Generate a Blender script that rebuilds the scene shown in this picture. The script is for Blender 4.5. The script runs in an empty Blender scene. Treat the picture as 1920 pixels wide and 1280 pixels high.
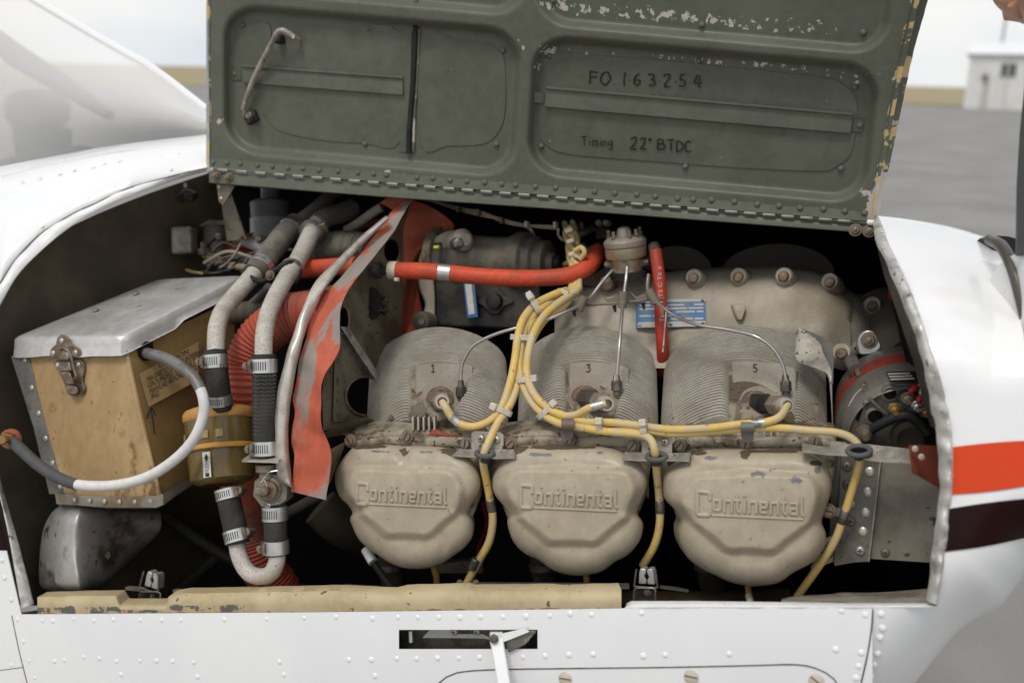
import bpy, bmesh, math, random
from mathutils import Vector, Matrix, noise
random.seed(7)
SC = bpy.context.scene
COL = SC.collection
# ------------------------------------------------------------------ camera
FPX = 1867.0
PITCH, ROLL = math.radians(14.9), math.radians(1.53)
CAMPOS = Vector((0, 0, 1.62))
_u0 = Vector((0, math.sin(PITCH), math.cos(PITCH)))
FW = Vector((0, math.cos(PITCH), -math.sin(PITCH)))
RT = Vector((1, 0, 0))*math.cos(ROLL) + _u0*math.sin(ROLL)
UP = Vector((-1, 0, 0))*math.sin(ROLL) + _u0*math.cos(ROLL)
cd = bpy.data.cameras.new('camera')
cam = bpy.data.objects.new('camera', cd); COL.objects.link(cam)
m = Matrix((RT, UP, -FW)).transposed().to_4x4(); m.translation = CAMPOS
cam.matrix_world = m
cd.sensor_fit = 'HORIZONTAL'; cd.sensor_width = 36; cd.lens = 35.0
cd.clip_start = 0.05; cd.clip_end = 5000
cd.dof.use_dof = True; cd.dof.focus_distance = 1.22; cd.dof.aperture_fstop = 3.8
SC.camera = cam
# ------------------------------------------------------------------ light
SUN_EL, SUN_AZ = math.radians(60), math.radians(215)   # azimuth clockwise from +Y
W = bpy.data.worlds.new('World'); SC.world = W; W.use_nodes = True
nt = W.node_tree; nt.nodes.clear()
out = nt.nodes.new('ShaderNodeOutputWorld'); bg = nt.nodes.new('ShaderNodeBackground')
sky = nt.nodes.new('ShaderNodeTexSky'); sky.sky_type = 'NISHITA'; sky.sun_disc = False
sky.sun_elevation = SUN_EL; sky.sun_rotation = SUN_AZ
tc = nt.nodes.new('ShaderNodeTexCoord')
nz = nt.nodes.new('ShaderNodeTexNoise'); nz.inputs['Scale'].default_value = 2.2; nz.inputs['Detail'].default_value = 5
mp = nt.nodes.new('ShaderNodeMapping'); mp.inputs['Scale'].default_value = (1, 1, 4)
nt.links.new(tc.outputs['Generated'], mp.inputs['Vector']); nt.links.new(mp.outputs[0], nz.inputs['Vector'])
cr_ = nt.nodes.new('ShaderNodeValToRGB')
cr_.color_ramp.elements[0].position = .36; cr_.color_ramp.elements[0].color = (6.7, 7.4, 8.2, 1)
cr_.color_ramp.elements[1].position = .6; cr_.color_ramp.elements[1].color = (9.15, 9.05, 8.9, 1)
nt.links.new(nz.outputs['Fac'], cr_.inputs['Fac'])
mx = nt.nodes.new('ShaderNodeMix'); mx.data_type = 'RGBA'; mx.inputs['Factor'].default_value = .92
nt.links.new(sky.outputs[0], mx.inputs['A']); nt.links.new(cr_.outputs['Color'], mx.inputs['B'])
nt.links.new(mx.outputs['Result'], bg.inputs['Color']); bg.inputs['Strength'].default_value = 0.1
nt.links.new(bg.outputs[0], out.inputs['Surface'])
sd = bpy.data.lights.new('sun', 'SUN'); sd.energy = 1.5; sd.angle = math.radians(16); sd.color = (1, .95, .88)
sun = bpy.data.objects.new('sun', sd); COL.objects.link(sun)
sdir = Vector((math.sin(SUN_AZ)*math.cos(SUN_EL), math.cos(SUN_AZ)*math.cos(SUN_EL), math.sin(SUN_EL)))
sun.rotation_euler = sdir.to_track_quat('Z', 'Y').to_euler()
vs = SC.view_settings; vs.view_transform = 'Standard'; vs.look = 'None'; vs.gamma = 1; vs.exposure = 0.1
vs.use_curve_mapping = False
# ------------------------------------------------------------------ measuring helpers
def D(x): return FPX/(0.36954*(x+3400.0))         # depth of the side of the engine at column x
def P(x, y, o=0.0):
    d = D(x)+o
    return CAMPOS + RT*((x-960)/FPX*d) + UP*((640-y)/FPX*d) + FW*d
def S(px, x, o=0.0): return px*(D(x)+o)/FPX       # pixels -> metres there
EX = (P(1300, 800)-P(900, 800)).normalized()      # along the crankshaft, to the nose
EN = EX.cross(UP).normalized()                    # out of the engine bay
EU = EN.cross(EX).normalized()
def clamp(a, lo=0., hi=1.): return max(lo, min(hi, a))
def sst(t): t = clamp(t); return t*t*(3-2*t)
def lerp(a, b, t): return a+(b-a)*t
def interp(tab, x):
    if x <= tab[0][0]: return tab[0][1]
    for (a, b), (c, d) in zip(tab, tab[1:]):
        if x <= c: return b+(d-b)*(x-a)/(c-a)
    return tab[-1][1]
def cr(pts, n=6, closed=False):
    "Catmull-Rom through tuples or Vectors"
    pts = [Vector(p) for p in pts]; N = len(pts); o = []
    rng = range(N if closed else N-1)
    for i in rng:
        p1, p2 = pts[i], pts[(i+1) % N]
        p0 = pts[i-1] if (i > 0 or closed) else p1+(p1-p2)
        p3 = pts[(i+2) % N] if (i+2 < N or closed) else p2+(p2-p1)
        for k in range(n):
            t = k/n; t2 = t*t; t3 = t2*t
            o.append(.5*((2*p1)+(p2-p0)*t+(2*p0-5*p1+4*p2-p3)*t2+(3*p1-p0-3*p2+p3)*t3))
    if not closed: o.append(pts[-1].copy())
    return o
def resample(pts, n):
    pts = [Vector(p) for p in pts]
    L = [0.]
    for a, b in zip(pts, pts[1:]): L.append(L[-1]+(b-a).length)
    o = []; j = 0
    for i in range(n):
        s = L[-1]*i/(n-1)
        while j < len(pts)-2 and L[j+1] < s: j += 1
        t = (s-L[j])/max(1e-9, L[j+1]-L[j]); o.append(pts[j].lerp(pts[j+1], clamp(t)))
    return o
def nz2(x, y, sc, seed=0.): return noise.noise(Vector((x*sc, y*sc, seed)))
# ------------------------------------------------------------------ mesh builder
ORG = {}
class MB:
    def __init__(s): s.v = []; s.f = []; s.attr = None
    def add(s, vs, fs):
        b = len(s.v); s.v += [Vector(p) for p in vs]; s.f += [tuple(i+b for i in f) for f in fs]; return s
    def grid(s, rows, closeu=False, cap0=False, cap1=False):
        n = len(rows[0]); vs = [p for r in rows for p in r]; fs = []
        for j in range(len(rows)-1):
            for i in range(n if closeu else n-1):
                i2 = (i+1) % n
                fs.append((j*n+i, j*n+i2, (j+1)*n+i2, (j+1)*n+i))
        if cap0: fs.append(tuple(reversed(range(n))))
        if cap1: fs.append(tuple(range((len(rows)-1)*n, len(rows)*n)))
        return s.add(vs, fs)
    def tube(s, path, rad, seg=10, cap=True, flat=None, flatk=.5):
        path = [Vector(p) for p in path]; n = len(path)
        if not hasattr(rad, '__len__'): rad = [rad]*n
        rows = []; ref = None
        for i in range(n):
            t = (path[min(i+1, n-1)]-path[max(i-1, 0)]).normalized()
            if flat is not None:
                a = t.cross(flat).normalized(); b = a.cross(t).normalized()
                rows.append([path[i]+rad[i]*(a*math.cos(q)+b*math.sin(q)*flatk) for q in [2*math.pi*k/seg for k in range(seg)]])
                continue
            if ref is None: ref = t.orthogonal().normalized()
            ref = (ref-t*ref.dot(t))
            ref = ref.normalized() if ref.length > 1e-6 else t.orthogonal().normalized()
            b = t.cross(ref)
            rows.append([path[i]+rad[i]*(ref*math.cos(q)+b*math.sin(q)) for q in [2*math.pi*k/seg for k in range(seg)]])
        return s.grid(rows, True, cap, cap)
    def lathe(s, o, axis, prof, seg=24, rot=0., cap=True, ref=None):
        axis = axis.normalized(); a = (ref-axis*ref.dot(axis)).normalized() if ref is not None else axis.orthogonal().normalized()
        b = axis.cross(a)
        rows = [[o+axis*h+r*(a*math.cos(rot+2*math.pi*k/seg)+b*math.sin(rot+2*math.pi*k/seg)) for k in range(seg)] for r, h in prof]
        return s.grid(rows, True, cap, cap)
    def prism(s, front, back):
        n = len(front); fs = [tuple(range(n)), tuple(reversed(range(n, 2*n)))]
        for i in range(n): fs.append((i, i+n, (i+1) % n+n, (i+1) % n))
        return s.add(list(front)+list(back), fs)
    def box(s, c, a, b, d):
        q = [c+a*i+b*j+d*k for k in (1, -1) for i, j in ((-1, -1), (1, -1), (1, 1), (-1, 1))]
        return s.prism(q[:4], q[4:])
    def sheet(s, pts, o, th=.0015):
        "flat plate traced at (x, y) with depth o (number, function or per point), thickness th"
        g = (lambda x, y, i: o(x, y)) if callable(o) else ((lambda x, y, i: o[i]) if hasattr(o, '__len__') else (lambda x, y, i: o))
        fr = [P(p[0], p[1], g(p[0], p[1], i)) for i, p in enumerate(pts)]
        return s.prism(fr, [p+FW*th for p in fr])
    def shell(s, rows, th):
        "open grid given thickness away from the lens side"
        n = len(rows[0]); back = [[p+FW*th for p in r] for r in rows]
        s.grid(rows); s.grid([list(reversed(r)) for r in back])
        ring = rows[0]+[r[-1] for r in rows[1:]]+list(reversed(rows[-1]))[1:]+[r[0] for r in reversed(rows[1:-1])]
        rb = [p+FW*th for p in ring]
        return s.grid([ring, rb], True)
    def build(s, name, mat, parent=None, org=None, sharp=40, bevel=0., recalc=True, attr=None):
        me = bpy.data.meshes.new(name)
        if parent is not None: og = ORG[parent.name]
        else: og = org if org is not None else sum(s.v, Vector())/len(s.v)
        me.from_pydata([p-og for p in s.v], [], s.f); me.update()
        if recalc:
            bm = bmesh.new(); bm.from_mesh(me); bmesh.ops.recalc_face_normals(bm, faces=bm.faces); bm.to_mesh(me); bm.free()
        me.polygons.foreach_set('use_smooth', [True]*len(me.polygons))
        me.set_sharp_from_angle(angle=math.radians(sharp))
        me.materials.append(mat)
        if attr:
            for k, vals in attr.items():
                A = me.attributes.new(k, 'FLOAT', 'POINT'); A.data.foreach_set('value', vals)
        ob = bpy.data.objects.new(name, me); COL.objects.link(ob)
        if parent is not None: ob.parent = parent
        else: ob.location = og
        ORG[ob.name] = og
        if bevel:
            bv = ob.modifiers.new('bevel', 'BEVEL'); bv.width = bevel; bv.segments = 2; bv.limit_method = 'ANGLE'; bv.angle_limit = math.radians(40)
        return ob
def tag(o, label, cat, group=None, kind=None):
    if label: o['label'] = label
    if cat: o['category'] = cat
    if group: o['group'] = group
    if kind: o['kind'] = kind
    return o
def thing(name, label, cat, org, group=None):
    o = bpy.data.objects.new(name, None); COL.objects.link(o); o.location = org; o.empty_display_size = .02
    ORG[o.name] = Vector(org)
    return tag(o, label, cat, group)
def struct(o): o['kind'] = 'structure'; return o
def inst(me, name, parent, pos, normal, sc=1., spin=0.):
    o = bpy.data.objects.new(name, me); COL.objects.link(o); o.parent = parent
    q = normal.to_track_quat('Z', 'Y').to_matrix().to_4x4() @ Matrix.Rotation(spin, 4, 'Z')
    o.matrix_local = Matrix.Translation(pos-ORG[parent.name]) @ q @ Matrix.Diagonal((sc, sc, sc, 1))
    ORG[o.name] = ORG[parent.name]
    return o
def px(pts, n=6): return [P(*p) for p in cr(pts, n)]
def tubepx(mb, pts, r, n=6, seg=10, cap=True, ripple=None):
    c = cr([tuple(p)+((r,) if len(p) == 3 else ()) for p in pts], n)
    pr = [(P(p[0], p[1], p[2]), S(p[3], p[0], p[2])) for p in c]
    if ripple:
        per, amp = ripple; path = [a for a, b in pr]; L = sum((b-a).length for a, b in zip(path, path[1:]))
        k = max(8, int(L/per*6)); path2 = resample(path, k); rr = resample([(b, 0, 0) for a, b in pr], k)
        return mb.tube(path2, [rr[i][0]*(1+.02*noise.noise(Vector((i*.05, 1.3, 0)))+amp*(1+.6*noise.noise(Vector((i*.11, 0, 2))))*math.cos(2*math.pi*i/6+.9*noise.noise(Vector((i*.06, 4, 0))))) for i in range(k)], seg, cap)
    return mb.tube([a for a, b in pr], [b for a, b in pr], seg, cap)
def pathdir(pts, i):
    a = P(*pts[max(i-1, 0)][:3]); b = P(*pts[min(i+1, len(pts)-1)][:3]); return (b-a).normalized()
def PROF(y):
    k = clamp(1-(y-405)/300.); k2 = clamp((y-1000)/400.)
    return -.05+.27*(1-math.sqrt(1-k*k))+.1*(1-math.sqrt(1-k2*k2))
# ------------------------------------------------------------------ materials
MATS = {}
def mk(name, base, rough=.5, metal=0., c2=None, s2=14., lo=.45, hi=.65, spot=None, spot_s=220., spot_t=.66,
       wear=None, bump=0., bump_s=300., rvar=.12, coat=0., spec=.28, alpha=1., trans=0., stretch=None, streak=None, fv=.09):
    M = bpy.data.materials.new(name); M.use_nodes = True; t = M.node_tree; B = t.nodes['Principled BSDF']
    B.inputs['Roughness'].default_value = rough; B.inputs['Metallic'].default_value = metal
    B.inputs['Specular IOR Level'].default_value = spec
    if coat: B.inputs['Coat Weight'].default_value = coat; B.inputs['Coat Roughness'].default_value = .06
    if alpha < 1: B.inputs['Alpha'].default_value = alpha
    if trans: B.inputs['Transmission Weight'].default_value = trans
    T = t.nodes.new('ShaderNodeTexCoord'); vec = T.outputs['Object']
    if stretch:
        mpn = t.nodes.new('ShaderNodeMapping'); mpn.inputs['Scale'].default_value = stretch
        t.links.new(vec, mpn.inputs['Vector']); vec = mpn.outputs[0]
    def nzn(sc, det=5., ro=.6):
        n = t.nodes.new('ShaderNodeTexNoise'); n.inputs['Scale'].default_value = sc; n.inputs['Detail'].default_value = det
        n.inputs['Roughness'].default_value = ro; t.links.new(vec, n.inputs['Vector']); return n.outputs['Fac']
    def ramp(src, a, b):
        r = t.nodes.new('ShaderNodeMapRange'); r.inputs['From Min'].default_value = a; r.inputs['From Max'].default_value = b
        r.interpolation_type = 'SMOOTHSTEP'; t.links.new(src, r.inputs['Value']); return r.outputs[0]
    def mix(fac, A, Bc):
        n = t.nodes.new('ShaderNodeMix'); n.data_type = 'RGBA'; t.links.new(fac, n.inputs['Factor'])
        if isinstance(A, tuple): n.inputs['A'].default_value = A+(1,)
        else: t.links.new(A, n.inputs['A'])
        if isinstance(Bc, tuple): n.inputs['B'].default_value = Bc+(1,)
        else: t.links.new(Bc, n.inputs['B'])
        return n.outputs['Result']
    col = tuple(base)
    fine = ramp(nzn(90., 3.), .3, .7)
    col = mix(fine, tuple(c*(1-fv) for c in base), tuple(min(1, c*(1+.6*fv)) for c in base))
    if c2: col = mix(ramp(nzn(s2), lo, hi), col, tuple(c2))
    if streak: col = mix(ramp(nzn(streak[1], 6., .7), streak[2], streak[2]+.1), col, tuple(streak[0]))
    if spot: col = mix(ramp(nzn(spot_s, 2., .5), spot_t, spot_t+.04), col, tuple(spot))
    if wear:
        for k, (wc, ws, an) in enumerate(wear):
            A = t.nodes.new('ShaderNodeAttribute'); A.attribute_name = an
            ad = t.nodes.new('ShaderNodeMath'); ad.operation = 'ADD'; t.links.new(nzn(ws, 6., .62), ad.inputs[0]); t.links.new(A.outputs['Fac'], ad.inputs[1])
            f = ramp(ad.outputs[0], .915, .945); col = mix(f, col, tuple(wc))
    t.links.new(col, B.inputs['Base Color'])
    if rvar:
        r = t.nodes.new('ShaderNodeMapRange'); r.inputs['To Min'].default_value = max(.02, rough-rvar); r.inputs['To Max'].default_value = min(1, rough+rvar)
        r.inputs['From Min'].default_value = .3; r.inputs['From Max'].default_value = .7
        t.links.new(nzn(25.), r.inputs['Value']); t.links.new(r.outputs[0], B.inputs['Roughness'])
    if bump:
        b = t.nodes.new('ShaderNodeBump'); b.inputs['Strength'].default_value = bump; b.inputs['Distance'].default_value = .002
        t.links.new(nzn(bump_s, 3.), b.inputs['Height']); t.links.new(b.outputs[0], B.inputs['Normal'])
    MATS[name] = M; return M
WHITE = mk('white_paint', (.82, .82, .82), .22, fv=.012, spec=.5, coat=.5, rvar=.05, c2=(.78, .785, .79), s2=5)
WHITE2 = mk('white_paint_scuffed', (.78, .78, .77), .32, fv=.03, c2=(.68, .68, .66), s2=10, lo=.55, hi=.75, spot=(.45, .43, .4), spot_s=260, spot_t=.73)
ORANGE = mk('orange_paint', (.66, .058, .010), .2, spec=.2, coat=.06, rvar=.05, fv=.02)
MAROON = mk('maroon_paint', (.017, .005, .0045), .25, spec=.12, coat=0, rvar=.05, fv=.02)
GREEN = mk('olive_green_paint', (.108, .116, .086), .42, c2=(.123, .131, .099), s2=7, bump=.12, bump_s=700, rvar=.08,
           wear=[((.50, .46, .40), 115., 'wear'), ((.56, .42, .20), 60., 'primer')])
GREEN2 = mk('olive_green_trim', (.104, .112, .082), .42, c2=(.122, .128, .098), s2=20, spot=(.30, .27, .21), spot_s=120, spot_t=.765, bump=.1)
MARKER = mk('black_marker', (.022, .024, .02), .5, rvar=0)
ALU = mk('bare_aluminium', (.62, .61, .58), .34, .85, c2=(.42, .41, .39), s2=12, bump=.05)
ALUD = mk('weathered_aluminium', (.40, .365, .31), .5, .25, c2=(.22, .195, .16), s2=30, lo=.42, hi=.66, spot=(.10, .09, .075), spot_s=160, spot_t=.64, bump=.25)
ALUSEAL = mk('scuffed_edge_metal', (.60, .58, .55), .42, .35, c2=(.34, .32, .295), s2=42, lo=.5, hi=.66, spot=(.14, .12, .10), spot_s=120, spot_t=.68, bump=.5, bump_s=60)
CHROME = mk('edge_moulding', (.52, .485, .43), .36, .45, c2=(.32, .28, .23), s2=26, lo=.48, hi=.66, bump=.2, bump_s=80)
STEEL = mk('steel', (.50, .48, .45), .3, .9, rvar=.08)
STEELD = mk('dull_steel', (.20, .185, .165), .45, .7, c2=(.12, .10, .085), s2=60)
ZINC = mk('zinc_screw', (.23, .19, .14), .45, .45, c2=(.13, .09, .055), s2=90)
RUSTB = mk('rusty_bolt', (.24, .175, .125), .6, .3, c2=(.13, .085, .055), s2=80)
RIVETM = mk('rivet_metal', (.52, .49, .42), .4, .7)
COVER = mk('tan_engine_enamel', (.405, .348, .258), .42, c2=(.345, .292, .212), s2=16, lo=.42, hi=.66, spot=(.20, .165, .125), spot_s=150, spot_t=.70, coat=.04, rvar=.12, bump=.12, bump_s=120,
           wear=[((.17, .165, .16), 60., 'wear'), ((.10, .075, .05), 26., 'primer')])
FINM = mk('finned_casting', (.43, .395, .335), .62, c2=(.35, .31, .25), s2=18, spot=(.22, .185, .145), spot_s=200, spot_t=.72, bump=.25, bump_s=500)
PADM = mk('rough_casting', (.325, .295, .245), .62, c2=(.265, .235, .185), s2=22, bump=.45, bump_s=900, spot=(.2, .17, .135), spot_s=420, spot_t=.62)
BASEM = mk('oily_casting', (.30, .255, .19), .5, c2=(.10, .075, .05), s2=26, lo=.42, hi=.6, spot=(.06, .045, .03), spot_s=120, spot_t=.62, bump=.35, bump_s=250)
CASEM = mk('crankcase_casting', (.395, .352, .285), .55, c2=(.28, .24, .18), s2=12, lo=.4, hi=.66, bump=.3, bump_s=260)
DIRTYM = mk('dirty_sheet_metal', (.205, .175, .128), .5, .2, c2=(.115, .092, .06), s2=16, lo=.42, hi=.64, spot=(.035, .028, .02), spot_s=130, spot_t=.655, bump=.2)
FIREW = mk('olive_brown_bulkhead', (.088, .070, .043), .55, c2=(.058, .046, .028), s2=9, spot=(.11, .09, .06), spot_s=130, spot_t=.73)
BLACKI = mk('shade_black', (.006, .0055, .005), .85, rvar=0, spec=.1)  # near black stands in for deep shade in the bay and openings
BLACK = mk('black_rubber', (.016, .016, .016), .55, c2=(.03, .028, .026), s2=40)
BLACKM = mk('black_metal', (.03, .029, .028), .42, .3, c2=(.065, .058, .048), s2=24, lo=.42, hi=.66)
DUSTY = mk('dusty_black_housing', (.085, .077, .063), .5, .1, c2=(.19, .16, .12), s2=16, lo=.42, hi=.68)
HOSE = mk('braided_hose', (.032, .031, .029), .7, c2=(.055, .052, .047), s2=30, bump=.5, bump_s=260)
GREYHOSE = mk('dusty_grey_hose', (.115, .105, .088), .75, c2=(.17, .155, .125), s2=22, bump=.4, bump_s=300)
PIPE = mk('speckled_white_pipe', (.50, .465, .41), .5, c2=(.38, .34, .28), s2=22, spot=(.29, .26, .215), spot_s=520, spot_t=.565, bump=.2)
PIPE2 = mk('dusty_grey_pipe', (.30, .275, .235), .6, c2=(.21, .185, .15), s2=26, spot=(.09, .08, .07), spot_s=330, spot_t=.60, bump=.2)
REDHOSE = mk('orange_firesleeve', (.60, .078, .032), .5, c2=(.42, .07, .035), s2=16, bump=.5, bump_s=170)
REDDUST = mk('red_corrugated_duct', (.40, .072, .040), .65, c2=(.27, .09, .06), s2=13, lo=.42, hi=.62)
SEAL = mk('orange_rubber_seal', (.46, .105, .058), .55, c2=(.27, .235, .205), s2=20, lo=.475, hi=.55, bump=.15, stretch=(1, 1, .28))
SEALD = mk('faded_orange_rubber', (.31, .07, .036), .65, c2=(.19, .055, .03), s2=12, bump=.12)
YELLOW = mk('yellow_ignition_lead', (.64, .445, .13), .45, c2=(.53, .42, .235), s2=30, lo=.42, hi=.60, spot=(.30, .225, .13), spot_s=110, spot_t=.67)
CREAM = mk('nylon_tie', (.60, .545, .45), .5, c2=(.48, .42, .33), s2=60)
TANSILL = mk('tan_painted_sill', (.44, .35, .205), .45, c2=(.50, .41, .26), s2=10, spot=(.12, .09, .06), spot_s=90, spot_t=.70,
             wear=[((.12, .115, .10), 55., 'wear'), ((.30, .13, .05), 40., 'primer')])
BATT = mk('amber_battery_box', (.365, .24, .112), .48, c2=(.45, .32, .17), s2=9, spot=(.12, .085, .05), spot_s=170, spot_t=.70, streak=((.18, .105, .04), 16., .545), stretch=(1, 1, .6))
STRAPM = mk('grey_strap', (.20, .195, .18), .45, .4, c2=(.13, .12, .105), s2=22, spot=(.05, .045, .04), spot_s=160, spot_t=.68)
LATCHM = mk('bronze_latch', (.17, .125, .09), .38, .7, c2=(.30, .25, .20), s2=60)
AMBER = mk('amber_plastic', (.33, .225, .075), .2, trans=.6, rvar=.04, spec=.5)
AMBER2 = mk('amber_lid', (.60, .30, .065), .35, trans=.1, c2=(.50, .26, .08), s2=20)
PLEAT = mk('filter_element', (.34, .26, .11), .7, c2=(.2, .15, .06), s2=20)
SCOOPM = mk('rusty_scoop_metal', (.60, .58, .55), .36, .6, c2=(.20, .16, .12), s2=17, lo=.50, hi=.66, spot=(.12, .06, .03), spot_s=50, spot_t=.66, bump=.2)
CANW = mk('grey_plastic', (.24, .245, .25), .4); CANL = mk('white_plastic', (.52, .52, .51), .4)
LABELW = mk('paper_label', (.60, .58, .54), .5); LABELB = mk('blue_plate', (.05, .17, .36), .5, c2=(.12, .18, .26), s2=40); LABELK = mk('black_plate', (.012, .012, .012), .7, spec=.03)
INKB = mk('dark_print', (.03, .027, .022), .6, rvar=0); INKW = mk('pale_print', (.42, .39, .345), .5, rvar=0)
REDB = mk('red_terminal', (.28, .012, .012), .35); REDW = mk('red_band', (.24, .035, .024), .55, c2=(.15, .03, .022), s2=40)
BRASS = mk('bronze_stud', (.36, .22, .09), .4, .8)
SKIN = mk('skin', (.50, .29, .195), .5, c2=(.50, .26, .17), s2=60, bump=.3, bump_s=220)
GLASS = mk('windshield_perspex', (.86, .85, .84), .12, alpha=.43, rvar=0, fv=.005)
GREYI = mk('grey_upholstery', (.10, .105, .10), .8)
print('materials ok')
# ------------------------------------------------------------------ setting: apron, grass, hills, hangar
def ray(x, y): return (RT*((x-960)/FPX)+UP*((640-y)/FPX)+FW).normalized()
def onground(x, y, z=0.):
    r = ray(x, y); t = (z-CAMPOS.z)/r.z; return CAMPOS+r*t
ASPH = mk('worn_asphalt', (.20, .195, .185), .8, c2=(.265, .255, .245), s2=.6, lo=.35, hi=.7, bump=.2, bump_s=60, spot=(.30, .29, .275), spot_s=3., spot_t=.66)
GRASSM = mk('dry_grass', (.27, .225, .11), .9, c2=(.32, .265, .16), s2=.06, lo=.4, hi=.6)
HILLM = mk('far_hill', (.20, .24, .20), .95, c2=(.26, .27, .2), s2=.004)
HANG = mk('white_cladding', (.72, .715, .69), .5, c2=(.64, .635, .6), s2=.8)
mb = MB(); s = 1500.
mb.add([(-s, -60, 0), (s, -60, 0), (s, s*2, 0), (-s, s*2, 0)], [(0, 1, 2, 3)])
struct(mb.build('asphalt_apron', ASPH, org=Vector((0, 0, 0)), recalc=False))
rows = []
for j in range(24):
    y = 96+1350*(j/23)**2; rows.append([Vector((x, y+2.5*nz2(x, y, .05), .03+.004*(y-96)*(.5+.5*nz2(x, y, .004, 3)))) for x in [-900+60*i for i in range(31)]])
mb = MB().grid(rows); struct(mb.build('dry_grass_field', GRASSM, org=Vector((0, 96, 0))))
# hangar to the right, beyond the nose
b0 = onground(1806, 203); hx = Vector((.91, -.415, 0)).normalized(); hy = Vector((.415, .91, 0)).normalized()
hg = thing('hangar', 'small white hangar building with grey roof edge across the apron', 'building', b0)
def hb(name, mat, x0, x1, y0, y1, z0, z1, par=hg, bevel=0.):
    m_ = MB(); c = b0+hx*(x0+x1)/2+hy*(y0+y1)/2+Vector((0, 0, (z0+z1)/2))
    m_.box(c, hx*(x1-x0)/2, hy*(y1-y0)/2, Vector((0, 0, (z1-z0)/2))); return m_.build(name, mat, par, bevel=bevel)
hb('wall', HANG, 0, 16, 0, 12, 0, 4.4)
m_ = MB(); e = [(-.35, -.35, 4.4), (16.4, -.35, 4.4), (16.4, 12.4, 4.4), (-.35, 12.4, 4.4), (-.2, 6, 5.6), (16.4, 6, 5.6)]
e = [b0+hx*a+hy*b+Vector((0, 0, c)) for a, b, c in e]
m_.add(e, [(0, 1, 5, 4), (2, 3, 4, 5), (0, 4, 3), (1, 2, 5), (0, 3, 2, 1)]); m_.build('roof', mk('white_roof', (.80, .80, .80), .4), hg)
wf = hb('window', mk('window_frame', (.55, .55, .53), .5), 2.42, 3.62, -.06, .06, 2.55, 3.75)
for k in range(3): hb('pane', mk('dark_glass', (.06, .065, .065), .1) if k == 0 else MATS['dark_glass'], 2.5+.37*k, 2.82+.37*k, -.09, -.03, 2.65, 3.65, wf)
hb('door', mk('pale_door', (.50, .47, .43), .5), 1.25, 1.75, -.05, .05, .15, 2.3); hb('lamp', STEELD, 1.1, 1.6, -.35, -.05, 2.45, 2.75)
hb('downpipe', mk('pale_pipe', (.55, .55, .54), .5), 2.95, 3.05, -.14, -.06, 0, 4.35)
pl = MB(); pb = b0+hx*2.2+hy*13; pl.tube([pb, pb+Vector((.25, 0, 13))], [.16, .10], 10)
tag(pl.build('mast', mk('grey_mast', (.33, .33, .33), .6), org=pb), 'thin grey mast rising behind the white hangar', 'mast')
# ------------------------------------------------------------------ aeroplane fuselage
FU = thing('aeroplane_fuselage', 'white aeroplane nose with orange and maroon stripes around the open engine bay', 'aeroplane', P(960, 1150, -.03))
LIPR = cr([(1646, 404), (1672, 470), (1707, 545), (1740, 640), (1765, 720), (1782, 800), (1786, 860), (1784, 920), (1776, 1000), (1770, 1050), (1762, 1100), (1757, 1135)], 5)
RSIL = [(1862, 450), (1885, 490), (1905, 560), (1920, 630), (1936, 720), (1947, 850), (1948, 950), (1939, 1040), (1922, 1075), (1900, 1105), (1878, 1135), (1830, 1160), (1790, 1190), (1740, 1250), (1715, 1280), (1670, 1330)]
TOPC = cr([(1646, 404), (1700, 410), (1780, 424), (1835, 440), (1862, 450)], 6)
ytab = sorted([(p.x, p.y) for p in TOPC])
rtab = sorted([(y, x) for x, y in RSIL])
SILC = [(p.x, p.y) for p in cr([(a, b, 0) for a, b in RSIL[7:]], 4)]
def sildist(x, y):
    best = 1e9
    for (ax_, ay_), (bx_, by_) in zip(SILC, SILC[1:]):
        dx, dy = bx_-ax_, by_-ay_; t = clamp(((x-ax_)*dx+(y-ay_)*dy)/(dx*dx+dy*dy)); best = min(best, (x-ax_-t*dx)**2+(y-ay_-t*dy)**2)
    return math.sqrt(best)
def noseo(x, y):
    yt = interp(ytab, x) if x < 1862 else 450.
    k = clamp(1-(y-yt)/300.); k2 = clamp((y-1000)/400.)
    o = -.05+.27*(1-math.sqrt(max(0, 1-k*k)))+.1*(1-math.sqrt(1-k2*k2))
    k3 = clamp(1-sildist(x, y)/125.)
    return o+.10*(1-math.sqrt(max(0, 1-.97*k3*k3)))
def patch2(mb, L, Rr, T, B_, ofn, nu, nv, hide=True, th=None, lift=0.):
    "Coons patch in (x, y), cosine spacing towards the rounded edges"
    L = resample([Vector((p[0], p[1])) for p in L], 121); Rr = resample([Vector((p[0], p[1])) for p in Rr], 121)
    T = resample([Vector((p[0], p[1])) for p in T], 121); B_ = resample([Vector((p[0], p[1])) for p in B_], 121)
    def at(c, t):
        f = clamp(t)*120; i = min(119, int(f)); return c[i].lerp(c[i+1], f-i)
    rows = []
    for j in range(nv+1):
        v = (j/nv)**1.6; row = []; last = None
        for i in range(nu+1):
            u = 1-(1-i/nu)**1.6
            p = (1-v)*at(T, u)+v*at(B_, u)+(1-u)*at(L, v)+u*at(Rr, v)-((1-u)*(1-v)*T[0]+u*(1-v)*T[-1]+(1-u)*v*B_[0]+u*v*B_[-1])
            row.append(P(p.x, p.y, ofn(p.x, p.y)+lift)); last = p
        if hide: row.append(P(last.x-9, last.y+6, ofn(last.x, last.y)+.14) if last.y < 1000 else row[-1]+FW*.001)
        rows.append(row)
    if hide:
        rows = [[P(p.x+3, p.y+9, ofn(p.x, p.y)+.3) for p in [at(T, 1-(1-min(i, nu)/nu)**1.6) for i in range(nu+2)]]]+rows
    mb.grid(rows); return rows
mb = MB()
iR = [p for p in RSIL if p[1] <= 1135]
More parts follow.
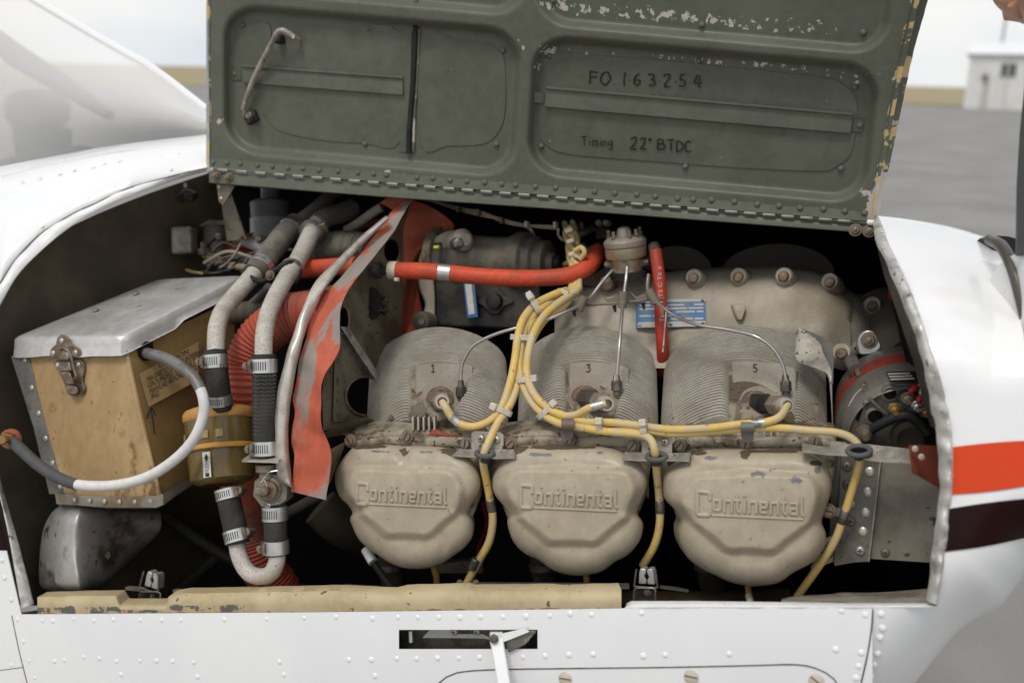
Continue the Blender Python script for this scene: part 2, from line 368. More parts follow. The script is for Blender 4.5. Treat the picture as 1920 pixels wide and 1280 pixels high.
patch2(mb, LIPR, cr(iR, 4), TOPC, [(1757, 1135), (1878, 1135)], noseo, 46, 70)
rows = []
for j in range(30):
    y = 1135+185*j/29; xl = lerp(1637, 1608, j/29); xr = interp(sorted((b, a) for a, b in SILC), y)
    xf = [(120*i/14.)/241. for i in range(14)]+[(120+121*(1-(1-i/46)**1.6))/241. for i in range(47)]; row = [P(lerp(xl, xr, f), y, noseo(lerp(xl, xr, f), y)) for f in xf]
    rows.append(row)
mb.grid(rows); nco = mb.build('nose_cowl', WHITE, FU, sharp=60)
bm = bmesh.new(); bm.from_mesh(nco.data); bmesh.ops.remove_doubles(bm, verts=bm.verts, dist=2e-5); bmesh.ops.recalc_face_normals(bm, faces=bm.faces); bm.to_mesh(nco.data); bm.free(); nco.data.set_sharp_from_angle(angle=math.radians(60))
def stripe(name, mat, tl, tr, bl, br):
    m2 = MB(); rows = []
    for j in range(9):
        v = j/8; r = []
        for i in range(21):
            u = i/20; yt = lerp(tl[1], tr[1], u)-6*math.sin(math.pi*u)*.3; yb = lerp(bl[1], br[1], u)+3*math.sin(math.pi*u)
            x = lerp(lerp(tl[0], bl[0], v), lerp(tr[0], br[0], v), u); y = lerp(yt, yb, v)
            r.append(P(x, y, noseo(x, y)-.0012))
        rows.append(r)
    m2.grid(rows); return m2.build(name, mat, FU)
stripe('orange_stripe', ORANGE, (1785, 838), (1938, 825), (1783, 927), (1940, 908))
stripe('maroon_stripe', MAROON, (1781, 953), (1940, 933), (1772, 1034), (1932, 1006))
# edge metal round the opening
def ribbon(mb, A, B_, n, oA, oB, bulge=0., k=6, th=None, wob=0., wsc=.02, seed=0.):
    A = resample([Vector(p[:2]) for p in A], n); B_ = resample([Vector(p[:2]) for p in B_], n); rows = []
    for i in range(n):
        r = []
        for j in range(k+1):
            s_ = j/k; q = A[i].lerp(B_[i], s_); oa = oA(A[i].x, A[i].y) if callable(oA) else oA; ob = oB(B_[i].x, B_[i].y) if callable(oB) else oB
            o = lerp(oa, ob, s_)-bulge*math.sqrt(max(0, 1-(2*s_-1)**2))+wob*nz2(q.x, q.y, wsc, seed)
            r.append(P(q.x, q.y, o))
        rows.append(r)
    if th: mb.shell(rows, th)
    else: mb.grid(rows)
    return rows
LIPI = cr([(1637, 416), (1645, 455), (1668, 505), (1695, 570), (1722, 645), (1740, 720), (1752, 790), (1759, 830), (1763, 900), (1759, 960), (1752, 1010), (1745, 1070), (1738, 1126)], 5)
LIPI = [Vector((p.x+3*nz2(p.x, p.y, .03), p.y)) for p in LIPI]
mb = MB(); ribbon(mb, LIPI, [(p[0]+1.5, p[1]) for p in LIPR], 110, lambda x, y: PROF(y)+.006, lambda x, y: PROF(y)-.001, .006, 5, .002, .008, .035, 4.)
mb.build('opening_edge', ALUSEAL, FU)
mb = MB(); ribbon(mb, [(1640, 440), (1660, 520), (1685, 590), (1715, 680), (1734, 760), (1746, 800)], [p for p in LIPI if p.y < 805], 40, lambda x, y: PROF(y)+.05, lambda x, y: PROF(y)+.009, 0, 2, .002)
mb.build('inner_flange', BLACKM, FU)
# upper deck skin left of the door
LOW = [(388, 315), (330, 328), (240, 353), (180, 380), (137, 400), (100, 422), (69, 444), (30, 485), (0, 530), (-40, 600)]
UPW = [(388, 252), (300, 262), (200, 275), (100, 293), (0, 312), (-40, 320)]
def lowo(x, y): return interp([(315, .22), (353, .13), (400, .07), (444, .03), (530, -.025), (600, -.045)], y)
a = resample(cr(LOW, 5), 60); b_ = resample(cr(UPW, 5), 60); rows = []
def decko(i, v):
    o0 = lowo(a[i].x, a[i].y); o1 = interp([(-40, .30), (388, .40)], a[i].x)
    return lerp(o0, o1, 1-math.sqrt(max(0, 1-v**1.7)))
for j in range(25):
    v = j/24; rows.append([P(a[i].lerp(b_[i], v).x, a[i].lerp(b_[i], v).y, decko(i, v)) for i in range(60)])
mb = MB().grid(rows); mb.build('upper_deck_skin', WHITE, FU, sharp=60)
INN = [(386, 321), (330, 337), (240, 369), (180, 397), (137, 421), (86, 461), (34, 513), (0, 570), (-30, 625)]
mb = MB(); ribbon(mb, cr(LOW, 5), cr(INN, 5), 70, lambda x, y: lowo(x, y)-.001, lambda x, y: lowo(x, y-10)+.006, .003, 4, .002, .003, .03)
mb.build('door_land', WHITE2, FU)
mb = MB(); mb.tube([P(p.x, p.y, lowo(p.x, p.y)-.0015) for p in resample(cr(LOW, 5), 60)], .0011, 6); mb.build('sealant_bead', STRAPM, FU)
# seam with rivets along the deck
sm = [(388, 283), (300, 292), (200, 304), (100, 324), (0, 348)]
def deckp(x, y, lift=-.0006):
    best = min(range(60), key=lambda i: abs(a[i].x-x)); v = clamp((a[best].y-y)/max(1e-6, a[best].y-b_[best].y))
    return P(x, y, decko(best, v)+lift)
mb = MB(); mb.tube([deckp(p.x, p.y, 0) for p in resample(cr([(p[0], p[1]-17) for p in sm], 5), 60)], .0009, 6); mb.build('lap_seam', WHITE2, FU)
DOME = MB().lathe(Vector(), Vector((0, 0, 1)), [(1, -.1), (.97, .10), (.8, .24), (.5, .34), (.12, .38)], 14)
def mesh_of(mbx, name, mat):
    o = mbx.build(name, mat, org=Vector()); me = o.data; bpy.data.objects.remove(o); return me
ME_RIVW = mesh_of(DOME, 'painted_rivet', WHITE)
DOMET = MB().lathe(Vector(), Vector((0, 0, 1)), [(1, -.1), (.98, .2), (.8, .5), (.5, .68), (.12, .75)], 12)
ME_RIVG = mesh_of(DOMET, 'green_rivet', GREEN2); ME_RIVM = mesh_of(DOME, 'metal_rivet', RIVETM); ME_RIVD = mesh_of(DOME, 'dark_rivet', STEELD)
def screwmesh(name, mat, kind):
    mbx = MB(); z = Vector((0, 0, 1))
    if kind == 'slot':
        mbx.lathe(Vector(), z, [(1.35, -.3), (1.4, -.1), (1.3, .05), (1., .08), (1., .55), (.9, .7)], 18)
        o = mbx.build(name, mat, org=Vector())
        d = MB(); d.box(Vector((0, 0, .68)), Vector((.86, 0, 0)), Vector((0, .13, 0)), Vector((0, 0, .06)))
    elif kind == 'phillips':
        mbx.lathe(Vector(), z, [(1, -.2), (1, .05), (.9, .3), (.6, .48), (.2, .52)], 18); o = mbx.build(name, mat, org=Vector())
        d = MB(); d.box(Vector((0, 0, .47)), Vector((.55, 0, 0)), Vector((0, .12, 0)), Vector((0, 0, .06))); d.box(Vector((0, 0, .473)), Vector((.12, 0, 0)), Vector((0, .55, 0)), Vector((0, 0, .06)))
    elif kind == 'hex':
        mbx.lathe(Vector(), z, [(1.5, -.3), (1.5, 0), (1.42, .12)], 18); mbx.lathe(Vector((0, 0, .1)), z, [(1.05, 0), (1.05, .7), (.9, .85)], 6); mbx.lathe(Vector((0, 0, .9)), z, [(.5, 0), (.5, .35), (.4, .42)], 10)
        o = mbx.build(name, mat, org=Vector()); d = None
    elif kind == 'flush':
        mbx.lathe(Vector(), z, [(1, -.2), (1, .06), (.94, .1)], 20); o = mbx.build(name, mat, org=Vector())
        d = MB(); d.box(Vector((0, 0, .1)), Vector((.85, 0, 0)), Vector((0, .11, 0)), Vector((0, 0, .03)))
    me = o.data
    if d:
        n0 = len(me.vertices); od = d.build('s', MARKER, org=Vector()); bm = bmesh.new(); bm.from_mesh(me); nf = len(bm.faces); bm.from_mesh(od.data)
        bm.faces.ensure_lookup_table()
        for f in bm.faces[nf:]: f.material_index = 1
        bm.to_mesh(me); bm.free(); me.materials.append(RUSTB if kind == 'flush' else MARKER); bpy.data.objects.remove(od)
    bpy.data.objects.remove(o); return me
SLOT = screwmesh('slotted_screw', ZINC, 'slot'); SLOTR = screwmesh('rusty_slotted_screw', RUSTB, 'slot'); PHIL = screwmesh('phillips_screw', mk('screw_steel', (.45, .42, .38), .4, .7), 'phillips')
PHILD = screwmesh('dark_phillips_screw', ZINC, 'phillips'); HEX = screwmesh('hex_bolt', ZINC, 'hex'); FLUSH = screwmesh('flush_screw', mk('cream_screw', (.62, .57, .49), .4, .2, c2=(.45, .36, .26), s2=120), 'flush')
for x, y in [(41, 340), (74, 333), (112, 326), (139, 319), (175, 314), (196, 307), (225, 302), (262, 297), (300, 292), (335, 288)]:
    inst(ME_RIVW, 'rivet', FU, deckp(x, y), (UP*.9+EN*.5).normalized(), .0033)
for x, y in [(18, 480), (48, 449), (79, 424), (120, 398), (165, 372), (215, 350), (262, 333), (320, 318)]:
    inst(ME_RIVW, 'rivet', FU, deckp(x, y), (UP*.6+EN*.8).normalized(), .003)
# frame strip at the aft lower corner, and the skin outside it
mb = MB(); ribbon(mb, cr([(-14, 880), (12, 985), (40, 1140)], 5), cr([(-8, 862), (0, 905), (30, 1010), (62, 1132)], 5), 30, -.045, -.03, .003, 4, .003, .004, .03); mb.build('frame_strip', ALUSEAL, FU)
mb = MB().sheet([(-520, 1032), (12, 1032), (40, 1152), (-520, 1152)], -.046, .002); mb.build('aft_side_skin', WHITE, FU)
mb = MB().sheet([(-520, 940), (-4, 968), (12, 1031), (-520, 1015)], -.0465, .002); mb.build('maroon_stripe', MAROON, FU)
mb = MB().sheet([(-520, 640), (-24, 640), (-12, 880), (-4, 966), (-520, 1032)], -.0455, .002); mb.build('aft_side_skin', WHITE, FU)
rows = []
for j in range(15):
    v = j/14; rows.append([P(x, lerp(lerp(318, 330, clamp(-x/500.)), 642, v), -.045+.33*(1-math.sqrt(1-(1-v)**2))) for x in [-520+35*i for i in range(14)]+[-38]])
mb = MB().grid(rows); mb.build('aft_deck_skin', WHITE, FU)
for x, y in [(8, 1083), (20, 1124), (3, 1050)]: inst(ME_RIVW, 'rivet', FU, P(x, y, -.047), EN, .0033)
# lower panel with the latch slot
def lowo2(x, y): return interp([(0, -.046), (1000, -.05), (1640, noseo(1640, 1145))], x)+.1*(1-math.sqrt(1-clamp((y-1140)/420.)**2))
def ytopl(x): return interp([(-520, 1152), (30, 1151), (300, 1149), (600, 1147), (1165, 1140), (1200, 1138), (1637, 1138)], x)
xs = [-520, -300, -60, -20, 20, 60]+[60+43*i for i in range(1, 16)]+[748]+[748+26*i for i in range(1, 10)]+[1008]+[1008+37*i for i in range(1, 17)]+[1619, 1636]
ys = [0, .03, .12]+[None]*2
mb = MB(); yl = [0, 4, 14, 26, 40, 52, 65, 76, 90, 105, 122, 140, 160, 180]
def yy(x, k):
    base = ytopl(x)
    if k == 4: return 1180.
    if k == 7: return 1216.
    if k < 4: return lerp(base, 1180, k/4.)
    if k < 7: return lerp(1180, 1216, (k-4)/3.)
    return lerp(1216, 1325, (k-7)/6.)
for i in range(len(xs)-1):
    for k in range(13):
        if 4 <= k < 7 and 748 <= xs[i] < 1008: continue
        q = [(xs[i], yy(xs[i], k)), (xs[i+1], yy(xs[i+1], k)), (xs[i+1], yy(xs[i+1], k+1)), (xs[i], yy(xs[i], k+1))]
        mb.add([P(x, y, lowo2(x, y)) for x, y in q], [(0, 1, 2, 3)])
bm_me = mb.build('lower_panel', WHITE, FU, sharp=60)
bm = bmesh.new(); bm.from_mesh(bm_me.data); bmesh.ops.remove_doubles(bm, verts=bm.verts, dist=1e-5); bmesh.ops.recalc_face_normals(bm, faces=bm.faces); bm.to_mesh(bm_me.data); bm.free()
bm_me.data.set_sharp_from_angle(angle=math.radians(60))
# slot recess
mb = MB(); q = [(746, 1178), (1010, 1178), (1010, 1218), (746, 1218)]
fr = [P(x, y, lowo2(x, y)+.0005) for x, y in q]; bk = [P(x, y, lowo2(x, y)+.035) for x, y in q]
mb.add(fr+bk, [(0, 1, 5, 4), (1, 2, 6, 5), (2, 3, 7, 6), (3, 0, 4, 7), (4, 5, 6, 7)]); mb.build('latch_recess', STEELD, FU)
mb = MB().sheet([(806, 1180), (845, 1180), (848, 1188), (905, 1188), (930, 1200), (905, 1196), (792, 1195)], lambda x, y: lowo2(x, y)+.012, .002); mb.build('latch_plate', ALU, FU)
for x, y in [(852, 1184), (894, 1184)]: inst(PHIL, 'screw', FU, P(x, y, lowo2(x, y)+.011), EN, .0042)
mb = MB().tube([P(770, 1182, lowo2(770, 1182)+.008), P(771, 1203, lowo2(771, 1203)+.008)], .0028, 10); mb.build('latch_pin', ALU, FU)
def seam(pts, r=.0008, name='panel_seam', mat=STEELD):
    m2 = MB(); m2.tube([P(p.x, p.y, lowo2(p.x, p.y)-.0001) for p in resample(cr(pts, 5), 40)], r, 6); return m2.build(name, mat, FU)
seam([(1637, 1141), (1634, 1180), (1626, 1230), (1610, 1300)]); seam([(22, 1153), (36, 1220), (56, 1300)]); seam([(48, 1153), (62, 1220), (80, 1300)], .0006, 'panel_seam', WHITE2)
seam([(815, 1300), (822, 1280), (840, 1267), (870, 1258), (950, 1254), (1100, 1252), (1260, 1250), (1400, 1247), (1490, 1245), (1530, 1252), (1560, 1268), (1575, 1290)]); seam([(-40, 1262), (0, 1256), (44, 1250)], .0006)
for i, (x, y) in enumerate([(1060, 1272), (1296, 1268), (1531, 1276)]): inst(FLUSH, 'screw', FU, P(x, y, lowo2(x, y)-.0003), EN, .0078, [.1, .05, -.5][i])
RV = [(33,1161),(79,1163),(99,1164),(138,1160),(176,1163),(212,1161),(263,1162),(303,1162),(339,1162),(420,1161),(500,1160),(570,1158),(630,1156),(698,1159),(746,1157),(783,1157),(823,1157),(862,1157),(901,1156),(943,1156),(986,1155),(1031,1154),(1069,1150),(1109,1152),(1203,1149),(1578,1145),(1622,1152),(1605,1270),(1610,1248),(1615,1223),(1567,1217),(1367,1225),(44,1202),(55,1238),(65,1270),(21,1246),(102,1239),(120,1237),(156,1231),(186,1234),(218,1239),(262,1238),(293,1238),(323,1239),(363,1241),(524,1240),(654,1236),(227,1264),(370,1268),(532,1264),(696,1236),(744,1234),(781,1234),(820,1233),(860,1233),(899,1232),(980,1231),(1022,1229),(1066,1227),(1112,1226),(1206,1229),(1247,1227),(703,1266)]
for x, y in RV: inst(ME_RIVW, 'rivet', FU, P(x, y, lowo2(x, y)), EN, .0033*random.uniform(.85, 1.1))
for x, y in [(1652,1150),(1654,1176),(1649,1193),(1644,1223),(1637,1244),(1632,1266)]: inst(ME_RIVW, 'rivet', FU, P(x, y, noseo(x, y)), EN, .0036)
# tan sill strip and white sill lip
top = [(70, 1119), (140, 1117), (217, 1116), (219, 1118), (226, 1131), (230, 1132), (308, 1132), (312, 1131), (315, 1119), (319, 1116), (345, 1112), (480, 1110), (640, 1107), (740, 1112), (760, 1107), (880, 1104), (890, 1107), (1040, 1106), (1060, 1108), (1165, 1105)]
bot = [(x, ytopl(x)-.5) for x, y in top]
tt = [Vector(p) for p in top]; rows = []; wr = []; pr_ = []
N_ = 760
tt2 = resample(tt, N_)
for j in range(7):
    s_ = j/6; r = []
    for i in range(N_):
        x = tt2[i].x; y = lerp(tt2[i].y+.7*nz2(x, 0, .03), ytopl(x)-.5, s_)
        r.append(P(x, y, lowo2(x, 1150)+.007*(1-s_)**4-.0015*math.sin(math.pi*s_)+.0003*nz2(x, y, .05)))
        wr.append((.50 if x < 460 and s_ > .5 else .28)*(1-abs(s_-.75)) if x < 520 else (.27 if s_ > .3 else .2)); pr_.append(.42*max(0, s_*2-1)**2)
    rows.append(r)
rows = [[p+FW*.03 for p in rows[0]]]+rows; wr = [0.]*N_+wr; pr_ = [0.]*N_+pr_
mb = MB().grid(rows); mb.build('tan_sill', TANSILL, FU, attr={'wear': wr, 'primer': pr_})
mb = MB(); ribbon(mb, [(1172, 1140), (1176, 1130), (1182, 1127), (1300, 1127), (1470, 1129), (1600, 1131), (1740, 1131)], [(1172, 1139.5), (1176, 1139), (1182, 1138.5), (1300, 1138), (1470, 1138), (1600, 1138), (1757, 1137)], 60, lambda x, y: lowo2(x, 1150)+.012, lambda x, y: lowo2(x, 1150)-.001, .003, 5, .002, .002, .04)
mb.build('white_sill', WHITE2, FU)
mb = MB(); ribbon(mb, cr([(1466, 1124), (1490, 1118), (1560, 1114), (1580, 1111), (1650, 1111), (1742, 1104)], 4), [(1466, 1129), (1560, 1131), (1742, 1132)], 40, .06, -.02, .004, 5, .002, .003, .03); mb.build('inner_ledge', ALUD, FU)
# engine bay lining
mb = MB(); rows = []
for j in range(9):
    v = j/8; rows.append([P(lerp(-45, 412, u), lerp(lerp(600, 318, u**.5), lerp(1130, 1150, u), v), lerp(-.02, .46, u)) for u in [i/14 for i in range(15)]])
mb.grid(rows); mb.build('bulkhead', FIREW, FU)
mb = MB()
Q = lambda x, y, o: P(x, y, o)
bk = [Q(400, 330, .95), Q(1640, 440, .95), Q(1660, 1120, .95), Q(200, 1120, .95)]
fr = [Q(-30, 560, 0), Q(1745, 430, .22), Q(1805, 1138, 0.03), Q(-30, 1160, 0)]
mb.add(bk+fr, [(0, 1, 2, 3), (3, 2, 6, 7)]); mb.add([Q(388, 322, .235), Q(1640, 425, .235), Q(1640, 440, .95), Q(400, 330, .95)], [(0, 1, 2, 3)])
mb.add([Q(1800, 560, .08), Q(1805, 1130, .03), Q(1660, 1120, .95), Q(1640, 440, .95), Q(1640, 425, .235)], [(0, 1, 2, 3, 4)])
mb.build('bay_lining', BLACKI, FU, recalc=False)  # the bay's deep shade is painted on as black walls, floor and roof
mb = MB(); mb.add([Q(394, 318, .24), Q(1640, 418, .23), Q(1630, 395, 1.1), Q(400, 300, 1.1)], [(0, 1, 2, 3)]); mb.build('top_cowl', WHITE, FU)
# hinge beam under the door
def hy(x): return 319+(x-418)*.0817        # knuckle line
mb = MB(); rows = []
for s_, o in [(0, .222), (.06, .216), (.5, .214), (.94, .214), (1, .218)]:
    rows.append([P(x, lerp(hy(x)+3, interp([(390, 343), (438, 347), (724, 370), (1040, 392), (1629, 437), (1640, 440)], x), s_), o) for x in [392+31.2*i for i in range(41)]])
mb.shell(rows, .004); mb.build('hinge_beam', GREEN2, FU)
for x, y in [(406, 330), (429, 333), (1604, 431), (1630, 433)]: inst(HEX, 'bolt', FU, P(x, y, .213), EN, .0055)
mb = MB().sheet([(406, 345), (440, 348), (418, 385), (410, 378)], .23, .003); mb.build('gusset', DIRTYM, FU)
mb = MB().sheet([(410, 345), (428, 347), (462, 448), (425, 452)], .30, .006); mb.build('bay_strut', DIRTYM, FU)
for x, y in [(410, 350), (414, 372)]: inst(ME_RIVM, 'rivet', FU, P(x, y, .229), EN, .003)
# windshield, frame and what shows through it
mb = MB(); rows = []
Wd = resample([Vector(p) for p in [(-520, -400), (60, -2), (200, 80), (290, 130), (388, 207)]], 24); Wb = resample([Vector(p) for p in [(-520, 330), (-70, 318), (0, 311), (100, 292), (200, 274), (388, 251)]], 24)
for j in range(8):
    rows.append([P(Wd[i].lerp(Wb[i], j/7).x, Wd[i].lerp(Wb[i], j/7).y, .43-.06*math.sin(math.pi*j/7)+.05*(1-i/23)) for i in range(24)])
mb.shell(rows, .004); mb.build('windshield', GLASS, FU)
mb = MB(); mb.tube([P(p.x, p.y, .435+.05*(1-i/23)) for i, p in enumerate(Wd)], .008, 8); mb.build('windshield_frame', WHITE, FU)
mb = MB(); mb.tube([P(-70, 30, 1.1), P(30, 105, 1.0), P(120, 160, .9), P(205, 216, .8)], [.03, .03, .024, .012], 10); mb.build('window_post', GREYI, FU)
mb = MB().sheet([(-70, 330), (0, 300), (60, 284), (150, 272), (170, 276), (0, 312)], .52, .02); mb.build('glareshield', STEELD, FU)
hr = MB(); rows = []
for s_ in [i/10 for i in range(11)]:
    z = -1+2*s_; w = 60*(1-abs(z)**3.2)**.5 if abs(z) < 1 else 3
    rows.append([P(70+max(w, 4)*math.cos(q), 207+40*z+0, 1.25)+FW*(.05*math.sin(q)*max(w, 4)/60) for q in [2*math.pi*k/20 for k in range(20)]])
hr.grid(rows, True, True, True)
hd = thing('seat_headrest', 'round grey seat headrest seen through the hazy windshield', 'headrest', P(70, 250, 1.25))
hr.build('cushion', GREYI, hd); mb = MB().sheet([(22, 235), (118, 235), (112, 300), (30, 300)], 1.25, .06); mb.build('seat_back', GREYI, hd)
# air inlet edge, spinner and propeller at the far right
mb = MB(); mb.tube([P(*p) for p in cr([(1856, 449, .06), (1878, 462, .03), (1898, 500, .0), (1914, 556, -.01), (1932, 640, -.01), (1945, 760, 0)], 5)], .006, 10); mb.build('inlet_ring', mk('inlet_metal', (.10, .09, .075), .35, .3), FU)
mb = MB().sheet([(1856, 446), (1862, 441), (1890, 443), (1922, 452), (1990, 520), (1990, 760), (1935, 700), (1905, 580), (1880, 490)], .12, .03); mb.build('inlet_duct', BLACK, FU)
pr = thing('propeller', 'dark grey propeller blade standing at the right edge beside the nose', 'propeller', P(1950, 500, -.02))
bl = MB(); rows = []
for y in [-140, 0, 100, 160, 250, 350, 430, 480]:
    xl = interp([(-140, 1936), (160, 1921), (250, 1912), (350, 1906), (480, 1904)], y); w = 85
    rows.append([P(xl+w*(.5-.5*math.cos(q)), y, -.02+(.012*math.sin(q))+.05*(.5-.5*math.cos(q))) for q in [2*math.pi*k/18 for k in range(18)]])
bl.grid(rows, True, True, True); bl.build('blade', mk('blade_grey', (.055, .058, .056), .45), pr)
sp = MB(); rows = []
for i in range(10):
    t = i/9; rows.append([P(1960, 640, 0)+RT*S(10+60*t, 1960)+(UP*math.cos(q)-FW*math.sin(q)).normalized()*S(165*math.sqrt(max(0.0004, 1-t*t)), 1960)+RT*(-S(62, 1960)) for q in [2*math.pi*k/32 for k in range(32)]])
sp.grid(rows, True, True, True); sp.build('spinner', WHITE2, pr)
# ------------------------------------------------------------------ cowl door, open above the bay
DO = thing('cowl_door', 'open olive green cowl door with flaked paint and handwritten firing order', 'cowl door', P(1000, 365, .215))
def dooro(x, y): return .215-.10*(hy(x)-y)/400.
def rr(x, y, x0, x1, y0, y1, r):
    cx, cy, hxx, hyy = (x0+x1)/2, (y0+y1)/2, (x1-x0)/2-r, (y1-y0)/2-r
    dx, dy = abs(x-cx)-hxx, abs(y-cy)-hyy
    return math.hypot(max(dx, 0), max(dy, 0))+min(max(dx, dy), 0)-r
def dcoord(x, y):
    y1 = y-.0885*(x-1000); return x-(400-y1)*.12*(x-420)/1220., y1
POCK = [(424, 958, 62, 331, 62), (986, 1609, 69, 322, 62), (986, 1612, -300, 40, 60), (424, 958, -300, 28, 55)]
def pocket(x, y):
    a_, b__ = dcoord(x, y); h = 0
    for x0, x1, y0, y1, r in POCK:
        d = rr(a_, b__, x0, x1, y0, y1, r); h = max(h, sst((8-d)/19.))
    return h
def pan(x, y): return dooro(x, y)+.020*pocket(x, y)
def xl_(y): return interp([(-170, 386), (0, 389), (318, 392)], y)
def xr_(y): return interp([(-170, 1752), (0, 1712), (86, 1692), (220, 1666), (289, 1652), (330, 1644), (420, 1636)], y)
NI, NJ = 330, 150
rows = []; wear = []; prim = []
for j in range(NJ+1):
    v = j/NJ; r = []
    for i in range(NI+1):
        u = i/NI; y0 = lerp(-178, hy(1000)-4-36+0, v); xa = xl_(y0); x = lerp(xa, xr_(lerp(-178, 372, v)+0), u)
        yb = hy(x)-3; y = lerp(-230+.08*(x-400), yb, v)
        r.append(P(x, y, pan(x, y)+.0006*nz2(x, y, .012)))
        a_, b__ = dcoord(x, y); w = .0
        if x > 960:
            g = lambda cx, cy, rx, ry: math.exp(-((x-cx)/rx)**2-((y-cy)/ry)**2)
            band = math.exp(-((b__-8)/26.)**2)*(.40 if x > 1000 else 0)*clamp((1720-x)/200., .4, 1)
            band2 = math.exp(-((b__-86)/20.)**2)*.34+math.exp(-((b__-205)/40)**2)*.29*sst((x-1200)/150.)
            w = max(band, band2, .42*g(1030, 95, 38, 24), .42*g(1008, 125, 12, 22), .40*g(1605, 150, 28, 26), .30*g(1560, 262, 22, 10), .5*g(1625, 365, 26, 24)+.0, .30*g(1470, 250, 60, 16), .13)
            if x+.42*y > 1788 and y > 318: w = .75
        else:
            w = .04
            if 398 < x < 424 and 205 < y < 245: w = .50*math.exp(-((x-411)/9)**2-((y-226)/16)**2)
            if b__ > 342 and abs(x-740) < 22: w = .40
            if b__ < 45 and x > 600: w = .2
        wear.append(w); e_ = min(x-xl_(y), xr_(y)-x)
        prim.append(.12 if e_ > 5 else .40)
    rows.append(r)
mb = MB(); fr = rows
mb.grid(fr); n0 = len(mb.v); bk = [[p+FW*.02+UP*.002 for p in (r[0], r[len(r)//2], r[-1])] for r in (fr[0], fr[NJ//2], fr[-1])]
mb.build('inner_skin', GREEN, DO, sharp=60, attr={'wear': wear, 'primer': prim})
# white outer skin of the door, a little behind the inner skin
mb = MB(); rows2 = []
for j in range(13):
    v = j/12; r = []
    for i in range(21):
        u = i/20; ya = lerp(-178, 372, v); x = lerp(xl_(ya)+4, xr_(ya)+lerp(18, 2, v), u); y = lerp(-226+.08*(x-400), hy(x)-8, v)
        r.append(P(x, y, dooro(x, y)+.022+.05*math.sin(math.pi*v)))
    rows2.append(r)
mb.shell(rows2, .002); mb.build('outer_skin', WHITE, DO)
# edge flanges
mb = MB(); rows = []; wr = []; pm = []
for j in range(90):
    y = lerp(-180, 404, j/89.); xi = xr_(y)-1; xo = interp([(-180, 1775), (0, 1740), (96, 1713), (220, 1687), (296, 1671), (344, 1659), (404, 1647)], y)+1.0*nz2(3, y, .05)
    rows.append([P(lerp(xi, xo, s_), y, dooro(xi, y)-.0015+.010*s_) for s_ in [0, .2, .4, .6, .8, 1]])
    pk = .43*math.exp(-((y-130)/52)**2)+.5*math.exp(-((y-250)/26)**2)+.44*math.exp(-((y-305)/20)**2)+.3*math.exp(-((y-30)/14)**2)
    for s_ in range(6): wr.append(.1+(.62 if y > 322 else 0)+.35*math.exp(-((y-232)/12)**2)); pm.append(clamp(pk+(.06 if 1 < s_ else 0), 0, .52))
mb = MB().grid(rows); mb.build('edge_flange', GREEN, DO, attr={'wear': wr, 'primer': pm})
BLUEG = mk('grey_blue_paint', (.30, .33, .35), .5, wear=[((.56, .43, .22), 50., 'primer')])
mb = MB(); rows = []; pm = []
for j in range(60):
    y = lerp(-180, 316, j/59.); rows.append([P(lerp(386.5, 392.5, s_), y, dooro(392, y)+.012*(1-s_)-.0015) for s_ in [0, .33, .66, 1]])
    for s_ in range(4): pm.append((.46 if (165 < y < 192 or y > 225 or y < 40) else .2)*(1 if s_ else .7))
mb = MB().grid(rows); mb.build('edge_flange', BLUEG, DO, attr={'primer': pm})
# hinge leaf, rivets, knuckles
mb = MB(); rows = []
for s_, o in [(0, -.001), (0, -.005), (1, -.005), (1, 0.)]:
    rows.append([P(x, lerp(interp([(398, 290), (1640, 392)], x), hy(x)-3, s_), dooro(x, hy(x))+o) for x in [394+41*i for i in range(31)]])
mb.grid(rows); mb.build('hinge_leaf', GREEN2, DO)
for x, y in [(400,305),(426,306),(451,307),(483,310),(511,312),(540,315),(568,316),(599,319),(634,321),(671,324),(701,326),(725,328),(782,333),(812,334),(844,338),(876,340),(909,342),(941,345),(967,347),(1004,350),(1042,352),(1078,356),(1115,359),(1153,362),(1194,365),(1229,368),(1271,372),(1300,374),(1334,375),(1377,378),(1420,383),(1461,386),(1500,390),(1544,392),(1584,396),(1621,399)]:
    inst(ME_RIVG, 'rivet', DO, P(x, y, dooro(x, hy(x))-.0048), EN, .0042)
KN = MB().lathe(Vector((0, 0, -1)), Vector((0, 0, 1)), [(.2, 0), (.25, .06), (.25, 1.94), (.2, 2)], 14)
ME_KN = mesh_of(KN, 'hinge_knuckle', mk('worn_hinge', (.34, .32, .265), .45, .2, c2=(.16, .165, .13), s2=40, lo=.5, hi=.62))
ax = (P(1500, hy(1500), .215)-P(500, hy(500), .215)).normalized()
for i in range(34):
    x = 418+35.3*i; inst(ME_KN, 'hinge_knuckle', DO, P(x, hy(x), .211), ax, S(11.5, x, .21))
mb = MB(); mb.tube([P(400, hy(400), .213), P(1640, hy(1640), .213)], S(3., 1000, .2), 10); mb.build('hinge_pin', STEELD, DO)
mb = MB().tube([P(1627, hy(1627)-1, .208), P(1643, hy(1643)-1, .206)], S(5.5, 1640, .2), 12); mb.build('hinge_end', WHITE2, DO)
for x, y in [(455,47),(691,54),(943,95),(440,139),(684,270),(931,271),(1008,181),(1015,274),(1030,105),(1310,114),(1603,163),(1612,235),(1285,312),(1577,316),(1316,47),(1619,61),(1036,2),(780,2)]:
    inst(ME_RIVG, 'rivet', DO, P(x, y, pan(x, y)-.0008), EN, .0040)
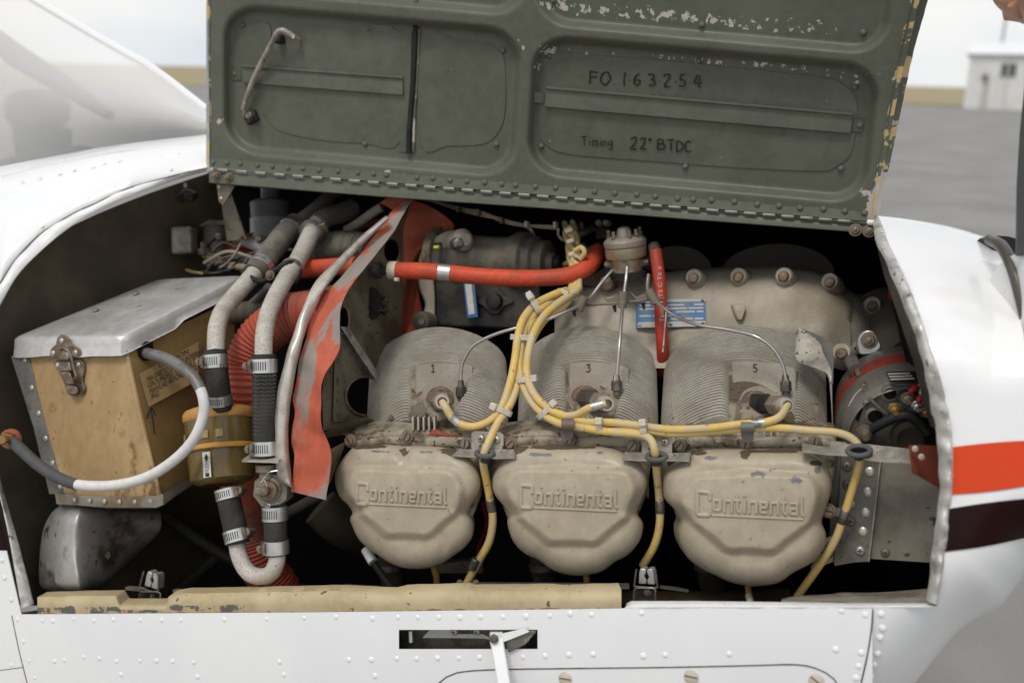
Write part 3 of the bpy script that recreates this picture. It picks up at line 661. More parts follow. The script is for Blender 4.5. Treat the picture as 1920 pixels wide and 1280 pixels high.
# doublers inside the pockets
def plate(pts, name, lift=.0014, mat=GREEN2, th=.0008):
    c = cr(pts, 4, True); m2 = MB(); fr = [P(p.x, p.y, pan(p.x, p.y)-lift) for p in c]; m2.prism(fr, [p+FW*th for p in fr]); return m2.build(name, mat, DO)
plate([(452, 58), (475, 43), (500, 43), (508, 60), (506, 88), (528, 100), (548, 84), (554, 58), (562, 48), (640, 53), (752, 64), (752, 262), (680, 268), (600, 262), (530, 247), (500, 222), (470, 180), (447, 135), (446, 90)], 'doubler')
plate([(790, 68), (850, 74), (909, 82), (936, 96), (946, 118), (947, 205), (934, 248), (905, 270), (840, 273), (790, 270)], 'doubler')
plate([(1022, 108), (1045, 100), (1080, 101), (1250, 115), (1400, 130), (1545, 146), (1580, 158), (1604, 185), (1606, 225), (1600, 270), (1590, 296), (1560, 316), (1530, 320), (1400, 315), (1200, 300), (1075, 290), (1030, 276), (1012, 250), (1010, 190), (1013, 130)], 'doubler')
def channel(p0, p1, q0, q1, name):
    m2 = MB(); rows = []
    for s_, h in [(-.14, 0), (-.10, .0042), (0, .0045), (.015, .0008), (.9, .0045), (.97, .0045), (1, 0)]:
        r = []
        for i in range(24):
            u = i/23; x = lerp(lerp(p0[0], p1[0], u), lerp(q0[0], q1[0], u), s_); y = lerp(lerp(p0[1], p1[1], u), lerp(q0[1], q1[1], u), s_)
            r.append(P(x, y, dooro(x, y)+.0180-h))
        rows.append(r)
    m2.grid(rows); m2.build(name, GREEN2, DO)
channel((452, 125), (755, 147), (458, 156), (755, 179), 'stiffener'); channel((1023, 166), (1600, 216), (1021, 201), (1594, 251), 'stiffener')
for q in [[(434, 128), (450, 130), (452, 150), (434, 150)], [(1002, 172), (1022, 175), (1020, 193), (1001, 192)], [(1597, 222), (1620, 225), (1617, 247), (1595, 246)]]:
    m2 = MB().sheet(q, lambda x, y: pan(x, y)-.0022, .0015); m2.build('stiffener_tab', GREEN2, DO)
# rubber seal strip and stay rod
mb = MB(); mb.tube([P(x, y, pan(x, y)-.004) for x, y, _ in cr([(779, 50, 0), (777, 100, 0), (774, 160, 0), (770, 210, 0), (767, 250, 0), (766, 288, 0)], 5)], .0042, 8, flat=EN, flatk=.8); mb.build('seal_strip', BLACK, DO)
mb = MB(); mb.tube([P(x+8, y, pan(x, y)-.002) for x, y, _ in cr([(778, 54, 0), (776, 100, 0), (773, 160, 0), (769, 210, 0), (767, 284, 0)], 5)], .0022, 8, flat=EN, flatk=.7); mb.build('seal_strip', mk('worn_seal_edge', (.13, .13, .11), .6, c2=(.45, .43, .36), s2=60, lo=.5, hi=.62), DO)
mb = MB().sheet([(752, 60), (772, 60), (766, 286), (748, 284)], lambda x, y: pan(x, y)-.0016, .001); mb.build('seal_retainer', GREEN2, DO)
sr = [(551, 69, -.014), (535, 59, -.022), (526, 57, -.024), (518, 64, -.024), (508, 84, -.02), (490, 118, -.016), (474, 152, -.014), (464, 178, -.012), (456, 205, -.010)]
mb = MB(); mb.tube([P(p.x, p.y, pan(p.x, p.y)+p.z) for p in cr(sr, 5)], S(5.2, 500, .1), 10); mb.build('stay_rod', ALUD, DO)
mb = MB(); mb.lathe(P(552, 70, pan(552, 70)-.018), EN, [(.0028, -.012), (.0028, .003)], 10); mb.build('rod_pin', ALUD, DO)
mb = MB().box(P(524, 74, pan(524, 74)-.006), EX*S(9, 524), EU*S(8, 524), EN*.006); mb.build('rod_bracket', BLACKM, DO, bevel=.001)
mb = MB().box(P(472, 220, pan(472, 220)-.006), (EX+EU*.35).normalized()*S(14, 472), (EU-EX*.35).normalized()*S(12, 472), EN*.005); mb.build('rod_clip', BLACKM, DO, bevel=.0012)
mb = MB(); mb.lathe(P(470, 218, pan(470, 218)-.016), EN, [(.006, 0), (.006, .006), (.004, .008)], 12); mb.lathe(P(458, 214, pan(458, 214)-.012), (EU*.9+EX*.3).normalized(), [(.0048, -.008), (.0048, .006)], 10); mb.build('rod_clip_knob', STEELD, DO)
# handwriting in marker
GL = {
 'F': [[(0,0),(.02,1)], [(0,1),(.6,.97)], [(.02,.55),(.45,.53)]], 'O': [[(.35,1),(.08,.8),(0,.45),(.12,.08),(.36,0),(.58,.15),(.68,.5),(.6,.85),(.38,1)]],
 '.': [[(.05,.0),(.12,.02)]], '1': [[(.1,1),(.08,.5),(.08,0)]], '-': [[(.1,.42),(.18,.43)]],
 '6': [[(.5,1),(.2,.7),(.05,.32),(.2,.02),(.48,.08),(.52,.35),(.3,.48),(.08,.35)]], '3': [[(.05,.95),(.35,1),(.52,.85),(.42,.62),(.22,.55),(.5,.45),(.58,.22),(.38,.02),(.05,.08)]],
 '2': [[(.02,.8),(.2,1),(.45,.95),(.48,.7),(.25,.35),(.0,.02)], [(0,.02),(.55,.0)]], '5': [[(.5,1),(.12,.97)], [(.12,.97),(.08,.58)], [(.08,.58),(.35,.62),(.52,.4),(.42,.1),(.18,0),(0,.1)]],
 '4': [[(.3,1),(.12,.65),(0,.38)], [(0,.38),(.62,.36)], [(.42,.95),(.4,0)]], 'T': [[(0,1),(.7,.97)], [(.36,.98),(.33,0)]],
 'i': [[(.08,.6),(.08,0)], [(.09,.85),(.12,.88)]], 'm': [[(.03,.6),(.03,0)], [(.03,.45),(.2,.62),(.3,.45),(.3,0)], [(.3,.45),(.48,.62),(.58,.45),(.58,0)]],
 'n': [[(.03,.6),(.03,0)], [(.03,.42),(.25,.62),(.38,.42),(.4,0)]], 'g': [[(.38,.55),(.15,.62),(.03,.35),(.18,.08),(.38,.3)], [(.4,.6),(.4,-.15),(.22,-.35),(.02,-.22)]],
 'o': [[(.14,.98),(.04,.86),(.14,.74),(.25,.86),(.14,.98)]], 'B': [[(0,0),(0,1)], [(0,1),(.4,.95),(.45,.7),(.05,.55)], [(.05,.55),(.5,.48),(.55,.15),(.0,0)]],
 'D': [[(0,0),(0,1)], [(0,1),(.45,.85),(.6,.5),(.45,.12),(0,0)]], 'C': [[(.6,.88),(.35,1),(.1,.8),(.02,.45),(.15,.08),(.4,0),(.62,.12)]],
 't': [[(.15,.9),(.15,.1),(.3,0)], [(0,.62),(.32,.62)]], 'e': [[(.05,.32),(.42,.36),(.38,.58),(.18,.62),(.04,.4),(.08,.1),(.25,0),(.42,.1)]], 'l': [[(.06,1),(.06,0)]], 'a': [[(.05,.55),(.3,.6),(.38,.4),(.38,0)], [(.38,.35),(.1,.3),(.05,.1),(.2,0),(.38,.12)]], 'x': [[(0,.6),(.4,0)], [(.4,.6),(0,0)]], 'H': [[(0,0),(0,1)], [(.55,0),(.55,1)], [(0,.5),(.55,.5)]], 'S': [[(.5,.9),(.25,1),(.05,.8),(.25,.52),(.5,.3),(.3,.02),(.02,.1)]],
 'M': [[(0,0),(.02,1)], [(.02,1),(.35,.3)], [(.35,.3),(.68,1)], [(.68,1),(.7,0)]], 'G': [[(.6,.88),(.35,1),(.08,.75),(.05,.3),(.3,0),(.6,.12),(.6,.45)], [(.6,.45),(.35,.45)]],
}
def ink(mb, txt, x, y, h, w, half, ofn, dx=(1, 0), dy=(0, -1), jit=.045, lift=.0018):
    "ribbons of ink laid on a surface, lettering along dx"
    cx = 0.; k = 0
    for ch in txt:
        if ch == ' ': cx += .45; continue
        mxw = max(p[0] for s_ in GL[ch] for p in s_)
        for s_ in GL[ch]:
            pts = [(p[0]+random.uniform(-jit, jit), p[1]+random.uniform(-jit, jit)) for p in s_]
            c = cr([(p[0], p[1], 0) for p in pts], 5); k += 1; L = []; R_ = []
            for i, p in enumerate(c):
                t = (c[min(i+1, len(c)-1)]-c[max(i-1, 0)]); n_ = Vector((-t.y, t.x, 0)).normalized()
                hw = half*(1+.15*math.sin(i*.9+k))
                for sgn, dst in ((1, L), (-1, R_)):
                    X = (cx+p.x)*w; Y = p.y*h; X += n_.x*hw*sgn; Y += n_.y*hw*sgn
                    qx = x+X*dx[0]+Y*dy[0]; qy = y+X*dx[1]+Y*dy[1]
                    dst.append(P(qx, qy, ofn(qx, qy)-lift-k*.000015))
            mb.grid([L, R_])
        cx += mxw+.22
po = lambda x, y: pan(x, y)-.0009
mb = MB(); ink(mb, 'FO.', 1106, 157, 23, 25, 1.7, po, (1, .03)); ink(mb, '1-6-3-2-5-4', 1169, 160, 23, 24.5, 1.5, po, (1, .03))
ink(mb, 'Timing', 1089, 273, 17, 17, .95, po, (1, .03)); ink(mb, '22o', 1182, 279, 21, 22, 1.5, po, (1, .03)); ink(mb, 'BT', 1233, 281, 20, 22, 1.5, po, (1, .03)); ink(mb, 'DC', 1268, 284, 20, 20, 1.5, po, (1, .03))
mb.build('handwriting', MARKER, DO, recalc=False)
# ------------------------------------------------------------------ crankcase
CK = thing('crankcase', 'dusty tan engine crankcase with round bolt bosses and a blue data plate', 'crankcase', P(1390, 580, .25))
topc = cr([(1040, 590), (1070, 555), (1110, 525), (1150, 512), (1230, 512), (1290, 505), (1385, 500), (1470, 499), (1545, 512), (1590, 540), (1630, 562), (1655, 585), (1662, 610)], 6)
def cko(x, v): return lerp(.315, .23, v**.8)-.03*math.exp(-((x-1480)/120)**2)*math.sin(math.pi*min(1, v*1.2))
def case_grid(mb, n=70):
    t_ = resample([Vector(p[:2]) for p in topc], n); rows = []
    for j in range(31):
        v = j/30; r = []
        for i in range(n):
            x = t_[i].x; yb = interp([(1040, 690), (1500, 690), (1600, 690), (1640, 640), (1662, 625)], x)
            y = lerp(t_[i].y, yb, v); xx = lerp(x, x-(28*v if x > 1600 else 0), 1)
            rnd = .05*(1-math.sqrt(max(0, 1-(1-min(1, v*6))**2)))+.10*clamp((x-1530)/130.)**2.2+.05*sst((1080-x)/50.)
            r.append(P(xx, y, cko(x, v)+rnd+.006*nz2(x, y, .02)))
        rows.append(r)
    rows = [[p+FW*.12 for p in rows[0]]]+rows
    mb.grid(rows)
mb = MB(); case_grid(mb); mb.build('casting', CASEM, CK, sharp=60)
def bosspx(x, y, o, r, h, name='boss', mat=CASEM, dirn=None, bolt=RUSTB):
    d = (dirn or (EN+EU*.22)).normalized(); m2 = MB(); rr_ = S(r, x, o)
    m2.lathe(P(x, y-4, o)-d*.02, d, [(rr_*1.5, -.012), (rr_*1.3, .006), (rr_*1.08, .017), (rr_, .021), (rr_*.9, .0225)], 20); b_ = m2.build(name, mat, CK)
    m2 = MB(); m2.lathe(P(x, y, o)+d*.002, d, [(rr_*.72, -.006), (rr_*.72, .001), (rr_*.6, .002), (rr_*.56, .0055), (rr_*.4, .0065)], 14); m2.build('bolt', bolt, CK)
for x, y, o in [(1301, 523, .285), (1385, 521, .28), (1470, 520, .265), (1556, 531, .28), (1636, 575, .34)]: bosspx(x, y, o, 15.5, .016)
bosspx(1578, 664, .2, 17, .012); bosspx(1140, 535, .30, 11, .02)
mb = MB().sheet([(1374, 570), (1399, 569), (1397, 582), (1392, 600), (1384, 600), (1377, 582)], lambda x, y: cko(x, (y-500)/190.)-.012, .03); mb.build('cast_lug', CASEM, CK, bevel=.002)
PLO = lambda x, y: lerp(.276, .252, (y-560)/52.)
dp = MB().sheet([(1194, 562), (1322, 559), (1323, 612), (1194, 615)], PLO, .03); dpo = dp.build('data_plate', LABELB, CK)
def prect(x0, y0, x1, y1, o, name, mat, par, sk=-.02):
    o = PLO; m2 = MB(); m2.add([P(a, b+sk*(a-1194), PLO(a, b+sk*(a-1194))-.0006) for a, b in ((x0, y0), (x1, y0), (x1, y1), (x0, y1))], [(0, 1, 2, 3)]); return m2
mb = MB()
for a in [(1194, 562, 1323, 567.5), (1196, 604, 1323, 614)]: mb_ = prect(*a, .2675, '', None, None); mb.add(mb_.v, mb_.f)
random.seed(3)
for r_ in range(5):
    y = 571+6.6*r_; x = 1199
    while x < 1312:
        w_ = random.uniform(12, 46); x1 = min(1319, x+w_)
        if random.random() < .62: mb_ = prect(x, y, x1, y+3.6, .2675, '', None, None); mb.add(mb_.v, mb_.f)
        x = x1+3
mb.build('plate_print', INKW, dpo, recalc=False)
for x, y in [(1200, 566), (1317, 565), (1200, 611), (1318, 608), (1258, 610)]: inst(ME_RIVD, 'rivet', CK, P(x, y-.02*(x-1194)+.5, PLO(x, y)-.0005), EN, .0022)
# far side cylinders, dim discs behind the crankcase
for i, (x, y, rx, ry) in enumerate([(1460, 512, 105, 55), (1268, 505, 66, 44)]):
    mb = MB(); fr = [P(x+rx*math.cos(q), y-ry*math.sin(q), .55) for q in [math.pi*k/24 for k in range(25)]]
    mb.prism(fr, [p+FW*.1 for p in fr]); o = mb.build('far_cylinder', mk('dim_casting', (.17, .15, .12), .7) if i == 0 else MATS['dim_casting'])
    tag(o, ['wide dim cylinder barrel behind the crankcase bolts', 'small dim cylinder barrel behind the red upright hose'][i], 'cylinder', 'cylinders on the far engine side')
# ------------------------------------------------------------------ strokes shared by numbers and lettering
def strokes3(mb, pts2d, pos, r, normal, flatk=.6, seg=8): mb.tube([pos(*p) for p in pts2d], r, seg, True, normal, flatk)
# ------------------------------------------------------------------ cylinders
CYL = [  # number, cx, top y, R, xl, xr, padL, padR(first), padR(last), plug base, plug tip, number pos
 ('1', 825, 614, 172, 694, 950, 776, 884, 852, (826, 750), (829, 753), (812, 690)),
 ('3', 1103, 612, 167, 977, 1231, 1064, 1176, 1150, (1097, 748), (1136, 757), (1103, 690)),
 ('5', 1395, 610, 220, 1246, 1548, 1370, 1490, 1489, (1416, 757), (1472, 760), (1416, 690)),
]
KF = 38; KS = .68
def fy(k): return 4.3*k*KS+.088*(k*KS)**2
def fo(k): return .225-.0054*k*KS
CLAB = {'1': 'aft finned cylinder head stamped 1 beside the orange seal baffle', '3': 'middle finned cylinder head stamped 3 behind the yellow lead bundle', '5': 'forward finned cylinder head stamped 5 beside the alternator'}
for num, cx, yt, R_, xl, xr, pL, pR0, pR1, pb, ptip, npos in CYL:
    T = thing('engine_cylinder', CLAB[num], 'engine cylinder', P(cx, 790, .1), 'cylinder heads along the engine')
    def arc(x, k): return yt+fy(k)+R_-math.sqrt(max(1, R_*R_-(x-cx)**2))
    def fin(k, xa, xb, ra, rb, drop=70, th=.0019, n=26):
        pts = []
        for i in range(n+1):
            x = lerp(xa, xb, .5-.5*math.cos(math.pi*i/n)); y = arc(x, k)
            da, db = x-xa, xb-x
            if da < ra: y += ra-math.sqrt(max(0, ra*ra-(ra-da)**2))
            if db < rb: y += rb-math.sqrt(max(0, rb*rb-(rb-db)**2))
            pts.append((x+.25*nz2(x, k*9, .06), y+.9*nz2(x, k*31, .03, cx)))
        yl = max(pts[0][1], pts[-1][1])+drop*.3
        pts = pts+[(xb, max(yt+fy(k)+drop, pts[-1][1]+24)), (xa, max(yt+fy(k)+drop, pts[0][1]+24))]
        fr = [P(x, y, fo(k)+.00031*(y-yt-fy(k))) for x, y in pts]; dy_ = (fy(k)-fy(k-1))*.38
        bk = [P(x, y-dy_, fo(k)+.0020+.00031*(y-yt-fy(k))) for x, y in pts]
        m2 = MB().prism(fr, bk); return m2.build('cooling_fin', FINM, T, sharp=50)
    for k in range(KF):
        e = .42*k*KS; xa, xb = xl-e*.9, xr+e*.45
        if k < 18: fin(k, xa, xb, 16, 16)
        else:
            last = k >= KF-1
            fin(k, xa, pL, 14, 24, 40 if not last else 60, n=18)
            if k >= 18:
                pr_ = lerp(pR0, pR1, (k-18)/(KF-19)); fin(k, pr_, xb, 10, 16, 40 if not last else 60, n=16)
    # core behind the fins
    mb = MB(); rows = []
    for k in [0, 9, 19, 29, KF]:
        rows.append([P(lerp(xl+14, xr-14, i/20), arc(lerp(xl+14, xr-14, i/20), k)+14, fo(k)+.004) for i in range(21)])
    rows.append([p-UP*.06 for p in rows[-1]]); mb.grid(rows); mb.build('barrel', BASEM, T)
    # smooth pad round the plug
    def pado(x, y):
        yy_ = y-(arc(x, 16)-yt-fy(16))*.4; t = clamp((yy_-(yt+fy(17.05)))/(818-(yt+fy(17.05))), -.1, 1)
        o = lerp(fo(17.05), fo(KF)-.004, t); d = math.hypot(x-pb[0], (y-pb[1])*1.1)
        return o+.005-.011*sst((40-d)/18.)+.010*sst((30-d)/7.)+.012*max(sst((pL+5-x)/8.), sst((x-pR0-1)/8.))+.006*sst(1-t/.05)
    mb = MB(); rows = []
    for j in range(71):
        v = j/70; r = []
        for i in range(71):
            x = lerp(pL-3, pR0+10, i/70); y = lerp(arc(x, 16.7)+1, 822, v); r.append(P(x, y, pado(x, y)))
        rows.append(r)
    mb.grid(rows); mb.build('plug_pad', PADM, T, sharp=50)
    # baffle tab and short fins low in the notch
    mb = MB().sheet([(764, 777), (786, 752), (797, 761), (797, 786), (775, 796)] if num == '1' else [(pL+5, 802), (pL+13, 753), (pL+19, 753), (pL+14, 802)], pado(pL+14, 790)-.012, .002); mb.build('baffle_tab', DIRTYM, T)
    fx0 = {'1': 776, '3': 1092, '5': 1402}[num]; fx1 = {'1': 816, '3': 1128, '5': 1452}[num]
    for i in range(5):
        x = lerp(fx0, fx1, i/4); y0_ = {'1': 779, '3': 779, '5': 800}[num]; y1_ = {'1': 806, '3': 806, '5': 822}[num]
        m2 = MB(); c_ = P(x, (y0_+y1_)/2, fo(KF)-.012); m2.box(c_, EX*S(2.2, x), EU*S((y1_-y0_)/2, x)+FW*0, FW*.016); m2.build('short_fin', FINM, T, bevel=.0012)
    # stamped number
    mb = MB(); g = {'1': [[(0,.8),(.3,1)], [(.3,1),(.3,0)], [(.05,0),(.55,0)]], '3': [[(0,1),(.55,1)], [(.55,1),(.28,.62)], [(.28,.62),(.55,.45),(.55,.15),(.3,0),(0,.08)]], '5': [[(.55,1),(.08,1)], [(.08,1),(.06,.58)], [(.06,.58),(.4,.6),(.55,.35),(.4,.05),(0,.05)]]}[num]
    for s_ in g:
        c = [(p[0]*12-3.5, 7-p[1]*14) for p in s_]
        mb.tube([P(npos[0]+a, npos[1]+b, pado(npos[0]+a, npos[1]+b)-.0012) for a, b in c], S(1.0, cx, .15), 6)
    mb.build('stamped_number', MARKER, T)
    # rocker box behind the cover, with its oily flange
    cw = {'1': (655, 905), '3': (930, 1215), '5': (1248, 1560)}[num]; cm = (cw[0]+cw[1])/2
    fl = [(cw[0]+2, 842), (cw[0]+8, 818), (cw[0]+50, 812), (cm-60, 810), (cm-20, 807), (cm+30, 808), (cm+80, 812), (cw[1]-30, 812), (cw[1]+8, 818), (cw[1]+10, 850), (cw[1]-4, 930), (cw[1]-40, 1020), (cm, 1060), (cw[0]+40, 1020), (cw[0]+6, 930)]
    mb = MB(); fr = [P(x+2*nz2(x, y, .05), y+2*nz2(y, x, .05), .060) for x, y in fl]; bk = [P(x, y-26 if y < 850 else y, .115) for x, y in fl]; mb.prism(fr, bk); mb.build('rocker_box', BASEM, T, bevel=.004)
    mb = MB(); mb.tube([P(p.x, p.y, .057) for p in cr([(cw[0]+6, 836, 0), (cw[0]+40, 829, 0), (cm-40, 827, 0), (cm+10, 830, 0), (cm+60, 827, 0), (cw[1]-20, 831, 0), (cw[1]+2, 840, 0)], 6)], S(9.5, cx, .06), 10, True, EN, .45); mb.build('flange_lip', BASEM, T)
for x, y, me in [(656, 826, SLOTR), (763, 818, SLOT), (874, 832, SLOT), (957, 832, SLOTR), (1067, 824, SLOT), (1187, 836, SLOT), (1274, 835, SLOT), (1399, 832, SLOTR), (1528, 828, SLOT)]:
    k = 0 if x < 900 else (1 if x < 1210 else 2); T = [o for o in bpy.data.objects if o.name.startswith('engine_cylinder')][k]
    inst(me, 'cover_screw', T, P(x, y, .050), (EN+EU*.12).normalized(), S(9.2, x, .05), random.uniform(.3, 2.4))
# ------------------------------------------------------------------ spark plugs
for i, (num, cx, yt, R_, xl, xr, pL, pR0, pR1, pb, ptip, npos) in enumerate(CYL):
    a_, b_ = P(*pb, .135), P(*ptip, .052); d = (b_-a_); L = d.length; d.normalize(); q = S(1, pb[0], .1)
    T = thing('spark_plug', ['spark plug seen end on in the aft cylinder head', 'spark plug tilted right in the middle cylinder head, silver sleeved lead', 'long black spark plug in the forward cylinder head'][i], 'spark plug', a_, 'upper spark plugs')
    MB().lathe(a_, d, [(27*q, -.005), (27*q, .006), (24*q, .009)], 26).build('gasket_ring', RUSTB, T)
    dk = [RUSTB, mk('plum_plug_hex', (.13, .095, .085), .4, .5), BLACKM][i]
    MB().lathe(a_, d, [(21*q, .004), (23*q, .008), (23*q, L*.32), (20*q, L*.36)], 6, .3).build('plug_hex', dk, T)
    MB().lathe(a_, d, [(15.5*q, L*.2), (15.5*q, L*.7)], 20).build('plug_barrel', [STEELD, STEELD, BLACK][i], T)
    MB().lathe(a_, d, [(16*q, L*.62), (19.5*q, L*.66), (19.5*q, L*.9), (16*q, L*.95)], 6, .2).build('coupling_nut', mk('coupling', (.30, .245, .19), .5, .3, c2=(.2, .15, .11), s2=60) if i == 0 else MATS['coupling'], T)
    MB().lathe(a_, d, [(11*q, L*.9), (14.5*q, L*.92), (14.5*q, L*1.05), (12*q, L*1.08), (9*q, L*1.08), (9*q, L*.98)], 22).build('ferrule', mk('ferrule', (.46, .41, .34), .45, .3) if i == 0 else MATS['ferrule'], T)
# ------------------------------------------------------------------ rocker covers
def polar(outline, c, n):
    c3 = cr([(x, y, 0) for x, y in outline], 6, True); o = []
    for k in range(n):
        q = 2*math.pi*k/n; d = (math.cos(q), math.sin(q)); best = 1
        for a_, b_ in zip(c3, c3[1:]+c3[:1]):
            ax_, ay_ = a_.x-c[0], a_.y-c[1]; bx_, by_ = b_.x-a_.x, b_.y-a_.y; den = d[0]*by_-d[1]*bx_
            if abs(den) < 1e-9: continue
            t = (ax_*by_-ay_*bx_)/den; s_ = (ax_*d[1]-ay_*d[0])/den
            if -.001 <= s_ <= 1.001 and t > best: best = t
        o.append(best)
    return [(o[k-1]+2*o[k]+o[(k+1) % n])/4 for k in range(n)]
COV = [
 ((765, 940), [(668,835),(703,833),(750,835),(834,839),(877,856),(895,880),(901,901),(898,924),(883,948),(878,962),(887,978),(886,1004),(872,1025),(851,1041),(825,1058),(795,1066),(759,1065),(731,1055),(710,1041),(694,1031),(673,1011),(660,985),(656,971),(661,961),(652,946),(637,931),(629,910),(628,889),(635,870),(649,852)],
  [(652,880),(680,876),(834,877),(858,886),(870,915),(868,955),(804,1009),(724,1007),(660,954),(643,912)], (668, 907, 838, 946, .045)),
 ((1067, 950), [(973,836),(1060,834),(1136,838),(1178,853),(1206,877),(1214,905),(1206,932),(1195,960),(1206,981),(1200,1012),(1178,1039),(1153,1053),(1126,1072),(1081,1079),(1040,1070),(1009,1049),(982,1036),(961,1012),(951,979),(956,967),(946,950),(927,926),(923,898),(932,874),(952,853)],
  [(961,878),(1070,874),(1181,880),(1198,912),(1186,965),(1119,1021),(1030,1021),(1016,1011),(954,959),(939,905)], (975, 911, 1158, 953, .045)),
 ((1401, 966), [(1302,844),(1384,841),(1498,844),(1544,864),(1559,895),(1558,924),(1548,955),(1541,978),(1549,1001),(1544,1027),(1524,1053),(1488,1073),(1462,1091),(1431,1098),(1400,1098),(1369,1091),(1341,1078),(1317,1066),(1292,1048),(1275,1019),(1271,993),(1276,975),(1266,955),(1248,937),(1243,911),(1245,888),(1261,872),(1290,856)],
  [(1296,892),(1400,882),(1520,890),(1541,920),(1534,972),(1452,1037),(1362,1034),(1268,957),(1271,925)], (1306, 923, 1508, 967, .047)),
]
LTR = {  # square shouldered lettering, each a list of strokes in cells
 'C': (.98, [[(.9,.62),(.9,.95),(.82,1.02),(.14,1.04),(.06,.96),(.06,-.12),(.14,-.2),(.82,-.2),(.9,-.12),(.9,.14)]]),
 'o': (.62, [[(.1,.1),(.1,.62),(.5,.62),(.5,.1),(.1,.1)]]), 'n': (.64, [[(.08,.02),(.08,.7)], [(.08,.62),(.5,.62),(.55,.5),(.55,.02)]]),
 't': (.46, [[(.18,.95),(.18,.12),(.38,.03)], [(.0,.66),(.4,.66)]]), 'i': (.24, [[(.1,.02),(.1,.68)], [(.1,.88),(.1,.93)]]),
 'e': (.6, [[(.1,.34),(.5,.34),(.5,.62),(.1,.62),(.1,.08),(.52,.08)]]), 'a': (.64, [[(.08,.64),(.5,.64),(.52,.5),(.52,.02)], [(.52,.36),(.1,.34),(.08,.08),(.5,.08)]]), 'l': (.26, [[(.1,1.0),(.1,.1),(.24,.0)]]),
}
RLAB = ['tan rocker cover on the aft cylinder, chipped paint along its top', 'tan rocker cover on the middle cylinder between two yellow leads', 'tan rocker cover on the forward cylinder, largest and nearest the nose']
for ci, (c, outl, shl, tb) in enumerate(COV):
    T = thing('rocker_cover', RLAB[ci], 'rocker cover', P(c[0], c[1], .05), 'rocker covers along the engine')
    NA, NR = 240, 64; ro = polar(outl, c, NA); shl = [q for a_, b_ in zip(shl, shl[1:]+shl[:1]) for q in (a_, (lerp(a_[0], b_[0], .33), lerp(a_[1], b_[1], .33)), (lerp(a_[0], b_[0], .67), lerp(a_[1], b_[1], .67)))]; rs = polar(shl, c, NA); rs = [min(rs[k], ro[k]-12) for k in range(NA)]
    rs = [sum(rs[(k+j) % NA] for j in range(-3, 4))/7 for k in range(NA)]
    def hgt(x, y, q=None, r=None):
        if r is None: r = math.hypot(x-c[0], y-c[1]); q = math.atan2(y-c[1], x-c[0]) % (2*math.pi)
        f = q/(2*math.pi)*NA; i = int(f) % NA; t = f-int(f); a_ = lerp(ro[i], ro[(i+1) % NA], t); b_ = lerp(rs[i], rs[(i+1) % NA], t)
        d = max(0, a_-r); w = min(1, d/40.); h = .030*math.sqrt(max(0, 1-(1-w)**2))+.0095*sst((b_-r)/20.+.35)
        h += .0015*(1-min(1, r/b_)**2)
        if ci == 0: h -= .007*math.exp(-((x-757)/11)**2-((y-850)/20)**2)
        h -= .004*math.exp(-((x-(c[0]+.30*(outl[10][0]-c[0])+30))/9)**2-((y-1020)/26)**2)*(1 if ci == 0 else 0)
        return h
    rows = []; wear = []; dirt = []
    for j in range(NR+1):
        t = 1-(j/NR)**1.15*.998; r_ = []
        for k in range(NA):
            q = 2*math.pi*k/NA; r = ro[k]*t; x, y = c[0]+r*math.cos(q), c[1]+r*math.sin(q)
            r_.append(P(x, y, .052-hgt(x, y, q, r)))
            g = lambda ax_, ay_, rx, ry: math.exp(-((x-ax_)/rx)**2-((y-ay_)/ry)**2)
            if ci == 0: w = .6*g(714, 846, 26, 5)+.6*g(795, 847, 24, 5)+.38*g(832, 998, 3, 14)+.34*g(834, 1020, 3, 12)
            elif ci == 1: w = .6*g(1015, 852, 32, 6)+.52*g(1095, 848, 18, 6)+.42*g(1128, 848, 16, 6)
            else: w = .5*g(1435, 890, 60, 14)+.42*g(1340, 858, 30, 8)+.42*g(1500, 902, 26, 10)+.42*g(1536, 880, 14, 18)
            wear.append(w); dirt.append([.30*sst((862-y)/22.) if abs(x-c[0]) < 125 else 0][0]*.9+[.46*g(757, 858, 14, 20)+.46*g(690, 836, 30, 6)+.42*g(850, 850, 34, 12)+.42*g(645, 860, 10, 20), .44*g(960, 846, 26, 10)+.44*g(1050, 838, 60, 5)+.42*g(1190, 858, 16, 14)+.42*g(1194, 962, 8, 10), .48*g(1396, 858, 16, 12)+.5*g(1525, 868, 26, 9)+.42*g(1310, 850, 26, 8)+.44*g(1450, 846, 60, 4)][ci])
        rows.append(r_)
    rows = [[p+FW*.03 for p in rows[0]]]+rows; wear = [0.]*NA+wear; dirt = [0.]*NA+dirt
    mb = MB().grid(rows, True, False, True); mb.build('cover_shell', COVER, T, sharp=70, attr={'wear': wear, 'primer': dirt})
    x0, y0, x1, y1, sl = tb; word = 'Continental'; tot = sum(LTR[ch][0] for ch in word)+.10*10; W_ = (x1-x0)/tot; Hh = (y1-y0)*.80; mb = MB(); cx = 0
    def pos(u, v): x = x0+u*W_; y = y0+Hh*.98-v*Hh+sl*(x-x0); return P(x, y, .052-hgt(x, y)-.0002)
    for ch in word:
        for s_ in LTR[ch][1]:
            pts = []
            for (ua, va), (ub, vb) in zip(s_, s_[1:]):
                for k in range(6): pts.append((cx+lerp(ua, ub, k/6), lerp(va, vb, k/6)))
            pts.append((cx+s_[-1][0], s_[-1][1])); strokes3(mb, pts, pos, S(4.4 if ch == 'C' else 3.5, c[0], .01), EN, .85 if ch == 'C' else 1.05)
        cx += LTR[ch][0]+.10
    ub = LTR['C'][0]+.05; mb.tube([pos(lerp(ub, tot-.05, k/20), -.19) for k in range(21)], S(2.6, c[0], .01), 8, True, EN, .9)
    mb.build('raised_lettering', COVER, T, sharp=50)
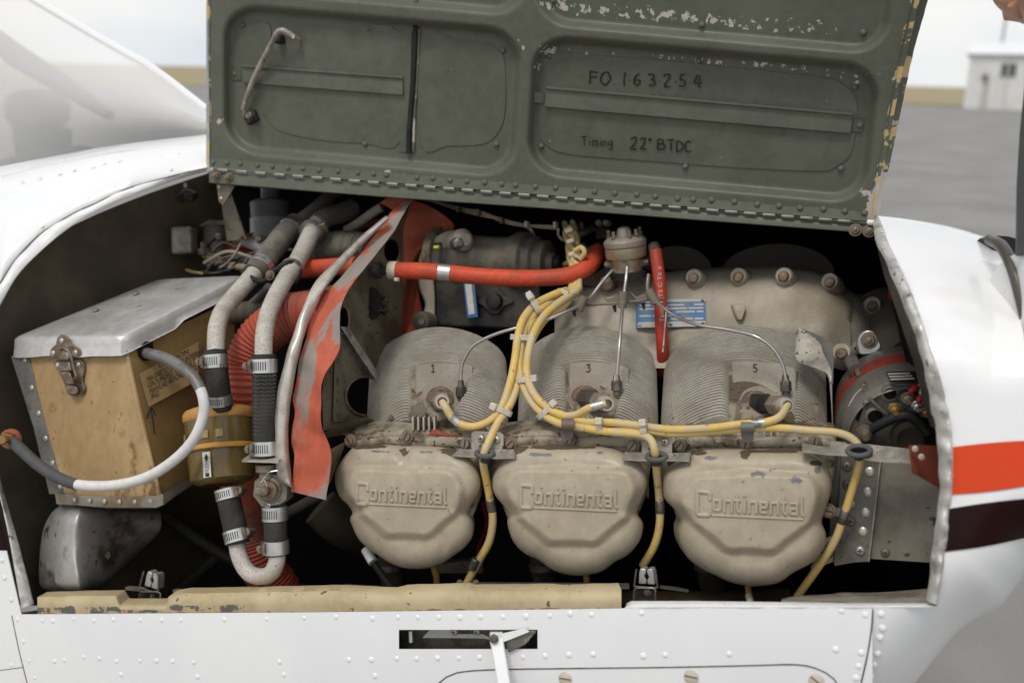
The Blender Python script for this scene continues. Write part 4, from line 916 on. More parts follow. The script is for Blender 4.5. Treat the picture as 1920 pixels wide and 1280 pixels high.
# ------------------------------------------------------------------ hose clamps and other small builders
def clamp_on(par, pos, axis, r, w, side, slots=True, screw=True, face=None):
    "worm drive clamp: band, slots facing the lens, screw housing on one side"
    axis = axis.normalized(); b = MB().lathe(pos, axis, [(r*1.0, -w/2), (r*1.06, -w/2), (r*1.07, 0), (r*1.06, w/2), (r*1.0, w/2)], 30).build('hose_clamp', ALU, par)
    nrm = (EN-axis*EN.dot(axis)).normalized(); tan = axis.cross(nrm).normalized()
    if slots:
        m2 = MB()
        for k in range(-5, 5):
            q = k*.17+.08; d = nrm*math.cos(q)+tan*math.sin(q); t_ = -nrm*math.sin(q)+tan*math.cos(q)
            m2.box(pos+d*r*1.066, axis*w*.30, t_*r*.035, d*r*.012)
        m2.build('clamp_slots', BLACKM, b)
    if screw:
        sdir = (RT*side+EN*.45).normalized(); sdir = (sdir-axis*sdir.dot(axis)).normalized(); t_ = axis.cross(sdir).normalized()
        if t_.dot(EN) < 0: t_ = -t_
        c_ = pos+sdir*r*1.35
        m2 = MB(); m2.box(pos+sdir*r*1.12, axis*w*.42, t_*r*.5, sdir*r*.10); m2.lathe(c_-t_*r*.45, t_, [(r*.24, 0), (r*.24, r*.5), (r*.33, r*.52), (r*.33, r*.95), (r*.28, r*1.0)], 14); m2.build('clamp_screw', ZINC, b)
        m2 = MB().box(c_+t_*r*.56, axis*r*.27, (sdir)*r*.04, t_*r*.02); m2.build('screw_slot', MARKER, b)
    return b
def solid(mb, name, mat, label, cat, group=None, **k): return tag(mb.build(name, mat, **k), label, cat, group)
# ------------------------------------------------------------------ battery box
BX = thing('battery_box', 'tan metal battery box with an aluminium lid and bronze latch', 'battery box', P(200, 945, .02))
A_, B_, C_, D_ = (22, 632, .015), (228, 630, -.02), (457, 514, .24), (299, 521, .27)
def lp(u, v, dy=0, do=0):
    x = lerp(lerp(A_[0], B_[0], u), lerp(D_[0], C_[0], u), v); y = lerp(lerp(A_[1], B_[1], u), lerp(D_[1], C_[1], u), v); o = lerp(lerp(A_[2], B_[2], u), lerp(D_[2], C_[2], u), v)
    return P(x, y+dy, o+do)
mb = MB(); ring = []; NE = 14
edge = [(i/NE, 0) for i in range(NE)]+[(1, i/NE) for i in range(NE)]+[(1-i/NE, 1) for i in range(NE)]+[(0, 1-i/NE) for i in range(NE)]
def rc(u, v, rad=.05):
    cu, cv = clamp(u, rad, 1-rad), clamp(v, rad*.5, 1-rad*.5); du, dv = u-cu, (v-cv)*2; L = math.hypot(du, dv)
    if L > rad and du and dv: u, v = cu+du*rad/L, cv+dv*rad/L/2
    return u, v
edge = [rc(u, v) for u, v in edge]
top = MB(); rows = []
cen = (.5, .5)
for f, dy in [(.02, -1), (.5, -1), (.93, 0), (.975, 1.2), (1., 4.5)]:
    rows.append([lp(.5+(u-.5)*f, .5+(v-.5)*f, dy) for u, v in edge])
rows.append([lp(u, v, 16, -.001) for u, v in edge]); 
rows.append([lp(.5+(u-.5)*1.008, .5+(v-.5)*1.008, (35 if v < .5 else 26)+(1.6*math.sin(u*13) if v < .02 and u < .7 else 0), -.003) for u, v in edge])
rows.append([lp(.5+(u-.5)*1.03, .5+(v-.5)*1.012, (36.5 if v < .5 else 28)+(1.6*math.sin(u*13) if v < .02 and u < .7 else 0), -.004) for u, v in edge])
mb = MB().grid(rows, True, True); mb.build('lid', mk('brushed_lid', (.60, .585, .56), .42, .55, c2=(.50, .485, .46), s2=9, bump=.05, spot=(.25, .22, .18), spot_s=120, spot_t=.74), BX, sharp=55)
for x, y in [(179, 580), (254, 549), (263, 575), (333, 543)]:
    t = (630-y)/112.; inst(mesh_of(DOME, 'bronze_rivet', mk('bronze_rivet', (.42, .33, .17), .4, .7)) if x == 179 else bpy.data.meshes['bronze_rivet'], 'rivet', BX, P(x, y, lerp(.0, .255, t)-.002), (UP*.9+EN*.3).normalized(), .0055)
F = [(50, 655, .018), (236, 655, -.012), (300, 936, -.012), (104, 930, .018)]
G = [(236, 655, -.012), (440, 560, .22), (440, 850, .22), (300, 936, -.012)]
def quadg(q, n=10, m_=10, bow=0.):
    rows = []
    for j in range(m_+1):
        v = j/m_; rows.append([P(*[lerp(lerp(q[0][k], q[1][k], i/n), lerp(q[3][k], q[2][k], i/n), v)-(bow*math.sin(math.pi*i/n)*math.sin(math.pi*v) if k == 2 else 0) for k in range(3)]) for i in range(n+1)])
    return rows
mb = MB().grid(quadg(F, bow=.003)); mb.build('front_panel', BATT, BX); mb = MB().grid(quadg(G)); mb.build('side_panel', mk('amber_side_shaded', (.24, .155, .06), .5, c2=(.20, .125, .05), s2=14, spot=(.30, .22, .11), spot_s=140, spot_t=.71), BX)  # side panel: darker copy of the box paint, shade put into its colour
mb = MB(); mb.tube([P(236, 657, -.009), P(268, 800, -.009), P(300, 934, -.009)], S(5, 260), 10); mb.build('corner_bend', BATT, BX)
mb = MB().grid([[P(50, 655, .018), P(236, 655, -.01), P(440, 560, .22)], [P(50, 655, .30), P(236, 640, .30), P(440, 545, .32)]]); mb.build('inner_deck', BLACKI, BX)
mb = MB().sheet([(20, 668), (54, 668), (70, 740), (92, 820), (121, 926), (92, 926), (62, 800)], lambda x, y: .0145, .004); mb.build('corner_strap', STRAPM, BX, bevel=.0008)
mb = MB(); mb.grid([[P(103, 925, .012), P(200, 931, -.002), P(294, 929, -.018), P(306, 925, -.016), P(330, 910, .02), P(362, 892, .07)], [P(106, 944, .011), P(200, 951, -.003), P(292, 951, -.019), P(306, 946, -.017), P(332, 926, .02), P(362, 906, .07)], [P(112, 947, .08), P(200, 953, .07), P(292, 953, .06), P(306, 948, .07), P(332, 928, .08), P(362, 908, .1)]]); mb.build('bottom_angle', mk('bottom_angle_metal', (.34, .31, .26), .45, .5, c2=(.22, .16, .10), s2=22), BX)
for x, y in [(45, 675), (58, 727), (71, 775), (84, 822), (97, 868), (111, 912)]: inst(ME_RIVM, 'rivet', BX, P(x+1, y, .0135), EN, .0042)
for x, y in [(139, 937), (167, 939), (195, 940), (223, 941), (252, 941), (281, 940)]: inst(ME_RIVM, 'rivet', BX, P(x, y, lerp(.008, -.018, (x-103)/190.)-.001), EN, .0036)
# latch
def sp_(mbx, pts, o, th, n=4, closed=True): return mbx.sheet([(p.x, p.y) for p in cr([(a, b, 0) for a, b in pts], n, True)], o, th)
lt = sp_(MB(), [(115, 627), (126, 632), (133, 645), (147, 652), (153, 662), (148, 669), (133, 669), (100, 671), (93, 664), (96, 653), (104, 645), (107, 633)], -.012, .005).build('latch_plate', LATCHM, BX, bevel=.0012)
lk = sp_(MB(), [(104, 675), (120, 679), (138, 674), (150, 675), (158, 684), (157, 697), (154, 712), (159, 728), (152, 741), (140, 742), (127, 738), (118, 715), (108, 695), (101, 684)], -.006, .005).build('keeper_plate', LATCHM, BX, bevel=.0012)
sp_(MB(), [(108, 659), (114, 654), (122, 656), (129, 666), (128, 674), (118, 676), (108, 674), (105, 666)], -.018, .006).build('latch_hook', LATCHM, BX, bevel=.002)
MB().sheet([(107, 678), (130, 678), (134, 696), (113, 696)], -.016, .008).build('latch_lever', LATCHM, BX, bevel=.0015); MB().sheet([(114, 697), (130, 697), (139, 720), (121, 721)], -.018, .008).build('latch_tongue', LATCHM, BX, bevel=.0015)
sp_(MB(), [(122, 723), (138, 722), (145, 730), (142, 739), (130, 740), (125, 734)], -.014, .008, 3).build('latch_tab', LATCHM, BX, bevel=.0015)
mb = MB(); tubepx(mb, [(112, 655, -.02), (119, 652, -.022), (128, 658, -.022), (134, 672, -.021), (139, 692, -.02), (143, 708, -.018), (139, 709, -.016)], 2.7, 5, 8); mb.build('latch_bail', LATCHM, BX)
for x, y in [(115, 639), (99, 662), (141, 661), (107, 685), (146, 684)]: inst(ME_RIVM, 'rivet', BX, P(x, y, -.0125 if y < 670 else -.0065), EN, .0038)
# printing on the side and marker arrow
_g0, _g1, _g3 = P(*G[0]), P(*G[1]), P(*G[3]); _gn = (_g1-_g0).cross(_g3-_g0).normalized(); _gn = _gn if _gn.dot(CAMPOS-_g0) > 0 else -_gn
def onside(x, y, lift=.0):
    r = (P(x, y, .05)-CAMPOS).normalized(); t = (_g0+_gn*lift-CAMPOS).dot(_gn)/r.dot(_gn); return CAMPOS+r*t
def sideprism(pts, lift, th): f_ = [onside(x, y, lift) for x, y in pts]; return MB().prism(f_, [p-_gn*th for p in f_])
def sidep(x, y):   # point on side panel plane
    u = (x-lerp(236, 300, clamp((y-655)/281.)))/(440-236.); return lerp(-.012, .22, clamp(u, -.2, 1.2))-.0015
mb = sideprism([(262, 700), (372, 640), (372, 712), (280, 762)], .0025, .002); mb.build('placard', mk('faded_placard', (.27, .18, .085), .55), BX)
def font(txt, fn, mat, par, name, size=1.):
    cu = bpy.data.curves.new('t', 'FONT'); cu.body = txt; cu.size = size; ob = bpy.data.objects.new('t', cu); COL.objects.link(ob)
    bpy.context.view_layer.update(); me = bpy.data.meshes.new_from_object(ob); vs_ = [v.co.copy() for v in me.vertices]; fs = [tuple(p.vertices) for p in me.polygons]
    bpy.data.objects.remove(ob); bpy.data.meshes.remove(me)
    m2 = MB(); m2.add([fn(v.x, v.y) for v in vs_], fs); return m2.build(name, mat, par, recalc=False)
def side_text(txt, x, y, w, h, slope):
    def fn(a, b): X = x+a*w; Y = y-b*h+slope*a*w; return onside(X, Y, .0032)
    return font(txt, fn, INKB, BX, 'placard_print')
side_text('CAUTION', 297, 690, 12.5, 14, -.50); side_text('MAGNETO IS NOT INTERNALLY', 275, 717, 8.3, 15, -.52); side_text('GROUNDED. CONSULT', 277, 728, 8.3, 15, -.52); side_text('MANUAL BEFORE DISCONNECT-', 280, 739, 8.3, 15, -.52); side_text('ING.', 283, 749, 8.3, 15, -.5)
mb = MB()
for L in [[(290, 814), (287, 790), (283, 765)], [(275, 785), (279, 774), (284, 763)], [(284, 763), (288, 770), (292, 779)]]:
    c = cr([(a, b, 0) for a, b in L], 5); mb.grid([[onside(p.x-1.6, p.y, .0025) for p in c], [onside(p.x+1.6, p.y+.6, .0025) for p in c]])
mb.build('marker_arrow', MARKER, BX, recalc=False)
sideprism([(258, 655), (272, 640), (287, 640), (288, 660), (280, 675), (268, 676), (260, 668)], .002, .001).build('cable_notch', BLACKI, BX)
# ------------------------------------------------------------------ battery cable
CB = thing('battery_cable', 'thick white battery cable with grey sleeved ends looping across the battery box', 'cable', P(210, 910, -.05))
cp = [(272, 662, .03), (292, 666, -.005), (318, 675, -.03), (345, 692, -.045), (366, 712, -.05), (380, 742, -.055), (382, 775, -.055), (366, 818, -.058), (335, 855, -.06), (290, 887, -.06), (245, 904, -.06), (195, 911, -.06), (145, 908, -.058), (105, 893, -.055), (70, 870, -.05), (42, 845, -.045), (24, 828, -.04)]
c = cr(cp, 8); i1 = min(range(len(c)), key=lambda i: abs(c[i].x-378)+abs(c[i].y-728)); i2 = min(range(len(c)), key=lambda i: abs(c[i].x-147)+abs(c[i].y-908))
for nm, seg_, r, mt in [('sleeve', c[:i1+1], 10.8, STRAPM), ('jacket', c[i1:i2+1], 10, mk('white_cable', (.66, .64, .62), .42)), ('sleeve', c[i2:], 10.8, mk('dark_sleeve', (.075, .075, .075), .55))]:
    mb = MB(); mb.tube([P(*p) for p in seg_], [S(r, p.x, p.z) for p in seg_], 16); mb.build(nm, mt, CB)
mb = MB().lathe(P(19, 823, -.035), (EN+EX*.5).normalized(), [(S(19, 20), -.004), (S(19, 20), .0), (S(16, 20), .003)], 20); mb.build('red_washer', mk('copper_washer', (.36, .13, .07), .5, .3), CB)
mb = MB().lathe(P(20, 822, -.035), (EN+EX*.5).normalized(), [(S(13, 20), .002), (S(13, 20), .012), (S(11, 20), .014)], 6); mb.lathe(P(20, 822, -.035), (EN+EX*.5).normalized(), [(S(8, 20), .013), (S(8, 20), .026), (S(6, 20), .028)], 14); mb.build('terminal_nut', BRASS, CB)
# ------------------------------------------------------------------ rusty scoop under the battery box
SCP = thing('air_scoop', 'dented silver and rust air scoop below the battery box', 'scoop', P(150, 1105, .02))
prof = cr([(115, 945, 0), (96, 962, 0), (82, 990, 0), (75, 1030, 0), (73, 1075, 0), (76, 1098, 0), (95, 1108, 0), (120, 1111, 0)], 5); ridge = cr([(150, 948, 0), (140, 985, 0), (138, 1030, 0), (142, 1075, 0), (146, 1103, 0), (150, 1110, 0)], 5); mid = cr([(222, 950, 0), (215, 990, 0), (212, 1040, 0), (208, 1075, 0), (200, 1092, 0), (190, 1104, 0)], 5); far = cr([(300, 952, 0), (302, 985, 0), (292, 1006, 0), (275, 1020, 0), (255, 1040, 0), (232, 1062, 0)], 5)
cs = [resample(q, 26) for q in (prof, ridge, mid, far)]; rows = []
for j in range(26):
    sec = [(cs[0][j].x, cs[0][j].y, .06), (lerp(cs[0][j].x, cs[1][j].x, .45), lerp(cs[0][j].y, cs[1][j].y, .45), .012), (lerp(cs[0][j].x, cs[1][j].x, .9), cs[1][j].y, -.006), (cs[1][j].x+8, cs[1][j].y, .0), (lerp(cs[1][j].x, cs[2][j].x, .6), lerp(cs[1][j].y, cs[2][j].y, .6), .05), (cs[2][j].x, cs[2][j].y, .10), (cs[3][j].x, cs[3][j].y, .2)]
    e = .05*(1-math.sqrt(max(0, 1-(1-min(1, min(j, 25-j)/5.))**2))); rows.append([P(p.x, p.y, p.z+e+.002*nz2(p.x, p.y, .04)) for p in cr(sec, 5)])
mb = MB().grid(rows); mb.build('scoop_shell', SCOOPM, SCP, sharp=70); mb = MB().grid([[q+FW*.004 for q in r] for r in [[p+FW*.12 for p in rows[0]], rows[0]]]); mb.build('scoop_top', STEELD, SCP)
inst(HEX, 'bolt', SCP, P(197, 1040, .08), (EN+EX*.6).normalized(), .005)
# ------------------------------------------------------------------ coolant like fuel lines on the left
LA = thing('fuel_line', 'speckled grey fuel line running down to the amber filter', 'fuel line', P(408, 700, 0.))
pa = [(640, 350, .46), (592, 392, .36), (550, 424, .30)]; mb = MB(); tubepx(mb, pa, 13.5, 6, 14); mb.build('pipe', PIPE2, LA)
ha = [(556, 420, .30), (530, 444, .26), (500, 484, .2), (476, 513, .165)]; mb = MB(); tubepx(mb, ha, 21.5, 8, 18, True, (.006, .02)); mb.build('rubber_hose', GREYHOSE, LA)
pa = [(484, 505, .175), (462, 530, .14), (436, 560, .10), (416, 586, .06), (407, 612, .03), (405, 640, .01), (405, 662, .0)]; mb = MB(); tubepx(mb, pa, 16.5, 8, 18); mb.build('pipe', PIPE, LA)
hb_ = [(404, 656, 0), (407, 700, 0), (414, 752, .012), (416, 766, .016)]; mb = MB(); tubepx(mb, hb_, [21][0], 6, 22); mb.build('rubber_hose', HOSE, LA)
clamp_on(LA, P(548, 427, .285), P(530, 444, .26)-P(556, 420, .30), S(22, 548, .28), .012, -.4, True, False); clamp_on(LA, P(489, 498, .183), P(476, 513, .165)-P(500, 484, .2), S(22, 489, .18), .012, -.4, True, False)
clamp_on(LA, P(404, 677, 0), P(407, 700, 0)-P(404, 656, 0), S(22, 404), .018, -1.4); clamp_on(LA, P(413, 748, .011), P(416, 766, .016)-P(407, 700, 0), S(21.5, 413), .014, 1.2, True, False)
LB = thing('fuel_line', 'speckled grey fuel line beside the edge moulding with herringbone rubber hose', 'fuel line', P(495, 750, -.01))
mb = MB(); tubepx(mb, [(660, 392, .36), (636, 401, .33), (612, 408, .30), (596, 420, .28)], 19, 6, 16); mb.build('rubber_hose', GREYHOSE, LB)
pb_ = [(600, 412, .29), (584, 436, .26), (572, 462, .22), (556, 492, .17), (536, 522, .12), (515, 560, .07), (501, 595, .03), (495, 630, 0), (494, 672, -.01)]; mb = MB(); tubepx(mb, pb_, 16.5, 8, 18); mb.build('pipe', PIPE, LB)
mb = MB(); tubepx(mb, [(494, 664, -.01), (495, 700, -.01), (497, 770, -.012), (498, 832, -.012)], 23, 8, 22); mb.build('rubber_hose', HOSE, LB)
m2 = MB()   # raised herringbone of the braid
for j in range(16):
    y = 705+7.2*j
    for k in range(-3, 4):
        x0 = 496+k*6.2; pts = []
        for s_ in range(3):
            xx = x0-3.1+3.1*s_; off = (xx-496)/23.; off = clamp(off, -.98, .98)
            hc = P(496.5, y+(2.4 if (s_+k) % 2 else -2.4), -.0115); vn = (CAMPOS-hc); vn = (vn-EU*vn.dot(EU)).normalized(); vt = EU.cross(vn).normalized(); pts.append(hc+(vn*math.sqrt(1-off*off)+vt*off)*S(23.2, 496))
        m2.tube(pts, S(1.3, 496), 5)
m2.build('braid', mk('braid_ridge', (.075, .072, .066), .75), LB)
clamp_on(LB, P(584, 434, .262), P(572, 462, .22)-P(600, 412, .29), S(21, 584, .26), .012, .8, False); clamp_on(LB, P(546, 505, .15), P(536, 522, .12)-P(556, 492, .17), S(20, 546, .15), .010, -.8, False, False)
mb = MB(); tubepx(mb, [(498, 512, .13), (517, 506, .125), (536, 493, .13), (556, 494, .15), (562, 512, .15), (552, 530, .14)], 5, 6, 8); mb.build('p_clamp', BLACK, LB)
mb = MB(); tubepx(mb, [(455, 508, .16), (470, 520, .14), (490, 527, .14), (505, 522, .14)], 5, 6, 8); mb.build('p_clamp', BLACK, LA); inst(HEX, 'bolt', LB, P(506, 516, .12), EN, .005)
clamp_on(LB, P(494.5, 686, -.01), EU, S(24, 495), .018, -.9); clamp_on(LB, P(498, 840, -.012), EU, S(23, 498), .018, -1.3)
mb = MB().lathe(P(498, 862, -.012), EU, [(S(21, 498), 0), (S(21, 498), S(15, 498))], 6); mb.build('hex_nut', BLACKM, LB)
mb = MB(); mb.add([P(453, 862, -.035), P(522, 864, -.035), P(534, 848, .02), P(484, 840, .02), P(453, 866, -.035), P(522, 868, -.035)], [(0, 1, 2, 3), (0, 4, 5, 1)]); mb.build('bracket_plate', ALUD, LB)
# ------------------------------------------------------------------ drain valve and U bend
DV = thing('fuel_valve', 'dull metal fuel valve with safety wire beside the chrome moulding', 'valve', P(506, 915, 0))
MB().lathe(P(500, 885, -.01), EU, [(S(14, 500), -S(12, 500)), (S(14, 500), 0), (S(20, 500), .001), (S(20, 500), S(14, 500))], 20).build('neck', DIRTYM, DV)
dvn = (EN*.9+EX*.35).normalized(); VM = mk('valve_casting', (.24, .215, .18), .5, .4, c2=(.15, .13, .1), s2=40)
MB().lathe(P(511, 918, .0), dvn, [(S(36, 510), -.02), (S(36, 510), .006), (S(33, 510), .010)], 8, .3).build('valve_body', VM, DV)
MB().lathe(P(509, 915, .0), dvn, [(S(23, 510), .008), (S(23, 510), .013), (S(18, 510), .014), (S(18, 510), .022), (S(9, 510), .023), (S(9, 510), .036), (S(7, 510), .038)], 20).build('valve_stem', ZINC, DV)
mb = MB().box(P(489, 920, -.03), EX*S(9, 490), EU*S(7, 490), EN*.006); mb.build('valve_lever', VM, DV, bevel=.002)
mb = MB(); tubepx(mb, [(520, 882, -.03), (505, 885, -.035), (498, 893, -.035), (490, 903, -.04), (484, 912, -.04), (495, 900, -.04), (500, 912, -.04), (497, 930, -.035), (492, 936, -.03)], 1.1, 5, 6); tubepx(mb, [(500, 944, -.03), (506, 947, -.03), (504, 951, -.03), (497, 949, -.03), (515, 945, -.03), (528, 940, -.02)], 1.1, 5, 6); mb.build('safety_wire', STEEL, DV)
UB = thing('fuel_hose', 'speckled white U bend joining two short black hoses under the amber filter', 'fuel hose', P(490, 1085, 0))
mb = MB(); tubepx(mb, [(443, 1010, .0), (448, 1040, -.002), (462, 1068, -.004), (482, 1080, -.005), (505, 1076, -.005), (517, 1058, -.004), (520, 1035, -.002), (520, 1020, 0)], 15.5, 8, 20); mb.build('u_bend', PIPE, UB)
mb = MB(); tubepx(mb, [(425, 915, .005), (432, 950, .003), (443, 1000, 0), (446, 1018, 0)], 22, 6, 20); mb.build('rubber_hose', HOSE, UB); mb = MB(); tubepx(mb, [(514, 945, 0), (516, 985, 0), (518, 1040, 0)], 21.5, 6, 20); mb.build('rubber_hose', HOSE, UB)
clamp_on(UB, P(428, 926, .004), P(425, 915, .005)-P(432, 950, .003), S(23, 428), .014, 1.3); clamp_on(UB, P(444, 1004, 0), P(443, 1000, 0)-P(432, 950, .003), S(23, 444), .016, 1.2); clamp_on(UB, P(515, 962, 0), EU, S(22.5, 515), .018, 1.2, True, False); clamp_on(UB, P(518, 1025, 0), EU, S(22.5, 518), .017, -.8, False)
# ------------------------------------------------------------------ amber filter
FI = thing('fuel_filter', 'amber plastic fuel filter with a FLOW arrow label', 'fuel filter', P(414, 905, .05))
fa = (P(412, 760, .05)-P(420, 905, .03)).normalized(); fb = P(418, 905, .03); u_ = S(1, 414, .04); fc = fb+fa*0
MB().lathe(fc, fa, [(40*u_, -3*u_), (50*u_, 0), (58*u_, 6*u_), (61*u_, 50*u_), (61*u_, 58*u_), (64*u_, 60*u_), (64*u_, 68*u_), (62*u_, 70*u_), (64*u_, 122*u_)], 44, cap=False).build('bowl', AMBER, FI)
MB().lathe(fc, fa, [(65*u_, 58*u_), (67.5*u_, 60*u_), (67.5*u_, 66*u_), (65*u_, 68*u_)], 44, cap=False).build('joint_ring', AMBER2, FI)
MB().lathe(fc, fa, [(64*u_, 116*u_), (66.5*u_, 120*u_), (66.5*u_, 130*u_), (63*u_, 136*u_), (50*u_, 141*u_), (20*u_, 143*u_), (19*u_, 160*u_)], 44).build('filter_lid', AMBER2, FI)
m2 = MB(); rw = []
for h in (8*u_, 112*u_): rw.append([fc+fa*h+(fa.orthogonal().normalized()*math.cos(2*math.pi*k/80)+fa.cross(fa.orthogonal().normalized())*math.sin(2*math.pi*k/80))*((54 if k % 2 else 45)*u_) for k in range(80)])
m2.grid(rw, True, True, True); m2.build('filter_element', PLEAT, FI, sharp=10)
def onfilter(dx, h, lift=1.0):   # dx px from axis
    q = math.asin(clamp(dx/66., -.99, .99)); nrm = (EN-fa*EN.dot(fa)).normalized(); rt_ = fa.cross(nrm).normalized(); return fc+fa*(h*u_)+(nrm*math.cos(q)-rt_*math.sin(q)*-1)*((66+lift)*u_)
def lab(x0, x1, h0, h1, name, mat, lift=.6): mb_ = MB(); mb_.grid([[onfilter(lerp(x0, x1, i/6), h, lift) for i in range(7)] for h in (h1, h0)]); return mb_.build(name, mat, FI, recalc=False)
lab(12, 26, 6, 52, 'flow_label', LABELW); 
mb = MB(); mb.add([onfilter(a, b, 1.0) for a, b in [(15, 40), (19, 49), (24, 40)]], [(0, 1, 2)]); mb.add([onfilter(a, b, 1.0) for a, b in [(17.5, 36), (21.5, 36), (21.5, 40), (17.5, 40)]], [(0, 1, 2, 3)]); mb.add([onfilter(a, b, 1.0) for a, b in [(16, 7), (23, 7), (23, 14), (16, 14)]], [(0, 1, 2, 3)]); mb.build('flow_arrow', MARKER, FI, recalc=False)
font('FLOW', lambda a, b: onfilter(22.5-b*8.5, 15+a*8.6, 1.0), MARKER, FI, 'flow_print')
for x0, x1 in [(-42, -31), (10, 24), (36, 46)]: lab(x0, x1, 78, 92, 'mesh_window', PLEAT, .3)
mb = MB(); q0 = fc+fa*(145*u_); mb.add([q0+RT*(a*u_)-FW*(b*u_*1.0) for a, b in [(-28, 33), (-24, 48), (52, 22), (46, 8)]], [(0, 1, 2, 3)]); mb.build('lid_label', LABELW, FI, recalc=False)
# ------------------------------------------------------------------ corrugated ducts
m2 = MB(); tubepx(m2, [(615, 585, .12), (570, 588, .12), (525, 603, .115), (486, 634, .11), (464, 680, .105), (458, 740, .10), (457, 810, .13), (455, 900, .2), (462, 980, .25), (486, 1050, .28), (525, 1110, .32)], 40, 10, 28, True, (.0065, .045))
solid(m2, 'corrugated_duct', REDDUST, 'red corrugated hose bending down behind the two fuel lines', 'duct')
m2 = MB(); tubepx(m2, [(580, 470, .33), (612, 465, .32), (650, 462, .3), (690, 465, .3)], 28, 10, 24, True, (.006, .06)); solid(m2, 'corrugated_duct', GREYHOSE, 'grey corrugated hose end behind the top of the edge moulding', 'duct')
m2 = MB(); tubepx(m2, [(436, 588, .2), (480, 582, .2), (560, 566, .2), (660, 548, .2)], 19, 10, 20, True, (.006, .07)); solid(m2, 'corrugated_duct', mk('brown_duct', (.10, .085, .06), .75), 'thin brown corrugated hose crossing behind the grey pipes', 'duct')
m2 = MB(); tubepx(m2, [(540, 508, .22), (600, 503, .21), (670, 497, .2)], 17, 8, 16); solid(m2, 'fire_sleeve_hose', REDHOSE, 'short orange hose behind the fuel lines left of the seal', 'hose')
m2 = MB(); tubepx(m2, [(505, 537, .17), (490, 553, .18), (470, 572, .2)], 8, 6, 12); solid(m2, 'drain_tube', STRAPM, 'short grey tube between the two fuel lines', 'tube')
m2 = MB(); tubepx(m2, [(600, 950, .2), (640, 985, .22), (700, 1010, .26)], 38, 8, 18); solid(m2, 'exhaust_pipe', mk('dark_exhaust', (.035, .026, .017), .7), 'dark brown exhaust pipe below the aft rocker cover', 'pipe')
# ------------------------------------------------------------------ aft baffle wall, moulding and seals
BA = thing('engine_baffle', 'grey sheet metal baffle wall with round holes beside the aft cylinder', 'baffle', P(690, 800, .12), None)
def bo(x, y): return interp([(560, .0), (620, .075), (690, .19), (760, .30)], x)
outl = [(770, 378), (742, 420), (700, 470), (660, 525), (630, 590), (612, 660), (604, 740), (606, 808), (660, 792), (700, 784), (738, 800), (775, 822), (775, 760), (752, 640), (757, 520), (756, 430)]
from mathutils.geometry import tessellate_polygon
def holed(outline, holes, ofn, th, name, mat, par):
    loops = [[Vector((x, y, 0)) for x, y in outline]]+[[Vector((cx_+rx*math.cos(2*math.pi*k/20), cy_+ry*math.sin(2*math.pi*k/20), 0)) for k in range(20)] for cx_, cy_, rx, ry in holes]
    tri = tessellate_polygon(loops); allp = [p for l in loops for p in l]; n = len(allp); m2 = MB()
    fr = [P(p.x, p.y, ofn(p.x, p.y)) for p in allp]; bk = [P(p.x, p.y, ofn(p.x, p.y)+th) for p in allp]; fs = [tuple(t) for t in tri]+[tuple(reversed([i+n for i in t])) for t in tri]
    b = 0
    for l in loops:
        L = len(l); fs += [(b+i, b+(i+1) % L, b+(i+1) % L+n, b+i+n) for i in range(L)]; b += L
    return m2.add(fr+bk, fs).build(name, mat, par)
holed(outl, [(684, 742, 35, 36), (734, 470, 14, 22), (644, 600, 11, 26)], bo, .002, 'baffle_sheet', DIRTYM, BA)
mb = MB(); mb.tube([P(684+36*math.cos(q), 742+37*math.sin(q), bo(684+36*math.cos(q), 742)-.002) for q in [2*math.pi*k/30 for k in range(31)]], .0022, 8); mb.build('hole_rim', RUSTB, BA)
mb = MB(); mb.tube([P(644+11*math.cos(q), 600+26*math.sin(q), bo(644, 600)-.002) for q in [2*math.pi*k/24 for k in range(25)]], .0016, 8); mb.build('hole_rim', ZINC, BA)
def disc(x, y, rx, ry, o, th, name, mat, par, ax_=None):
    m2 = MB(); fr = []; 
    for f, e in [(1., th), (1., 0), (.85, -.004), (.55, -.005)]: fr.append([P(x+rx*f*math.cos(q)-e*0, y+ry*f*math.sin(q), o+e) for q in [2*math.pi*k/26 for k in range(26)]])
    return m2.grid(fr, True, False, True).build(name, mat, par)
disc(699, 569, 17, 30, bo(699, 0)-.012, .014, 'rubber_grommet', BLACK, BA)
mb = MB(); random.seed(5)
for k in range(26):
    q = random.uniform(0, 6.28); r0 = random.uniform(2, 9); p0 = (722+r0*math.cos(q), 573+1.8*r0*math.sin(q)); mb.tube([P(p0[0]-6, p0[1], .19), P(p0[0], p0[1], .185), P(p0[0]+random.uniform(-2, 7), p0[1]+random.uniform(-9, 9), .18+random.uniform(-.01, .01))], .0006, 4)
mb.build('frayed_sleeve', mk('frayed_fibre', (.12, .10, .075), .8), BA); disc(720, 573, 10, 18, .195, .01, 'sleeve_end', BLACK, BA)
mb = MB().sheet([(628, 655), (640, 655), (640, 790), (624, 790)], lambda x, y: bo(x, y)-.004, .003); mb.build('stiffener', DIRTYM, BA)
for y in (676, 712, 750, 776): inst(ME_RIVD, 'rivet', BA, P(633, y, bo(633, 0)-.005), EN, .0032)
mb = MB(); ribbon(mb, [(638, 612), (700, 706), (766, 800)], [(652, 613), (714, 706), (775, 802)], 12, lambda x, y: bo(x, y)-.012-.05*clamp((x-640)/130), lambda x, y: bo(x, y)-.008-.05*clamp((x-640)/130), 0, 2, .003); mb.build('brace', ALUD, BA)
mb = MB(); mb.grid([[P(604, 812, .05), P(640, 795, .06), P(684, 781, .09), P(712, 790, .12)], [P(606, 822, .07), P(640, 816, .09), P(684, 812, .12), P(712, 815, .14)]]); mb.shell if 0 else None; mb.build('lower_flange', DIRTYM, BA)
